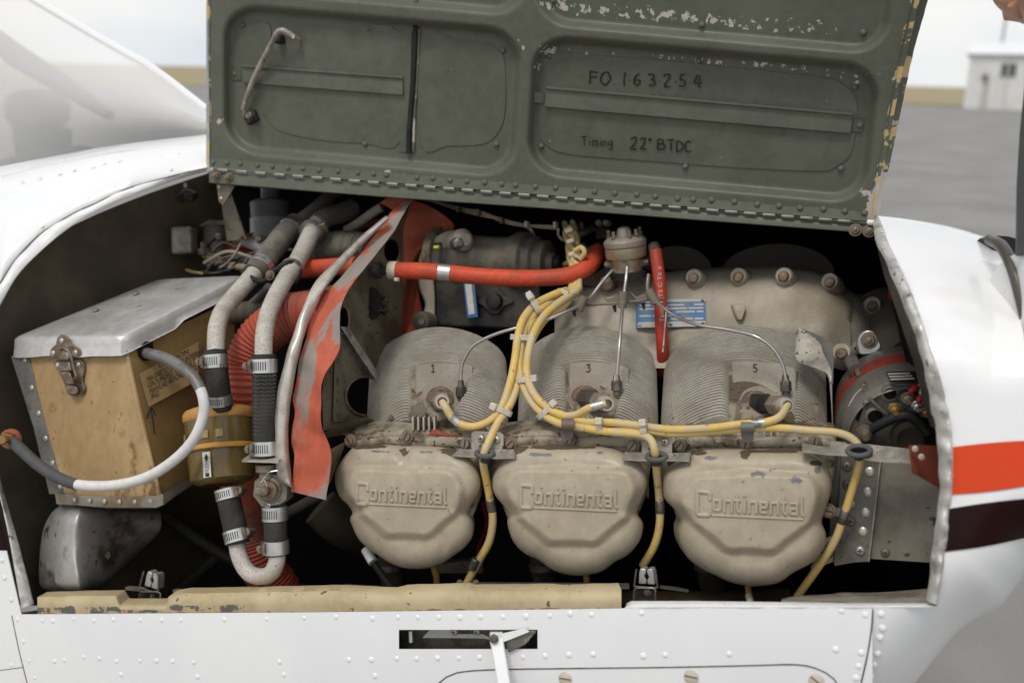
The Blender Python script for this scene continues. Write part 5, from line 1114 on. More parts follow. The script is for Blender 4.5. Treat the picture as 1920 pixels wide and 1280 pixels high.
mb = MB().sheet([(640, 812), (700, 800), (776, 796), (777, 842), (700, 822), (648, 818)], .085, .002); mb.build('lower_plate', DIRTYM, BA)
mb = MB().sheet([(716, 793), (726, 787), (774, 794), (775, 802), (730, 800), (718, 798)], .080, .003); mb.build('bracket', ALUD, BA); inst(HEX, 'bolt', BA, P(725, 803, .08), EN, .0036); inst(HEX, 'bolt', BA, P(733, 784, .08), EN, .003)
mb = MB(); mb.grid([[P(612, 846, .0), P(608, 905, .0)], [P(650, 826, .05), P(618, 908, .05)]]); mb.build('seal_backing', DIRTYM, BA)
CHL = [(724, 404, .20), (680, 440, .16), (639, 480, .12), (592, 527, .07), (566, 580, .03), (553, 618, .015), (537, 665, 0), (522, 727, -.01), (516, 777, -.015), (515, 815, -.015), (517, 877, -.015), (526, 903, -.01), (545, 913, -.005)]
CHR = [(730, 412, .20), (686, 452, .16), (648, 494, .12), (611, 540, .07), (580, 600, .035), (562, 659, .01), (548, 727, -.002), (542, 777, -.006), (540, 821, -.006), (543, 865, -.006), (545, 890, -.004), (546, 905, -.004), (547, 913, -.004)]
def ribbon3(mb, A, B_, n, bulge, k=8, th=.0015, wob=0., seed=0., edgew=0.):
    A = resample(cr(A, 5), n); B_ = resample(cr(B_, 5), n); rows = []
    for i in range(n):
        r = []
        for j in range(k+1):
            s_ = j/k; q = A[i].lerp(B_[i], s_); ex = edgew*nz2(i, j*.0, .16, seed+ (0 if s_ < .5 else 9))*(abs(2*s_-1)**2)
            r.append(P(q.x+ex, q.y, q.z-bulge*math.sqrt(max(0, 1-(2*s_-1)**2))+wob*nz2(i, j, .13, seed)))
        rows.append(r)
    mb.shell(rows, th)
MO = MB(); ribbon3(MO, CHL, CHR, 90, .010, 8, .002, .003, 2., 1.6)
solid(MO, 'edge_moulding', CHROME, 'bent bright metal edge moulding left of the orange seal', 'edge moulding')
SLL = [(779, 367, .26), (738, 392, .24), (718, 420, .205), (690, 457, .17), (650, 507, .115), (619, 541, .08), (603, 565, .065), (580, 609, .04), (575, 634, .03), (562, 671, .018), (556, 715, .01), (548, 746, .004), (553, 771, .004), (546, 821, .0), (552, 852, 0), (550, 884, 0), (546, 921, 0)]
SLR = [(781, 368, .25), (764, 388, .235), (742, 428, .20), (722, 455, .165), (690, 495, .11), (655, 540, .065), (641, 571, .045), (636, 602, .03), (638, 646, .015), (625, 677, .0), (608, 702, -.01), (602, 740, -.016), (602, 796, -.016), (612, 821, -.01), (620, 846, -.01), (620, 877, -.012), (611, 937, -.012)]
SE = MB(); ribbon3(SE, SLL, SLR, 120, -.004, 10, .0022, .006, 5., 2.)
solid(SE, 'rubber_seal', SEAL, 'torn orange rubber seal strip smeared with grey beside the moulding', 'seal')
mb = MB(); rows = []
Lb = resample(cr([(722, 374, .29), (738, 384, .30), (748, 404, .305), (752, 440, .31), (756, 520, .31), (752, 600, .31), (750, 655, .31)], 5), 40); Rb = resample(cr([(772, 374, .30), (815, 392, .315), (852, 424, .33), (822, 448, .325), (796, 470, .32), (784, 510, .32), (786, 560, .32), (791, 590, .32), (772, 640, .32)], 5), 40)
for i in range(40): rows.append([P(Lb[i].lerp(Rb[i], s_).x, Lb[i].lerp(Rb[i], s_).y, Lb[i].lerp(Rb[i], s_).z+.012*math.sin(3.1*s_+i*.2)+.01*nz2(i, s_*6, .2)) for s_ in [j/10 for j in range(11)]])
mb.shell(rows, .002); mb.add([P(*p) for p in [(712, 380, .27), (730, 368, .27), (772, 376, .28), (748, 400, .28)]], [(0, 1, 2, 3)]); solid(mb, 'rubber_seal', SEALD, 'wide faded orange rubber flap behind the baffle wall near the magneto', 'seal')
mb = MB(); rows = []
ribbon3(mb, [(772, 800, .07), (790, 812, .066), (805, 808, .064), (816, 803, .062), (835, 812, .06), (866, 815, .06)], [(775, 806, .068), (790, 817, .062), (806, 817, .060), (818, 816, .058), (835, 818, .056), (866, 818, .056)], 30, .002, 4, .003)
solid(mb, 'rubber_seal', SEALD, 'short red rubber strip on top of the aft rocker cover flange', 'seal')
# ------------------------------------------------------------------ fire sleeved hoses
H1 = thing('fire_sleeve_hose', 'long orange fire sleeved hose running across above the cylinders with silver band', 'hose', P(900, 515, .2))
hp = [(736, 507, .19), (790, 508, .19), (840, 512, .20), (900, 518, .21), (960, 521, .22), (1020, 521, .23), (1065, 516, .24), (1098, 503, .255), (1114, 486, .28), (1120, 472, .31)]
mb = MB(); tubepx(mb, hp, 15.8, 10, 22); mb.build('sleeve', REDHOSE, H1)
mb = MB(); mb.lathe(P(740, 507, .19), pathdir(hp, 1), [(S(14, 740, .19), -.008), (S(17, 740, .19), -.008), (S(17.3, 740, .19), .004), (S(14, 740, .19), .004)], 20); mb.build('tie_band', CREAM, H1); mb = MB().box(P(744, 524, .172), EX*S(4, 740), EU*S(4, 740), EN*.004); mb.build('tie_head', CREAM, H1, bevel=.001)
mb = MB(); d = pathdir(hp, 2); mb.lathe(P(834, 511.5, .199), d, [(S(15, 834, .2), -.0085), (S(16.6, 834, .2), -.0085), (S(16.6, 834, .2), .0085), (S(15, 834, .2), .0085)], 26); mb.build('metal_band', ALU, H1)
mb = MB(); d = pathdir(hp, 1); mb.lathe(P(700, 506, .19), d, [(S(11, 700, .19), 0), (S(15, 700, .19), .002), (S(15, 700, .19), .012), (S(8, 700, .19), .013), (S(8, 700, .19), .026), (S(10, 700, .19), .027), (S(10, 700, .19), .034)], 12); mb.build('end_fitting', BLACKM, H1)
mb = MB(); tubepx(mb, [(1120, 472, .31), (1128, 466, .34), (1140, 470, .36)], 11, 5, 14); mb.build('end_fitting', DIRTYM, H1)
H2 = thing('fire_sleeve_hose', 'upright red hose with faint white print standing beside the fuel manifold', 'hose', P(1240, 660, .3))
h2 = [(1229, 470, .25), (1233, 500, .245), (1238, 540, .24), (1239, 590, .232), (1241, 630, .228), (1243, 662, .235), (1244, 700, .26)]
mb = MB(); tubepx(mb, h2, 11.8, 8, 20); mb.build('sleeve', mk('red_firesleeve', (.40, .04, .024), .45, c2=(.33, .05, .03), s2=16), H2)
mb = MB(); tubepx(mb, [(1226, 462, .26), (1229, 474, .25)], 11.5, 4, 14); mb.build('end_collar', DIRTYM, H2)
def h2p(a, b): y = 604-a*12.2; x = 1239.5-b*10+.055*(y-560); return P(x, y, lerp(.246, .226, (y-500)/130.)-S(12.2, 1239, .24)*math.sqrt(max(.05, 1-((x-1238.5)/12.5)**2))-.0012)
font('Telex HTS C TE 5', lambda a, b: h2p(a, b-.32), INKW, H2, 'hose_print', 1.15)
mb = MB(); tubepx(mb, [(1250, 575, .215), (1247, 610, .205), (1243, 660, .195)], 1.6, 5, 6); solid(mb, 'thin_rod', ALUD, 'thin bright wire hanging in front of the upright red hose', 'wire')
# ------------------------------------------------------------------ magneto
MG = thing('magneto', 'dusty black magneto body behind the long orange hose with a blue tag', 'magneto', P(920, 560, .4))
ma, mz = P(815, 487, .33), P(1035, 492, .31); md = (mz-ma).normalized(); L = (mz-ma).length; q = S(1, 920, .41)
MB().lathe(ma, md, [(36*q, 0), (47*q, .002), (50*q, .012), (50*q, L*.15), (43*q, L*.17), (43*q, L*.19), (49*q, L*.22), (51*q, L*.27), (45*q, L*.34), (43*q, L*.62), (46*q, L*.68), (52*q, L*.73), (53*q, L*.80), (45*q, L*.82), (45*q, L*.88), (38*q, L*.9), (38*q, L*.97), (20*q, L*.98), (15*q, L*1.02)], 40).build('housing', DUSTY, MG)
mb = MB(); mb.prism([P(x, y, .30) for x, y in [(812, 500), (985, 500), (1010, 520), (1020, 600), (960, 618), (815, 612)]], [P(x, y, .42) for x, y in [(812, 500), (985, 500), (1010, 520), (1020, 600), (960, 618), (815, 612)]]); mb.build('lower_case', BLACKM, MG, bevel=.004)
mb = MB(); pts = [(893, 560), (905, 557), (920, 540), (934, 540), (946, 557), (962, 560), (962, 568), (946, 574), (934, 590), (920, 590), (905, 574), (893, 568)]; mb.sheet(pts, .293, .008); mb.build('diamond_boss', BLACKM, MG, bevel=.0015)
MB().lathe(P(927, 565, .29), EN, [(S(15, 927, .38), -.004), (S(14, 927, .38), .006), (S(9, 927, .38), .008)], 20).build('boss_cap', BLACK, MG)
mb = MB().sheet([(869, 531), (889, 531), (896, 594), (876, 596)], .282, .001); tg = mb.build('blue_tag', LABELB, MG); MB().sheet([(872, 533), (884, 533), (890, 588), (879, 590)], .281, .0004).build('tag_print', LABELW, tg)
MB().lathe(P(818, 480, .325), md, [(51*q, -.002), (53*q, 0), (53*q, .012), (50*q, .013)], 36).build('clamp_band', ZINC, MG)
mb = MB().box(P(819, 463, .265), EX*S(6, 819), EU*S(3, 819), EN*.003); mb.build('yellow_mark', mk('yellow_mark', (.55, .55, .05), .5), MG)
MB().lathe(P(1046, 492, .31), md, [(S(13, 1046, .4), -.012), (S(13, 1046, .4), .004)], 16).build('p_lead_nut', BLACK, MG)
AD = thing('accessory_adapter', 'brown cast adapter bracket left of the black magneto with round lugs', 'casting', P(800, 560, .4))
mb = MB(); pts = cr([(842, 432, 0), (812, 446, 0), (792, 466, 0), (783, 500, 0), (786, 540, 0), (797, 570, 0), (790, 600, 0), (812, 606, 0), (815, 560, 0), (813, 510, 0), (826, 474, 0), (850, 462, 0), (872, 470, 0), (880, 450, 0), (866, 434, 0)], 4, True); mb.sheet([(p.x, p.y) for p in pts], .29, .06); mb.build('web', CASEM, AD, bevel=.004)
MB().lathe(P(866, 450, .28), (EN*.6+EX*.8).normalized(), [(S(21, 866, .36), -.02), (S(20, 866, .36), .004), (S(15, 866, .36), .008), (S(11, 866, .36), .012)], 22).build('upper_lug', CASEM, AD); MB().lathe(P(852, 458, .265), (EN*.6+EX*.8).normalized(), [(S(11, 852, .36), 0), (S(11, 852, .36), .014), (S(6, 852, .36), .018)], 6).build('bolt', STEELD, AD)
MB().lathe(P(792, 602, .275), EN, [(S(18, 792, .36), -.02), (S(17, 792, .36), .006), (S(14, 792, .36), .008)], 22).build('lower_lug', mk('lug_olive', (.13, .12, .075), .5), AD); MB().lathe(P(792, 602, .265), EN, [(S(6, 792, .36), 0), (S(6, 792, .36), .004)], 12).build('bolt', ALU, AD)
# ------------------------------------------------------------------ fuel manifold valve
FM = thing('fuel_manifold', 'brass coloured round fuel manifold valve on top of the crankcase', 'fuel manifold', P(1178, 515, .33))
vb = P(1178, 512, .26); w_ = S(1, 1178, .33); va = (EU+EN*.25).normalized(); BRZ = mk('manifold_alloy', (.40, .335, .235), .38, .6, c2=(.28, .23, .16), s2=40)
MB().lathe(vb, va, [(32*w_, -8*w_), (32*w_, 4*w_), (28*w_, 5*w_)], 30).build('base_ring', BLACK, FM)
MB().lathe(vb, va, [(27*w_, 4*w_), (27*w_, 27*w_), (36*w_, 29*w_), (37*w_, 31*w_), (37*w_, 48*w_), (35*w_, 49*w_)], 36).build('body', BRZ, FM)
MB().lathe(vb, va, [(37.5*w_, 49.5*w_), (38*w_, 51*w_), (38*w_, 59*w_), (31*w_, 66*w_), (14*w_, 68*w_), (13*w_, 76*w_), (10*w_, 82*w_), (4*w_, 84*w_)], 36).build('cap', mk('cap_alloy', (.34, .29, .235), .45, .4), FM)
e1 = EX; e2 = va.cross(EX).normalized()
for a in (-.5, .6, 2.0, 3.1, 4.3, 5.3):
    c_ = vb+va*(66*w_)+(e1*math.cos(a)+e2*math.sin(a))*(29*w_); MB().lathe(c_, va, [(4.5*w_, 0), (4.5*w_, 5*w_), (3.2*w_, 6*w_), (3.2*w_, 13*w_)], 8).build('cap_screw', ZINC, FM)
for a, nm in ((-1.45, 'outlet'), (-.1, 'outlet'), (3.2, 'outlet')):
    dd = (e1*math.cos(a)+e2*math.sin(a)).normalized(); 
    if dd.dot(EN) < 0 and nm == 'outlet' and abs(a+1.45) < .1: dd = -dd
    MB().lathe(vb+va*(18*w_)+dd*(25*w_), dd, [(8*w_, 0), (8*w_, 6*w_), (6*w_, 7*w_), (5*w_, 16*w_)], 8).build('outlet', DIRTYM, FM)
mb = MB().sheet([(1082, 530), (1150, 490), (1155, 560), (1130, 555), (1120, 540)], .30, .03); mb.build('mount_bracket', mk('mount_dark', (.09, .075, .06), .6), FM, bevel=.003)
MB().lathe(P(1139, 531, .285), EN, [(S(15, 1139, .34), -.01), (S(13, 1139, .34), .006), (S(9, 1139, .34), .008)], 14).build('mount_bolt', RUSTB, FM); MB().lathe(P(1140, 492, .27), EN, [(S(5, 1140, .33), -.002), (S(4, 1140, .33), .003)], 10).build('red_cap', REDB, FM)
# fittings behind it
for x, y, k, lab in [(1130, 424, 0, 'pair of pale hex nuts in the dark behind the fuel manifold')]:
    T = thing('hex_fitting', lab, 'fitting', P(x, y, .5))
    for i in (0, 1): MB().lathe(P(x-7+14*i, 418, .48), EN, [(S(6.5, x, .48), -.01), (S(6.5, x, .48), .004), (S(5, x, .48), .006)], 6, .5).build('nut', CREAM, T)
    MB().lathe(P(1130, 432, .5), EU, [(S(13, x, .5), -.014), (S(13, x, .5), .002), (S(8, x, .5), .006)], 12).build('elbow', DIRTYM, T)
T = thing('hose_elbow', 'cluster of dusty elbow fittings between the yellow leads and the fuel manifold', 'fitting', P(1105, 450, .42))
for pts, r, mt in [([(1080, 442, .42), (1095, 436, .42), (1112, 428, .44)], 7, DIRTYM), ([(1088, 460, .4), (1100, 470, .4), (1118, 468, .38)], 9, PIPE2), ([(1070, 428, .42), (1084, 424, .42)], 9, ZINC), ([(1122, 462, .42), (1138, 470, .4)], 8, CASEM)]:
    mb = MB(); tubepx(mb, pts, r, 5, 12); mb.build('elbow', mt, T)
for x, y in [(1060, 422), (1075, 420), (1092, 424)]: MB().lathe(P(x, y, .41), (EN+EU).normalized(), [(S(5.5, x, .41), -.006), (S(5.5, x, .41), .005), (S(3, x, .41), .008)], 8).build('nut', CREAM if y != 424 else ZINC, T)
# ------------------------------------------------------------------ injector lines
IL = [('steel injector line curving to the aft cylinder head', [(1150, 505, .25), (1128, 530, .235), (1108, 556, .22), (1092, 570, .20), (1062, 584, .17), (1020, 601, .15), (975, 613, .13), (925, 628, .125), (888, 648, .125), (869, 676, .125), (864, 700, .125), (864, 722, .125)], (865, 736), 1),
      ('straight steel injector line dropping to the middle cylinder head', [(1176, 500, .225), (1174, 522, .22), (1171, 545, .21), (1169, 562, .2), (1166, 590, .16), (1162, 640, .13), (1158, 690, .122), (1157, 712, .122)], (1157, 725), 3),
      ('steel injector line arching over to the forward cylinder head', [(1216, 515, .24), (1214, 540, .225), (1222, 558, .205), (1242, 575, .18), (1268, 593, .16), (1310, 609, .13), (1365, 618, .12), (1415, 630, .11), (1448, 652, .11), (1467, 682, .11), (1474, 712, .11)], (1474, 726), 5)]
for lb, pts, fit, n in IL:
    T = thing('injector_line', lb, 'injector line', P(*pts[-1]), 'injector lines from the fuel manifold'); mb = MB(); tubepx(mb, pts, 3.4, 8, 12); mb.build('tube', mk('steel_line', (.46, .43, .39), .35, .75) if n == 1 else MATS['steel_line'], T)
    ft = P(fit[0], fit[1]+14, .125); mb = MB(); u2 = S(1, fit[0], .12); mb.lathe(ft, EU, [(7*u2, 0), (7*u2, 6*u2), (10.5*u2, 7*u2), (10.5*u2, 24*u2), (7*u2, 27*u2), (6*u2, 36*u2), (4.6*u2, 38*u2)], 6); mb.build('nozzle_nut', [mk('brown_fitting', (.085, .07, .055), .5, .4), STEELD, STEELD][[1, 3, 5].index(n)], T)
RA = thing('line_rail', 'dusty rail with three clips holding the injector lines', 'bracket', P(1150, 575, .2))
mb = MB(); tubepx(mb, [(1030, 577, .215), (1075, 577, .21), (1100, 572, .205), (1160, 568, .205), (1215, 562, .205), (1245, 560, .21)], 2.6, 5, 8); mb.build('rail', DIRTYM, RA)
for x, y, a in [(1092, 567, .5), (1168, 559, .1), (1222, 554, -.5)]:
    dd = (EU*math.cos(a)+EX*math.sin(a)).normalized(); MB().lathe(P(x, y, .195), dd, [(S(5, x, .2), -.013), (S(8.5, x, .2), -.012), (S(8.5, x, .2), .008), (S(5, x, .2), .009)], 14).build('line_clip', mk('clip_brown', (.17, .145, .115), .6) if a == .5 else MATS['clip_brown'], RA)
    mb = MB().sheet([(x-42, y-8), (x-28, y+2), (x-10, y-6), (x-2, y-2), (x-8, y+6), (x-26, y+12)], .205, .002); mb.build('clip_tail', MATS['clip_brown'], RA)
    mb = MB().sheet([(x-20, y+14), (x-12, y+12), (x-12, y+26), (x-16, y+26)], .21, .003); mb.build('clip_foot', BLACK, RA)
# ------------------------------------------------------------------ yellow ignition leads
LG = 'yellow ignition leads'
LD = [
 ('lead_a', 'yellow lead ending at the aft cylinder plug with a U bend', [(1062, 545, .215), (1040, 552, .19), (1005, 570, .16), (981, 598, .13), (971, 632, .105), (966, 670, .095), (957, 715, .08), (942, 760, .065), (922, 786, .055), (893, 799, .05), (866, 796, .05), (847, 781, .048), (836, 764, .046), (829, 753, .05)], (852, 787, 4)),
 ('lead_b', 'yellow lead dropping through the grommet right of the aft rocker cover', [(1072, 548, .22), (1045, 560, .20), (1016, 578, .165), (990, 604, .14), (979, 640, .112), (975, 680, .10), (969, 725, .085), (953, 765, .066), (934, 792, .052), (919, 822, .036), (909, 846, .028), (906, 866, .034), (912, 900, .05), (919, 938, .06), (924, 975, .065), (917, 1015, .07), (898, 1050, .075), (874, 1096, .08)], (922, 946, 0)),
 ('lead_c', 'yellow lead looping up to the middle cylinder plug', [(1080, 546, .21), (1050, 566, .18), (1022, 590, .15), (1002, 622, .115), (991, 660, .095), (988, 700, .085), (1000, 736, .07), (1026, 764, .056), (1058, 779, .048), (1082, 777, .044), (1104, 765, .040), (1136, 756, .046)], (1119, 761, 3)),
 ('lead_d', 'yellow lead dropping between the middle and forward rocker covers', [(1066, 550, .225), (1030, 568, .19), (1000, 592, .155), (982, 625, .125), (975, 664, .105), (977, 704, .092), (990, 742, .076), (1014, 772, .06), (1050, 794, .046), (1100, 803, .038), (1150, 810, .034), (1192, 813, .03), (1218, 822, .026), (1228, 846, .024), (1231, 880, .04), (1236, 930, .058), (1237, 980, .064), (1227, 1022, .07), (1205, 1060, .08)], (1232, 952, 0)),
 ('lead_e', 'yellow lead running along all the heads to the forward cylinder plug', [(1058, 556, .22), (1020, 582, .18), (994, 608, .14), (984, 648, .118), (983, 690, .10), (994, 730, .082), (1018, 758, .065), (1056, 782, .05), (1100, 791, .042), (1150, 792, .038), (1200, 798, .034), (1260, 805, .03), (1330, 802, .028), (1390, 795, .026), (1432, 792, .026), (1462, 781, .03), (1477, 759, .05)], (1423, 793, 5)),
 ('lead_f', 'yellow lead reaching farthest forward through the grommet near the alternator', [(1084, 540, .23), (1056, 574, .19), (1020, 600, .155), (996, 640, .125), (986, 680, .105), (990, 716, .092), (1008, 748, .076), (1040, 772, .062), (1090, 800, .045), (1140, 808, .04), (1200, 806, .036), (1260, 812, .033), (1330, 808, .032), (1400, 803, .03), (1460, 802, .03), (1520, 807, .03), (1570, 811, .03), (1598, 822, .03), (1613, 842, .03), (1612, 868, .036), (1600, 910, .044), (1584, 962, .05), (1566, 1012, .056), (1540, 1054, .065), (1495, 1118, .08)], (1580, 970, 0)),
]
for nm, lb, pts, mkr in LD:
    T = thing('ignition_lead', lb, 'ignition lead', P(*pts[-1]), LG); mb = MB(); tubepx(mb, pts, 7.6, 8, 14); mb.build('cable', YELLOW, T)
    c = cr(pts, 8); i = min(range(len(c)), key=lambda i: abs(c[i].x-mkr[0])+abs(c[i].y-mkr[1])); p0, p1 = P(*c[max(0, i-2)]), P(*c[min(len(c)-1, i+2)]); d = (p1-p0).normalized()
    if mkr[2]:
        MB().lathe(P(*c[i]), d, [(S(7.6, c[i].x, .05), -.007), (S(8.4, c[i].x, .05), -.007), (S(8.4, c[i].x, .05), .007), (S(7.6, c[i].x, .05), .007)], 16).build('marker_sleeve', mk('foil_marker', (.52, .50, .46), .35, .6, c2=(.25, .23, .2), s2=120), T) if 'foil_marker' not in MATS else MB().lathe(P(*c[i]), d, [(S(7.6, c[i].x, .05), -.007), (S(8.4, c[i].x, .05), -.007), (S(8.4, c[i].x, .05), .007), (S(7.6, c[i].x, .05), .007)], 16).build('marker_sleeve', MATS['foil_marker'], T)
    else: MB().lathe(P(*c[i]), d, [(S(7.6, c[i].x, .05), -.008), (S(9, c[i].x, .05), -.007), (S(9, c[i].x, .05), .007), (S(7.6, c[i].x, .05), .008)], 16).build('clamp_sleeve', STEELD, T)
for j, (x, y) in enumerate([(889, 1056), (1556, 1030)]):
    T = [o for o in bpy.data.objects if o.get('category') == 'ignition lead'][1 if j == 0 else 5]; d = (P(x+8, y-18, .07)-P(x-8, y+18, .075)).normalized(); MB().lathe(P(x, y, .072), d, [(S(8, x), -.008), (S(9.5, x), -.007), (S(9.5, x), .007), (S(8, x), .008)], 14).build('clamp_sleeve', STEELD, T)
for lb, pts in [('short yellow lead below the aft rocker cover', [(812, 1060, .10), (818, 1080, .1), (820, 1100, .1), (826, 1112, .09)]), ('short yellow lead end with a white tip below the forward rocker cover', [(1402, 1092, .08), (1404, 1110, .075), (1408, 1130, .06)]), ('short stub of yellow lead below the middle rocker cover', [(1098, 1070, .1), (1100, 1085, .1), (1101, 1100, .1)])]:
    T = thing('ignition_lead', lb, 'ignition lead', P(*pts[-1]), LG); mb = MB(); tubepx(mb, pts, 6, 5, 10); mb.build('cable', mk('oily_lead', (.36, .22, .05), .45) if 'oily_lead' not in MATS else MATS['oily_lead'], T)
    if 'white tip' in lb: mb = MB(); tubepx(mb, [(1404, 1116, .07), (1408, 1131, .058)], 6.8, 4, 10); mb.build('sleeve', CREAM, T)
# braided upper part of the harness
HB = thing('lead_harness', 'plaited cluster of yellow leads with cream ties rising behind the long orange hose', 'wiring harness', P(1070, 500, .3))
for k in range(5):
    pts = []
    for i in range(9):
        t = i/8; pts.append((1068+t*14+9.5*math.sin(t*5.2+k*1.9), 428+t*78+(k-2)*1.5, .31-.05*t-.010*math.cos(t*5.2+k*1.9)))
    pts.append((1070+k*4, 545, .235)); mb = MB(); tubepx(mb, pts, 6.2, 6, 10); mb.build('cable', mk('faded_lead', (.52, .40, .20), .5) if 'faded_lead' not in MATS else (YELLOW if k % 2 else MATS['faded_lead']), HB)
mb = MB(); tubepx(mb, [(1078, 470, .25), (1090, 464, .245), (1096, 474, .245), (1088, 486, .25)], 5, 6, 10); mb.build('cable', YELLOW, HB)
mb = MB(); tubepx(mb, [(1082, 478, .25), (1070, 490, .28), (1055, 496, .33), (1040, 496, .37)], 5.5, 6, 10); mb.build('cable', YELLOW, HB)
for x, y in [(1068, 432), (1071, 452), (1075, 476), (1080, 484)]: mb = MB().box(P(x, y, .262), (EX+EU*.3).normalized()*S(8, x, .26), (EU-EX*.3).normalized()*S(4.5, x, .26), EN*.006); mb.build('tie_wrap', CREAM, HB, bevel=.002)
# cable ties, each its own thing
def tie(x, y, ang, rw, rh, o, lb, head=(1, 0), w=5.2, mat=CREAM, hs=1.):
    "flattened loop round a bundle; ang = direction across the bundle"
    T = thing('cable_tie', lb, 'cable tie', P(x, y, o), 'cable ties on the yellow leads'); a = (math.cos(ang), math.sin(ang)); t_ = (-a[1], a[0]); m2 = MB(); rows = []
    for k in range(25):
        q = 2*math.pi*k/24; r = []
        for s_ in (-1, -1, 1, 1): pass
        X = x+a[0]*rw*math.cos(q); Y = y+a[1]*rw*math.cos(q); O = o-S(rh, x)*math.sin(q)
        ou = S(1.3, x); r = [P(X-t_[0]*w, Y-t_[1]*w, O), P(X+t_[0]*w, Y+t_[1]*w, O)]; X2 = x+a[0]*(rw+1.6)*math.cos(q); Y2 = y+a[1]*(rw+1.6)*math.cos(q); O2 = o-(S(rh, x)+ou)*math.sin(q)
        rows.append([r[0], P(X2-t_[0]*w, Y2-t_[1]*w, O2), P(X2+t_[0]*w, Y2+t_[1]*w, O2), r[1]])
    m2.grid(rows, True); m2.build('strap', mat, T)
    ha = head[0]; hp_ = (x+a[0]*rw*ha, y+a[1]*rw*ha); m2 = MB().box(P(hp_[0], hp_[1], o-S(rh, x)*math.sqrt(max(0, 1-ha*ha))-.003), (EX*a[0]-EU*a[1])*S(7*hs, x), (EX*t_[0]-EU*t_[1])*S(7*hs, x), EN*.004); m2.build('head', mat, T, bevel=.0012); return T
tie(1001, 567, 1.05, 22, 14, .150, 'cream cable tie at the bend just under the long orange hose', (-.6, 0))
tie(978, 632, .05, 20, 15, .112, 'cream cable tie round the whole bundle over the aft cylinder edge', (.95, 0))
tie(985, 711, -.12, 18, 14, .086, 'cream cable tie on the bundle above where it curves forward', (.9, 0))
tie(941, 769, .42, 19, 10, .060, 'cream cable tie with its head left, joining the two aft leads', (-.9, 0))
tie(1024, 769, -.75, 21, 14, .058, 'cream cable tie slanting across the curve of the bundle', (.9, 0))
tie(1123, 799, 1.57, 14, 13, .038, 'pale cable tie below the middle cylinder plug', (-.7, 0), 6)
tie(1206, 804, 1.50, 15, 13, .030, 'pale cable tie above the second grommet bracket', (-.8, 0), 6)
tie(1060, 548, .3, 14, 14, .205, 'thin cream tie at the bundle directly below the orange hose', (.3, 0), 4, CREAM, .6)
def pclamp(x, y, w, h, lb, mat, o=.026):
    T = thing('cable_clamp', lb, 'cable clamp', P(x, y+h, o), 'metal clamps on the yellow leads'); rows = []
    for k in range(15):
        q = -math.pi*.5+math.pi*k/14; rows.append([P(x+sx*w, y+h*.55*math.sin(q), o+.012-.016*math.cos(q)) for sx in (-1, -.9, .9, 1)])
    m2 = MB(); m2.shell(rows, .0018); m2.build('strap', mat, T)
    m2 = MB().sheet([(x-w, y+h*.5), (x+w, y+h*.5), (x+w*.9, y+h*1.1), (x+4, y+h*1.35), (x-6, y+h*1.3), (x-w*.9, y+h*1.05)], o+.014, .002); m2.build('foot', mat, T); return T
pclamp(1064, 796, 11.5, 22, 'brown strap clamp holding the leads above the middle rocker cover', mk('brown_clamp', (.17, .125, .11), .6)); pclamp(1402, 800, 12, 22, 'grey strap clamp holding the leads above the forward rocker cover', mk('grey_clamp', (.17, .165, .155), .6), .02)
# ------------------------------------------------------------------ grommet brackets
def gbr(plate, tab, scr, g, lb, o=.03):
    T = thing('grommet_bracket', lb, 'bracket', P(g[0], g[1], o), 'brackets with grommets'); BRM = ALUD
    n = len(plate)//2; m2 = MB(); m2.grid([[P(x, y, o+.012) for x, y in plate[:n]], [P(x, y, o-.006) for x, y in reversed(plate[n:])]]); m2.grid([[P(x, y, o-.006) for x, y in reversed(plate[n:])], [P(x, y+2.4, o-.006) for x, y in reversed(plate[n:])], [P(x, y+2.4, o+.012) for x, y in plate[:n]]]); m2.build('ledge', BRM, T, sharp=20)
    if tab: MB().sheet(tab, o+.0125, .002).build('tab', BRM, T)
    for x, y in scr: inst(PHIL, 'screw', T, P(x, y, o+.0115), EN, .0046)
    m2 = MB(); m2.tube([P(g[0]+g[2]*math.cos(q), g[1]+g[3]*math.sin(q), o-.002-.006*math.sin(q)) for q in [2*math.pi*k/30 for k in range(31)]], S(5.2, g[0], o), 10); m2.build('grommet', mk('grommet_rubber', (.09, .092, .092), .55) if 'grommet_rubber' not in MATS else MATS['grommet_rubber'], T)
    m2 = MB(); q_ = [P(g[0]+g[2]*.9*math.cos(q), g[1]+g[3]*.9*math.sin(q), o-.0025-.006*math.sin(q)) for q in [2*math.pi*k/20 for k in range(20)]]; m2.add(q_, [tuple(range(20))]); m2.build('opening', BLACKI, T); m2 = MB(); tubepx(m2, [(g[0]+(2 if g[0] < 1000 else 0), g[1]+6, o-.004), (g[0]+1, g[1]+14, o-.002)], 10, 4, 12); m2.build('grommet_neck', BLACK, T)
    return T
gbr([(862, 841), (885, 842), (910, 842), (945, 842), (973, 842), (966, 857), (940, 858), (908, 857), (880, 855), (848, 853)], [(884, 812), (890, 808), (938, 810), (944, 815), (944, 843), (884, 843)], [(902, 822), (931, 824)], (909, 850, 15, 6), 'small bracket with grommet between the aft and middle rocker covers')
gbr([(1172, 847), (1200, 848), (1230, 849), (1262, 849), (1296, 848), (1293, 863), (1262, 862), (1232, 862), (1200, 862), (1166, 860)], [(1204, 820), (1210, 815), (1254, 816), (1260, 822), (1260, 849), (1204, 849)], [(1216, 827), (1247, 828)], (1231, 856, 17, 6.5), 'small bracket with grommet between the middle and forward rocker covers', .026)
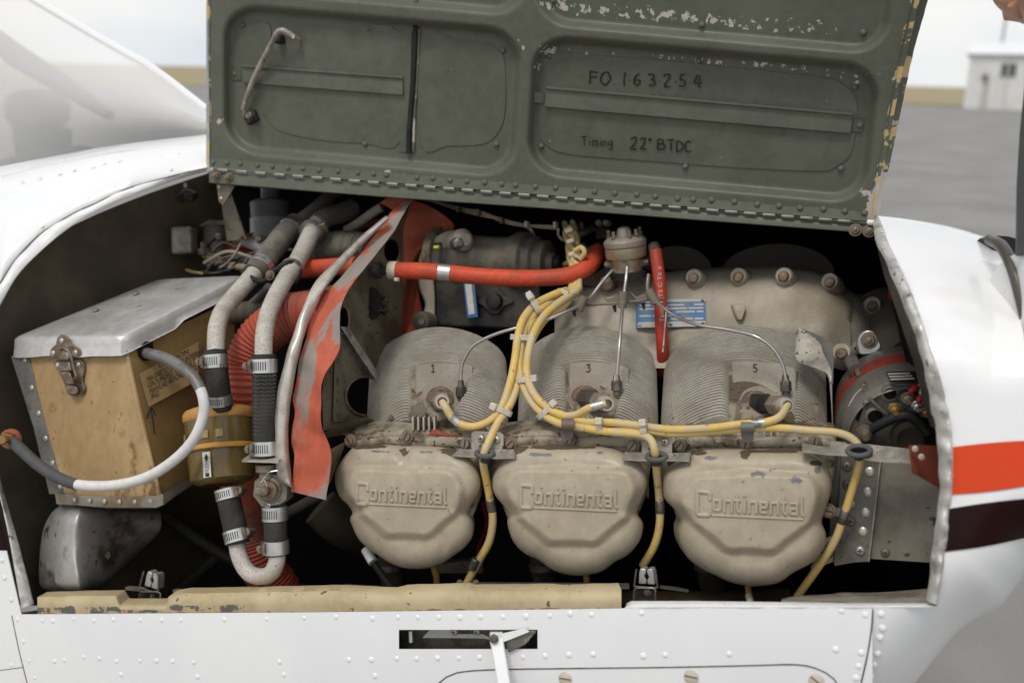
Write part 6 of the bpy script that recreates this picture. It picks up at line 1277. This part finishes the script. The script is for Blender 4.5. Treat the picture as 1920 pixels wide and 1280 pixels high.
gbr([(1504, 830), (1530, 835), (1556, 838), (1557, 826), (1612, 831), (1660, 836), (1708, 841), (1711, 866), (1655, 864), (1610, 858), (1598, 853), (1556, 851), (1530, 848), (1504, 845)], None, [], (1611, 845, 21, 9), 'long metal bracket with grommet and red flap reaching to the opening edge', .02)
mb = MB(); rows = []
for v in [i/8 for i in range(9)]:
    L = (lerp(1705, 1711, v), lerp(834, 886, v), .012); R2 = (lerp(1792, 1780, v), lerp(836, 925, v), .055); rows.append([P(lerp(L[0], R2[0], s_), lerp(L[1], R2[1], s_), lerp(L[2], R2[2], s_)+.006*math.sin(3*s_)) for s_ in [i/8 for i in range(9)]])
mb.shell(rows, .002); mb.build('p', SEALD, org=Vector((0, 0, 0))) if 0 else None
T = thing('rubber_flap', 'red rubber flap riveted to the end of the long grommet bracket', 'seal', P(1730, 880, .03)); mb.build('flap', SEALD, T)
for x, y in [(1716, 841), (1728, 856)]: MB().lathe(P(x, y, .008), EN, [(S(6, x), 0), (S(6, x), .001), (S(3, x), .0018)], 16).build('rivet_washer', ALUD, T)
# ------------------------------------------------------------------ forward side baffle
FB = thing('side_baffle', 'oil spotted sheet metal side baffle with a row of silver rivets below the alternator', 'baffle', P(1660, 1050, .06))
mb = MB(); rows = []
for j in range(9):
    v = j/8; rows.append([P(lerp(lerp(1560, 1555, v), lerp(1790, 1775, v), u), lerp(lerp(852, 868, u), lerp(1042, 1056, u), v), .085-.012*u) for u in [i/8 for i in range(9)]])
mb.shell(rows, .002); mb.build('panel', mk('spotted_panel', (.20, .18, .145), .5, .25, c2=(.13, .11, .085), s2=14, lo=.4, hi=.62, spot=(.05, .04, .03), spot_s=75, spot_t=.665, bump=.15), FB)
mb = MB().sheet([(1578, 853), (1651, 862), (1640, 960), (1629, 1052), (1600, 1054), (1566, 1060), (1564, 1054), (1572, 960)], .074, .003); mb.build('riveted_strip', mk('grey_strip', (.17, .16, .135), .5, .3, c2=(.10, .088, .07), s2=22, lo=.4, hi=.62, spot=(.05, .04, .03), spot_s=110, spot_t=.66), FB)
mb = MB(); tubepx(mb, [(1651, 863, .073), (1640, 960, .073), (1629, 1052, .073)], 1.4, 4, 6); mb.build('strip_edge', ALUD, FB)
for x, y in [(1631, 884), (1627, 922), (1623, 960), (1618, 996)]: inst(ME_RIVM, 'rivet', FB, P(x, y, .0735), EN, .0054)
for x, y in [(1613, 1032), (1588, 874), (1589, 909), (1595, 977)]: inst(PHIL if y == 1032 else PHILD, 'screw', FB, P(x, y, .0735), EN, .0055)
for x, y in [(1660, 1036), (1701, 1038), (1743, 1043), (1597, 944)]: inst(PHILD if x > 1600 else PHIL, 'screw', FB, P(x, y, .079 if x > 1600 else .0735), EN, .0048)
mb = MB().sheet([(1545, 1010), (1566, 1002), (1562, 1052), (1540, 1062), (1520, 1066)], .078, .002); mb.build('lower_tab', ALUD, FB)
mb = MB().sheet([(1548, 948), (1578, 953), (1578, 968), (1548, 966)], .06, .003); mb.build('clip_tab', STEELD, FB); inst(SLOTR, 'screw', FB, P(1553, 957, .056), EN, .006)
# forward upper baffle beside cylinder five
UBF = thing('cylinder_baffle', 'curled metal baffle tab over the right edge of the forward cylinder', 'baffle', P(1530, 660, .12))
mb = MB(); ribbon3(mb, [(1490, 622, .165), (1492, 645, .150), (1495, 676, .135), (1530, 690, .115), (1552, 704, .10), (1558, 740, .09), (1562, 810, .07)], [(1500, 614, .16), (1535, 640, .15), (1543, 660, .14), (1552, 678, .12), (1560, 700, .10), (1561, 740, .092), (1563, 810, .072)], 50, .002, 6, .0015); mb.build('curled_sheet', ALUD, UBF)
mb = MB().sheet([(1500, 614), (1535, 628), (1562, 646), (1563, 672), (1540, 668), (1520, 648), (1496, 630)], .16, .002); mb.build('folded_flange', STRAPM, UBF)
mb = MB().sheet([(1549, 666), (1563, 668), (1562, 720), (1551, 700)], .155, .002); mb.build('side_leaf', STRAPM, UBF)
for x, y in [(1507, 625), (1527, 639), (1553, 681)]: inst(ME_RIVD, 'rivet', UBF, P(x, y, .157), EN, .0042)
# ------------------------------------------------------------------ alternator
AL = thing('alternator', 'grey alternator with a dull red band behind the right opening edge', 'alternator', P(1690, 830, .12))
a0, a1 = P(1683, 752, .24), P(1702, 830, .115); ad = (a1-a0).normalized(); AL_ = (a1-a0).length; au = S(1, 1695, .13); ALM = mk('alternator_alloy', (.20, .185, .16), .45, .45, c2=(.13, .115, .095), s2=24)
MB().lathe(a0, ad, [(96*au, -.01), (118*au, .004), (124*au, .012), (126*au, AL_*.35), (122*au, AL_*.36)], 60).build('drive_housing', ALM, AL)
MB().lathe(a0, ad, [(124*au, AL_*.35), (126.5*au, AL_*.36), (126.5*au, AL_*.60), (124*au, AL_*.605)], 60).build('red_band', REDW, AL)
MB().lathe(a0, ad, [(124*au, AL_*.60), (126*au, AL_*.61), (125*au, AL_*.80), (118*au, AL_*.92), (112*au, AL_*.96), (108*au, AL_*.965)], 60).build('end_housing', ALM, AL)
MB().lathe(a0, ad, [(112*au, AL_*.95), (108*au, AL_*.99), (105*au, AL_), (104*au, AL_*.97)], 60, cap=False).build('face_rim', ALM, AL)
MB().lathe(a0, ad, [(106*au, AL_*.9), (105*au, AL_*.975), (2*au, AL_*.976)], 60).build('end_face', mk('face_alloy', (.15, .14, .12), .5, .4, c2=(.09, .08, .065), s2=30), AL)
def onface(x, y, lift=0.):   # pixel -> end face plane
    r = (P(x, y, .1)-CAMPOS).normalized(); pl_ = a0+ad*(AL_*.977+lift); t = (pl_-CAMPOS).dot(ad)/r.dot(ad); return CAMPOS+r*t
for x, y, r in [(1669, 737, 11), (1641, 780, 13), (1623, 756, 4)]: MB().lathe(onface(x, y), ad, [(r*1.5*au, -.002), (r*1.45*au, .002), (r*1.05*au, .003), (r*au, .001)], 22).build('vent_ring', ALM, AL); MB().lathe(onface(x, y), ad, [(r*1.0*au, 0), (r*au, .0018)], 20).build('vent_hole', BLACKI, AL)
for pts in [[(1604, 786), (1612, 762), (1618, 766), (1610, 790)]]: MB().add([onface(x, y, .0008) for x, y in pts], [(0, 1, 2, 3)]).build('vent_slot', BLACKI, AL)
mb = MB(); mb.tube([onface(1630, 746, .002), onface(1650, 766, .006), onface(1668, 781, .002)], .0022, 8); mb.build('rib', ALM, AL)
mb = MB().prism([onface(x, y, .008) for x, y in [(1666, 756), (1690, 757), (1740, 770), (1742, 784), (1668, 774)]], [onface(x, y, 0) for x, y in [(1666, 756), (1690, 757), (1740, 770), (1742, 784), (1668, 774)]]); mb.build('terminal_block', ALM, AL, bevel=.001)
for x0, y0, sz in [(1702, 746, 17), (1720, 761, 15)]: mb = MB().box(onface(x0, y0, .004), (EX+EU*.5).normalized()*sz*au*.95, (EU-EX*.5).normalized()*sz*au*.85, ad*.003); mb.build('insulator', BLACK, AL, bevel=.001)
def stud(x, y, r, mat, lift=.008): MB().lathe(onface(x, y, lift), ad, [(r*1.35*au, -.002), (r*1.35*au, .001), (r*au, .0015), (r*au, .007), (r*.55*au, .008), (r*.5*au, .015)], 10).build('terminal_stud', mat, AL)
stud(1702, 746, 9, ZINC); stud(1720, 760, 8, STEEL, .010); stud(1678, 766, 9, BRASS); stud(1737, 771, 7, BRASS); stud(1622, 812, 13, ZINC, .002)
MB().lathe(onface(1705, 818), ad, [(34*au, 0), (33*au, .006), (22*au, .008), (21*au, .004), (2*au, .004)], 30).build('bearing_cap', mk('bearing_brown', (.075, .06, .04), .5, .3), AL)
mb = MB(); mb.tube([p for p in cr([onface(1636, 804, .010), onface(1652, 795, .014), onface(1676, 783, .016), onface(1702, 779, .016), onface(1722, 790, .014), onface(1740, 812, .012)], 8)], 9.5*au, 14); mb.build('black_cable', BLACK, AL)
for x, y, a in [(1713, 728, .9), (1726, 745, 1.2), (1736, 751, .5), (1750, 765, .8)]:
    d = (EX*math.cos(a)+EU*math.sin(a)); MB().lathe(onface(x, y, .016), d, [(4*au, -.006), (6.5*au, -.005), (6.5*au, .005), (4*au, .007)], 12).build('red_terminal', REDB, AL)
mb = MB(); mb.tube(cr([onface(1722, 720, .018), onface(1740, 730, .02), onface(1751, 752, .02), onface(1755, 780, .02), onface(1754, 810, .02), onface(1757, 840, .02)], 6), 2.6*au, 8); mb.build('tan_wire', mk('tan_wire', (.33, .27, .19), .6), AL)
for L in [[(1728, 696), (1733, 712), (1745, 732), (1755, 745)], [(1729, 698), (1728, 718), (1726, 738)], [(1744, 740), (1756, 735)], [(1742, 734), (1757, 748)]]: mb = MB(); mb.tube(cr([onface(x, y, .022) for x, y in L], 5), 2.*au, 8); mb.build('white_tie', CANL, AL)
sw = cr([(1621, 724, 0), (1605, 738, 0), (1592, 760, 0), (1586, 790, 0), (1584, 815, 0)], 8); mb = MB(); mb.tube([P(p.x+1.2*(i % 2), p.y, .118-.004*(1-i/len(sw))) for i, p in enumerate(sw)], .0008, 5); mb.build('safety_wire', CREAM, AL)
MB().lathe(P(1620, 723, .12), ad, [(8*au, -.004), (8*au, .006), (5*au, .007), (5*au, .014)], 6).build('housing_bolt', ZINC, AL)
mb = MB(); mb.tube([P(1596, 676, .19), P(1606, 694, .165)], 14*au, 16); mb.build('through_bolt_boss', ALM, AL); mb = MB(); mb.tube([P(1606, 694, .166), P(1613, 706, .15)], 6*au, 10); mb.build('through_bolt', RUSTB, AL)
mb = MB(); pts = cr([(1609, 655, 0), (1610, 634, 0), (1622, 620, 0), (1638, 621, 0), (1648, 636, 0), (1652, 650, 0), (1640, 662, 0), (1615, 665, 0)], 4, True); mb.sheet([(p.x, p.y) for p in pts], .205, .008); mb.build('mount_lug', ALU, AL, bevel=.0015); inst(HEX, 'bolt', AL, P(1630, 638, .204), EN, .0068)
# label plate wraps the end housing
def onhous(x, y, lift=.0006):
    r = (P(x, y, .1)-CAMPOS).normalized(); R3 = 126.8*au+lift; o_ = CAMPOS-a0; aa = r-ad*r.dot(ad); bb = o_-ad*o_.dot(ad); A2 = aa.dot(aa); B2 = aa.dot(bb); C2 = bb.dot(bb)-R3*R3; t = (-B2-math.sqrt(max(0, B2*B2-A2*C2)))/A2; return CAMPOS+r*t
def hp4(pts, nm, mat, lift): m2 = MB(); m2.grid([[onhous(lerp(lerp(pts[0][0], pts[1][0], i/8), lerp(pts[3][0], pts[2][0], i/8), j/5), lerp(lerp(pts[0][1], pts[1][1], i/8), lerp(pts[3][1], pts[2][1], i/8), j/5), lift) for i in range(9)] for j in range(6)]); return m2.build(nm, mat, AL, recalc=False)
hp4([(1661, 697), (1733, 695), (1741, 717), (1671, 715)], 'label_plate', LABELK, .0010)
for j in range(3): hp4([(1664+2.5*j, 699.5+5*j), (1706+4*j, 698+5*j), (1707+4*j, 700.6+5*j), (1665+2.5*j, 702.4+5*j)], 'label_print', INKW, .0016)
# gearbox shapes behind the alternator and the bright red patch through the far cowl
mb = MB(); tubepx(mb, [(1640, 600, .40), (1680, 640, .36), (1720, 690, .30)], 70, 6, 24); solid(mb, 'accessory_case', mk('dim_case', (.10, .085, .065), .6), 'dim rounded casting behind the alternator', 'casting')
mb = MB().sheet([(1668, 542), (1674, 532), (1684, 545), (1682, 566), (1672, 566), (1667, 556)], .30, .004); o = solid(mb, 'red_patch', REDB, 'small red scrap behind the forward end of the crankcase', 'seal')
# ------------------------------------------------------------------ wiring along the hinge
WB = thing('wire_bundle', 'thin tied bundle of pale wires running below the hinge beam', 'wiring', P(950, 415, .34))
for k in range(4):
    mb = MB(); tubepx(mb, [(800+k, 374, .40), (860, 389+k*1.5, .36), (905, 398+k*2.2, .34), (940, 412+3*math.sin(k*2), .34), (975, 421+2*math.sin(k*1.3), .34), (1010, 423+k, .34), (1045, 424+k*1.5, .34)], 2.3, 6, 7); mb.build('wire', mk('pale_wire', (.38, .32, .24), .6) if 'pale_wire' not in MATS else MATS['pale_wire'], WB)
mb = MB(); tubepx(mb, [(985, 424, .338), (995, 430, .335), (1004, 446, .35), (1016, 460, .37)], 3, 6, 8); mb.build('branch_wire', MATS['pale_wire'], WB); mb = MB(); tubepx(mb, [(1016, 460, .37), (1026, 468, .375)], 4, 3, 8); mb.build('wire_terminal', REDB, WB)
mb = MB(); tubepx(mb, [(1047, 428, .34), (1047, 440, .34), (1054, 450, .33)], 2.6, 5, 8); mb.build('branch_wire', CREAM, WB)
for x, y in [(860, 392), (898, 398), (942, 414), (988, 421), (1042, 422)]: MB().box(P(x, y, .335), EX*S(3.2, x, .33), EU*S(6, x, .33), EN*.006).build('wire_tie', CREAM if x > 950 else DIRTYM, WB, bevel=.001)
# ------------------------------------------------------------------ equipment on the bulkhead
RL = thing('relay', 'small silver relay with a dusty grey drum on the bulkhead behind the battery box', 'relay', P(370, 475, .42))
mb = MB().box(P(346, 452, .35), (EX*.8-EN*.2).normalized()*S(20, 346, .35), EU*S(25, 346, .35), FW*.02); mb.build('relay_can', ALUD, RL, bevel=.004)
MB().lathe(P(408, 466, .39), EU, [(S(24, 408, .46), -.01), (S(24, 408, .46), S(44, 408, .46)), (S(22, 408, .46), S(47, 408, .46))], 26).build('relay_drum', mk('dusty_drum', (.14, .13, .11), .55, .3), RL)
mb = MB().sheet([(372, 424), (392, 412), (430, 414), (432, 420), (392, 424)], .36, .03); mb.build('relay_cap', DIRTYM, RL); MB().lathe(P(382, 478, .35), EU, [(S(11, 382, .42), 0), (S(11, 382, .42), .01), (S(6, 382, .42), .012), (S(6, 382, .42), .022)], 6).build('relay_nut', ZINC, RL)
CT = thing('oil_bottle', 'grey and white round canister standing behind the fuel lines', 'canister', P(508, 445, .55))
MB().lathe(P(507, 446, .55), EU, [(S(36, 507, .55), 0), (S(36, 507, .55), S(36, 507, .55))], 34).build('lower_body', CANL, CT); MB().lathe(P(508, 410, .55), EU, [(S(36, 507, .55), 0), (S(37, 507, .55), S(30, 507, .55)), (S(30, 507, .55), S(35, 507, .55)), (S(17, 507, .55), S(36, 507, .55)), (S(16, 507, .55), S(40, 507, .55)), (S(18, 507, .55), S(44, 507, .55)), (S(16, 507, .55), S(50, 507, .55)), (S(18, 507, .55), S(56, 507, .55)), (S(16, 507, .55), S(62, 507, .55))], 34).build('upper_body', CANW, CT)
FT = thing('bulkhead_fitting', 'small black elbow fitting high on the dark bulkhead', 'fitting', P(352, 366, .36))
mb = MB(); tubepx(mb, [(338, 374, .36), (350, 362, .35), (366, 368, .35)], 8, 5, 12); mb.build('elbow', BLACKM, FT); MB().box(P(356, 370, .345), EX*S(9, 356, .35), EU*S(7, 356, .35), EN*.006).build('body', BLACKM, FT, bevel=.002); MB().lathe(P(348, 352, .345), EU, [(S(3.5, 348, .35), 0), (S(3.5, 348, .35), .008)], 10).build('nipple', ALU, FT)
for lb, pts, r, mt, cat in [('tan cable with a yellow boot below the relay', [(392, 480, .38), (408, 490, .36), (432, 497, .33), (465, 503, .30)], 7, mk('tan_cable', (.33, .24, .14), .6), 'cable'), ('white sleeved tube beside the grey fuel line', [(462, 452, .36), (478, 458, .34), (502, 464, .32)], 12, CANL, 'tube'), ('thin red wire among the cables behind the fuel lines', [(424, 464, .37), (446, 468, .35), (462, 478, .34), (478, 492, .33)], 3.2, REDB, 'wire'), ('second red wire curving under the white sleeved tube', [(456, 462, .36), (470, 476, .345), (484, 490, .33)], 3.2, REDB, 'wire'), ('bent brown fitting under the relay drum', [(420, 470, .39), (434, 476, .37), (430, 488, .36), (420, 494, .36)], 6, DIRTYM, 'fitting'), ('small yellow wire low behind the battery lid', [(350, 506, .34), (362, 510, .32), (378, 512, .30)], 3, YELLOW, 'wire'), ('brown bracket clamp at the top of the white tube', [(436, 462, .38), (448, 450, .37), (458, 446, .37)], 7, CASEM, 'bracket')]:
    m2 = MB(); tubepx(m2, pts, r, 6, 12); solid(m2, {'cable': 'cable', 'tube': 'sleeved_tube', 'wire': 'wire', 'fitting': 'pipe_fitting', 'bracket': 'bracket'}[cat], mt, lb, cat)
mb = MB(); tubepx(mb, [(385, 476, .375), (400, 484, .36), (408, 491, .355)], 9, 4, 12); solid(mb, 'terminal_boot', YELLOW, 'yellow rubber boot on the tan cable by the relay', 'terminal boot')
MB().box(P(387, 509, .30), EX*S(6, 387, .3), EU*S(5, 387, .3), EN*.005).build('x', CANL) if 0 else None
m2 = MB(); tubepx(m2, [(648, 432, .34), (672, 418, .34), (700, 398, .34), (716, 388, .34)], 9, 6, 12); solid(m2, 'cable_end', CASEM, 'dusty pale hose fitting left of the torn seal tip', 'fitting')
m2 = MB(); tubepx(m2, [(640, 440, .4), (680, 424, .4), (740, 405, .42)], 6, 6, 12); solid(m2, 'hose', SEALD, 'dim red hose in the dark above the corrugated hose end', 'hose')
m2 = MB(); tubepx(m2, [(686, 1030, .09), (693, 1042, .085), (700, 1054, .08)], 9.5, 4, 12); T = solid(m2, 'hose_connector', CANL, 'white and black connector hanging below the aft rocker cover', 'connector')
m2 = MB(); tubepx(m2, [(700, 1054, .08), (740, 1110, .09), (780, 1150, .1)], 7, 4, 12); solid(m2, 'hose', BLACK, 'thin black hose running down from the white connector', 'hose')
mb = MB().sheet([(818, 1056), (905, 1050), (903, 1074), (822, 1074)], .14, .02); solid(mb, 'heat_shield', DIRTYM, 'dull metal shield below the gap right of the aft rocker cover', 'shield')
# ------------------------------------------------------------------ door latches, torque bar, lever
def latch(x, y, tilt, lb, par_w=1.):
    T = thing('door_latch', lb, 'latch', P(x, y+36, .03), 'latches on the lower sill'); a_ = (EX*math.cos(tilt)+EU*math.sin(tilt)); b_ = (EU*math.cos(tilt)-EX*math.sin(tilt)); u2 = S(1, x, .03); c_ = P(x, y, .03)
    for s_ in (-1, 1):
        m2 = MB(); pr2 = [(1.2, 14), (11, 16), (14, 8), (16, -14), (1.2, -14), (1.2, -6), (5, 0), (1.2, 7)]; f_ = [c_+a_*(s_*px_*u2)+b_*(py_*u2) for px_, py_ in pr2]; m2.prism(f_, [p-EN*.014 for p in f_]); m2.build('clamp_jaw', mk('latch_alloy', (.50, .48, .45), .4, .6) if 'latch_alloy' not in MATS else MATS['latch_alloy'], T, bevel=.0012)
    MB().box(c_-EN*.008, a_*5*u2, b_*10*u2, EN*.004).build('jaw_gap', BLACKI, T)
    loop = [(-17, 15), (-20, 0), (-22, -15), (-19, -18), (18, -18), (22, -14), (20, 0), (18, 14), (14, 17)]; m2 = MB(); m2.tube([c_+EN*.003+a_*(p*u2)+b_*(q*u2) for p, q, _ in cr([(p, q, 0) for p, q in loop], 4)], 1.7*u2, 8); m2.build('wire_bail', STEELD, T)
    m2 = MB(); m2.tube([P(x+d_, y+e_, .02) for d_, e_ in [(-24, 44), (-23, 26), (-19, 21), (12, 21), (17, 24), (17, 44)]], 1.8*u2, 8); m2.build('base_frame', STEELD, T); inst(HEX, 'bolt', T, P(x+2, y+30, .03), EN, .003); MB().sheet([(x-22, y+24), (x+16, y+24), (x+16, y+44), (x-22, y+44)], .03, .01).build('base_block', BLACKM, T)
latch(284, 1088, -.18, 'aft door latch with a split silver jaw in the sill notch'); latch(1212, 1081, .0, 'forward door latch with a split silver jaw at the end of the tan sill')
mb = MB().box(P(255, 1103, .035), EX*S(22, 255), EU*S(3, 255), EN*.004); solid(mb, 'link_bar', DIRTYM, 'short flat link left of the aft door latch', 'bar'); mb = MB().box(P(340, 1108, .035), EX*S(16, 340), EU*S(3, 340), EN*.004); solid(mb, 'link_bar', DIRTYM, 'short flat link right of the aft door latch', 'bar')
TB = thing('torque_bar', 'dark flat bar lying behind the tan sill to the forward latch', 'bar', P(1060, 1105, .03))
mb = MB(); ribbon(mb, [(845, 1095), (900, 1093), (1180, 1095)], [(840, 1105), (900, 1104), (1180, 1104)], 12, .035, .015, 0, 2, .006); mb.build('bar', mk('dark_bar', (.12, .11, .095), .4, .4), TB); mb = MB(); ribbon(mb, [(1238, 1098), (1262, 1100), (1292, 1106)], [(1238, 1103), (1262, 1106), (1290, 1110)], 8, .04, .03, 0, 2, .004); mb.build('bar_end', MATS['dark_bar'], TB)
mb = MB().sheet([(846, 1098), (905, 1096), (900, 1106), (888, 1113), (880, 1106), (842, 1105)], .028, .003); mb.build('bar_tab', STEELD, TB); [inst(HEX, 'bolt', TB, P(x, 1093, .035), EN, .003) for x in (862, 892)]
LV = thing('latch_handle', 'white latch handle hanging open from the slot in the lower panel', 'latch handle', P(930, 1195, -.06))
lo = lowo2(930, 1200)
mb = MB(); rows = []
for y, xl, xr, o in [(1183, 918, 944, .004), (1200, 918, 944, -.012), (1230, 924, 949, -.022), (1280, 932, 957, -.034), (1330, 940, 965, -.045)]: rows.append([P(xl, y, lo+o+.003), P(xl+2, y, lo+o), P(xr-2, y, lo+o), P(xr, y, lo+o+.003)])
mb.shell(rows, .004); mb.build('lever', WHITE, LV)
mb = MB(); f_ = [P(x, y, lo-.004) for x, y in [(947, 1199), (990, 1181), (1006, 1183), (985, 1208), (953, 1223)]]; mb.prism(f_, [P(x, y, lo+.016) for x, y in [(947, 1199), (990, 1181), (1006, 1183), (985, 1208), (953, 1223)]]); mb.build('link_block', mk('link_grey', (.17, .155, .14), .4, .4), LV, bevel=.001)
mb = MB().sheet([(932, 1190), (986, 1179), (992, 1184), (944, 1203), (936, 1206)], lo-.008, .003); mb.build('link_arm', WHITE2, LV); MB().lathe(P(927, 1196, lo-.014), EN, [(S(8, 927), 0), (S(8, 927), .003), (S(6, 927), .005)], 18).build('pivot_pin', STEELD, LV)
mb = MB(); ink(mb, 'MS', 980, 1190, 8, 10, .5, lambda x, y: lo-.0045, (.8, -.55)); ink(mb, 'Sto', 984, 1206, 7, 9, .5, lambda x, y: lo-.0045, (.8, -.55)); mb.build('pencil_note', INKW, LV, recalc=False)
# ------------------------------------------------------------------ person's hand at the upper right corner
def skin_body(name, chains, mat, par):
    me = bpy.data.meshes.new(name); vs_, es, rad, idx = [], [], [], {}
    for ch in chains:
        prev = None
        for p, r in ch:
            key = tuple(round(c, 5) for c in p)
            if key not in idx: idx[key] = len(vs_); vs_.append(Vector(p)-ORG[par.name]); rad.append(r)
            if prev is not None and prev != idx[key]: es.append((prev, idx[key]))
            prev = idx[key]
    me.from_pydata(vs_, es, []); ob = bpy.data.objects.new(name, me); COL.objects.link(ob); ob.parent = par
    md_ = ob.modifiers.new('skin', 'SKIN'); md_.use_smooth_shade = True
    sv = me.skin_vertices[0].data if me.skin_vertices else None
    if sv is None: bpy.context.view_layer.update(); sv = me.skin_vertices[0].data
    for i, r in enumerate(rad): sv[i].radius = (r, r)
    sv[0].use_root = True
    sb = ob.modifiers.new('sub', 'SUBSURF'); sb.levels = 3; sb.render_levels = 3
    me.materials.append(mat); ORG[ob.name] = ORG[par.name]; return ob
HPt = thing('person', 'person reaching in at the upper right corner, only a bare hand showing', 'person', P(1935, 20, .12))
g = lambda x, y, o: tuple(P(x, y, o))
palm = g(1935, -20, .12)
ch = [[(palm, .030), (g(1990, -60, .12), .030), (g(2080, -130, .14), .027), (g(2260, -260, .2), .032), (g(2500, -420, .3), .042)]]
for i, (kx, ky, dx, dy) in enumerate([(1888, -52, -8, -64), (1880, -22, -26, -48), (1886, 2, -34, -30), (1906, 22, -22, -12)]):
    kp = g(kx, ky, .10-.008*i); ch.append([(palm, .030), (kp, .0125), (g(kx+dx*.55, ky+dy*.6, .085), .0095), (g(kx+dx*.5+14, ky+dy*.95, .075), .0088), (g(kx+34, ky+dy*1.0+6, .085), .0078)])
ch.append([(palm, .030), (g(1950, 34, .085), .016), (g(1928, -8, .06), .0115), (g(1912, -50, .055), .0095)])
try: skin_body('hand', ch, SKIN, HPt)
except Exception as e: print('skin failed', e)

# ------------------------------------------------------------------ dim pipes and mounts low in the bay
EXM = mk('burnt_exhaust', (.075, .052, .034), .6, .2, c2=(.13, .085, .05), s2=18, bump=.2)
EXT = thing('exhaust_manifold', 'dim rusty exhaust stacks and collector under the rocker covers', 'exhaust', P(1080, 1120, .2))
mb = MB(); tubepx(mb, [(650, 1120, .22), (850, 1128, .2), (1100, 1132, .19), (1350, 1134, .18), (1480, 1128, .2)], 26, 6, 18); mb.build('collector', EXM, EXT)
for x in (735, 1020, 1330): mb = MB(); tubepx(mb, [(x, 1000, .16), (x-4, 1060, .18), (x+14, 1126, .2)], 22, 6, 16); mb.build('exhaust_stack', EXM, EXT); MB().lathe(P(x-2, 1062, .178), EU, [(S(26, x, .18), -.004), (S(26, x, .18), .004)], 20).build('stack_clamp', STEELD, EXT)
MT = thing('engine_mount', 'dim grey engine mount tubes in the shadow behind the filter hoses', 'engine mount', P(380, 1100, .3))
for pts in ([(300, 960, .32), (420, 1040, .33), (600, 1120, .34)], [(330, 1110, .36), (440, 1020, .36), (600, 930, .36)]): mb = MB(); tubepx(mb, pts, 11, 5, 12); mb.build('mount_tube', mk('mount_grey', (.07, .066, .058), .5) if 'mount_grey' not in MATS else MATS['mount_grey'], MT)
mb = MB(); tubepx(mb, [(905, 940, .10), (912, 985, .12), (896, 1030, .14), (905, 1070, .15)], 3, 6, 8); solid(mb, 'wire', REDB, 'thin dark red wire behind the lead right of the aft rocker cover', 'wire')

WT = thing('wire_tangle', 'tangle of thin dusty wires and small fittings between the relay and the fuel lines', 'wiring', P(450, 500, .33)); random.seed(11)
for i in range(16):
    x0, y0 = random.uniform(378, 430), random.uniform(462, 512); x1, y1 = random.uniform(440, 560), random.uniform(430, 512); o0 = random.uniform(.30, .38)
    mb = MB(); tubepx(mb, [(x0, y0, o0), (lerp(x0, x1, .3), lerp(y0, y1, .3)+random.uniform(-22, 14), o0), (lerp(x0, x1, .7), lerp(y0, y1, .7)+random.uniform(-16, 20), o0-.01), (x1, y1, o0)], random.uniform(1.6, 3.6), 5, 7)
    mb.build('wire', [MATS['pale_wire'], CASEM, BLACK, STRAPM, CANL, MATS['tan_cable']][i % 6], WT)
for i in range(7):
    x0, y0 = random.uniform(385, 560), random.uniform(440, 510); MB().lathe(P(x0, y0, .31), (EN+EU*random.uniform(-.5, 1)+EX*random.uniform(-1, 1)).normalized(), [(S(6, x0, .3), -.008), (S(6.5, x0, .3), .004), (S(4, x0, .3), .005), (S(4, x0, .3), .012)], 8).build('wire_fitting', [ZINC, CREAM, STEELD, BRASS][i % 4], WT)
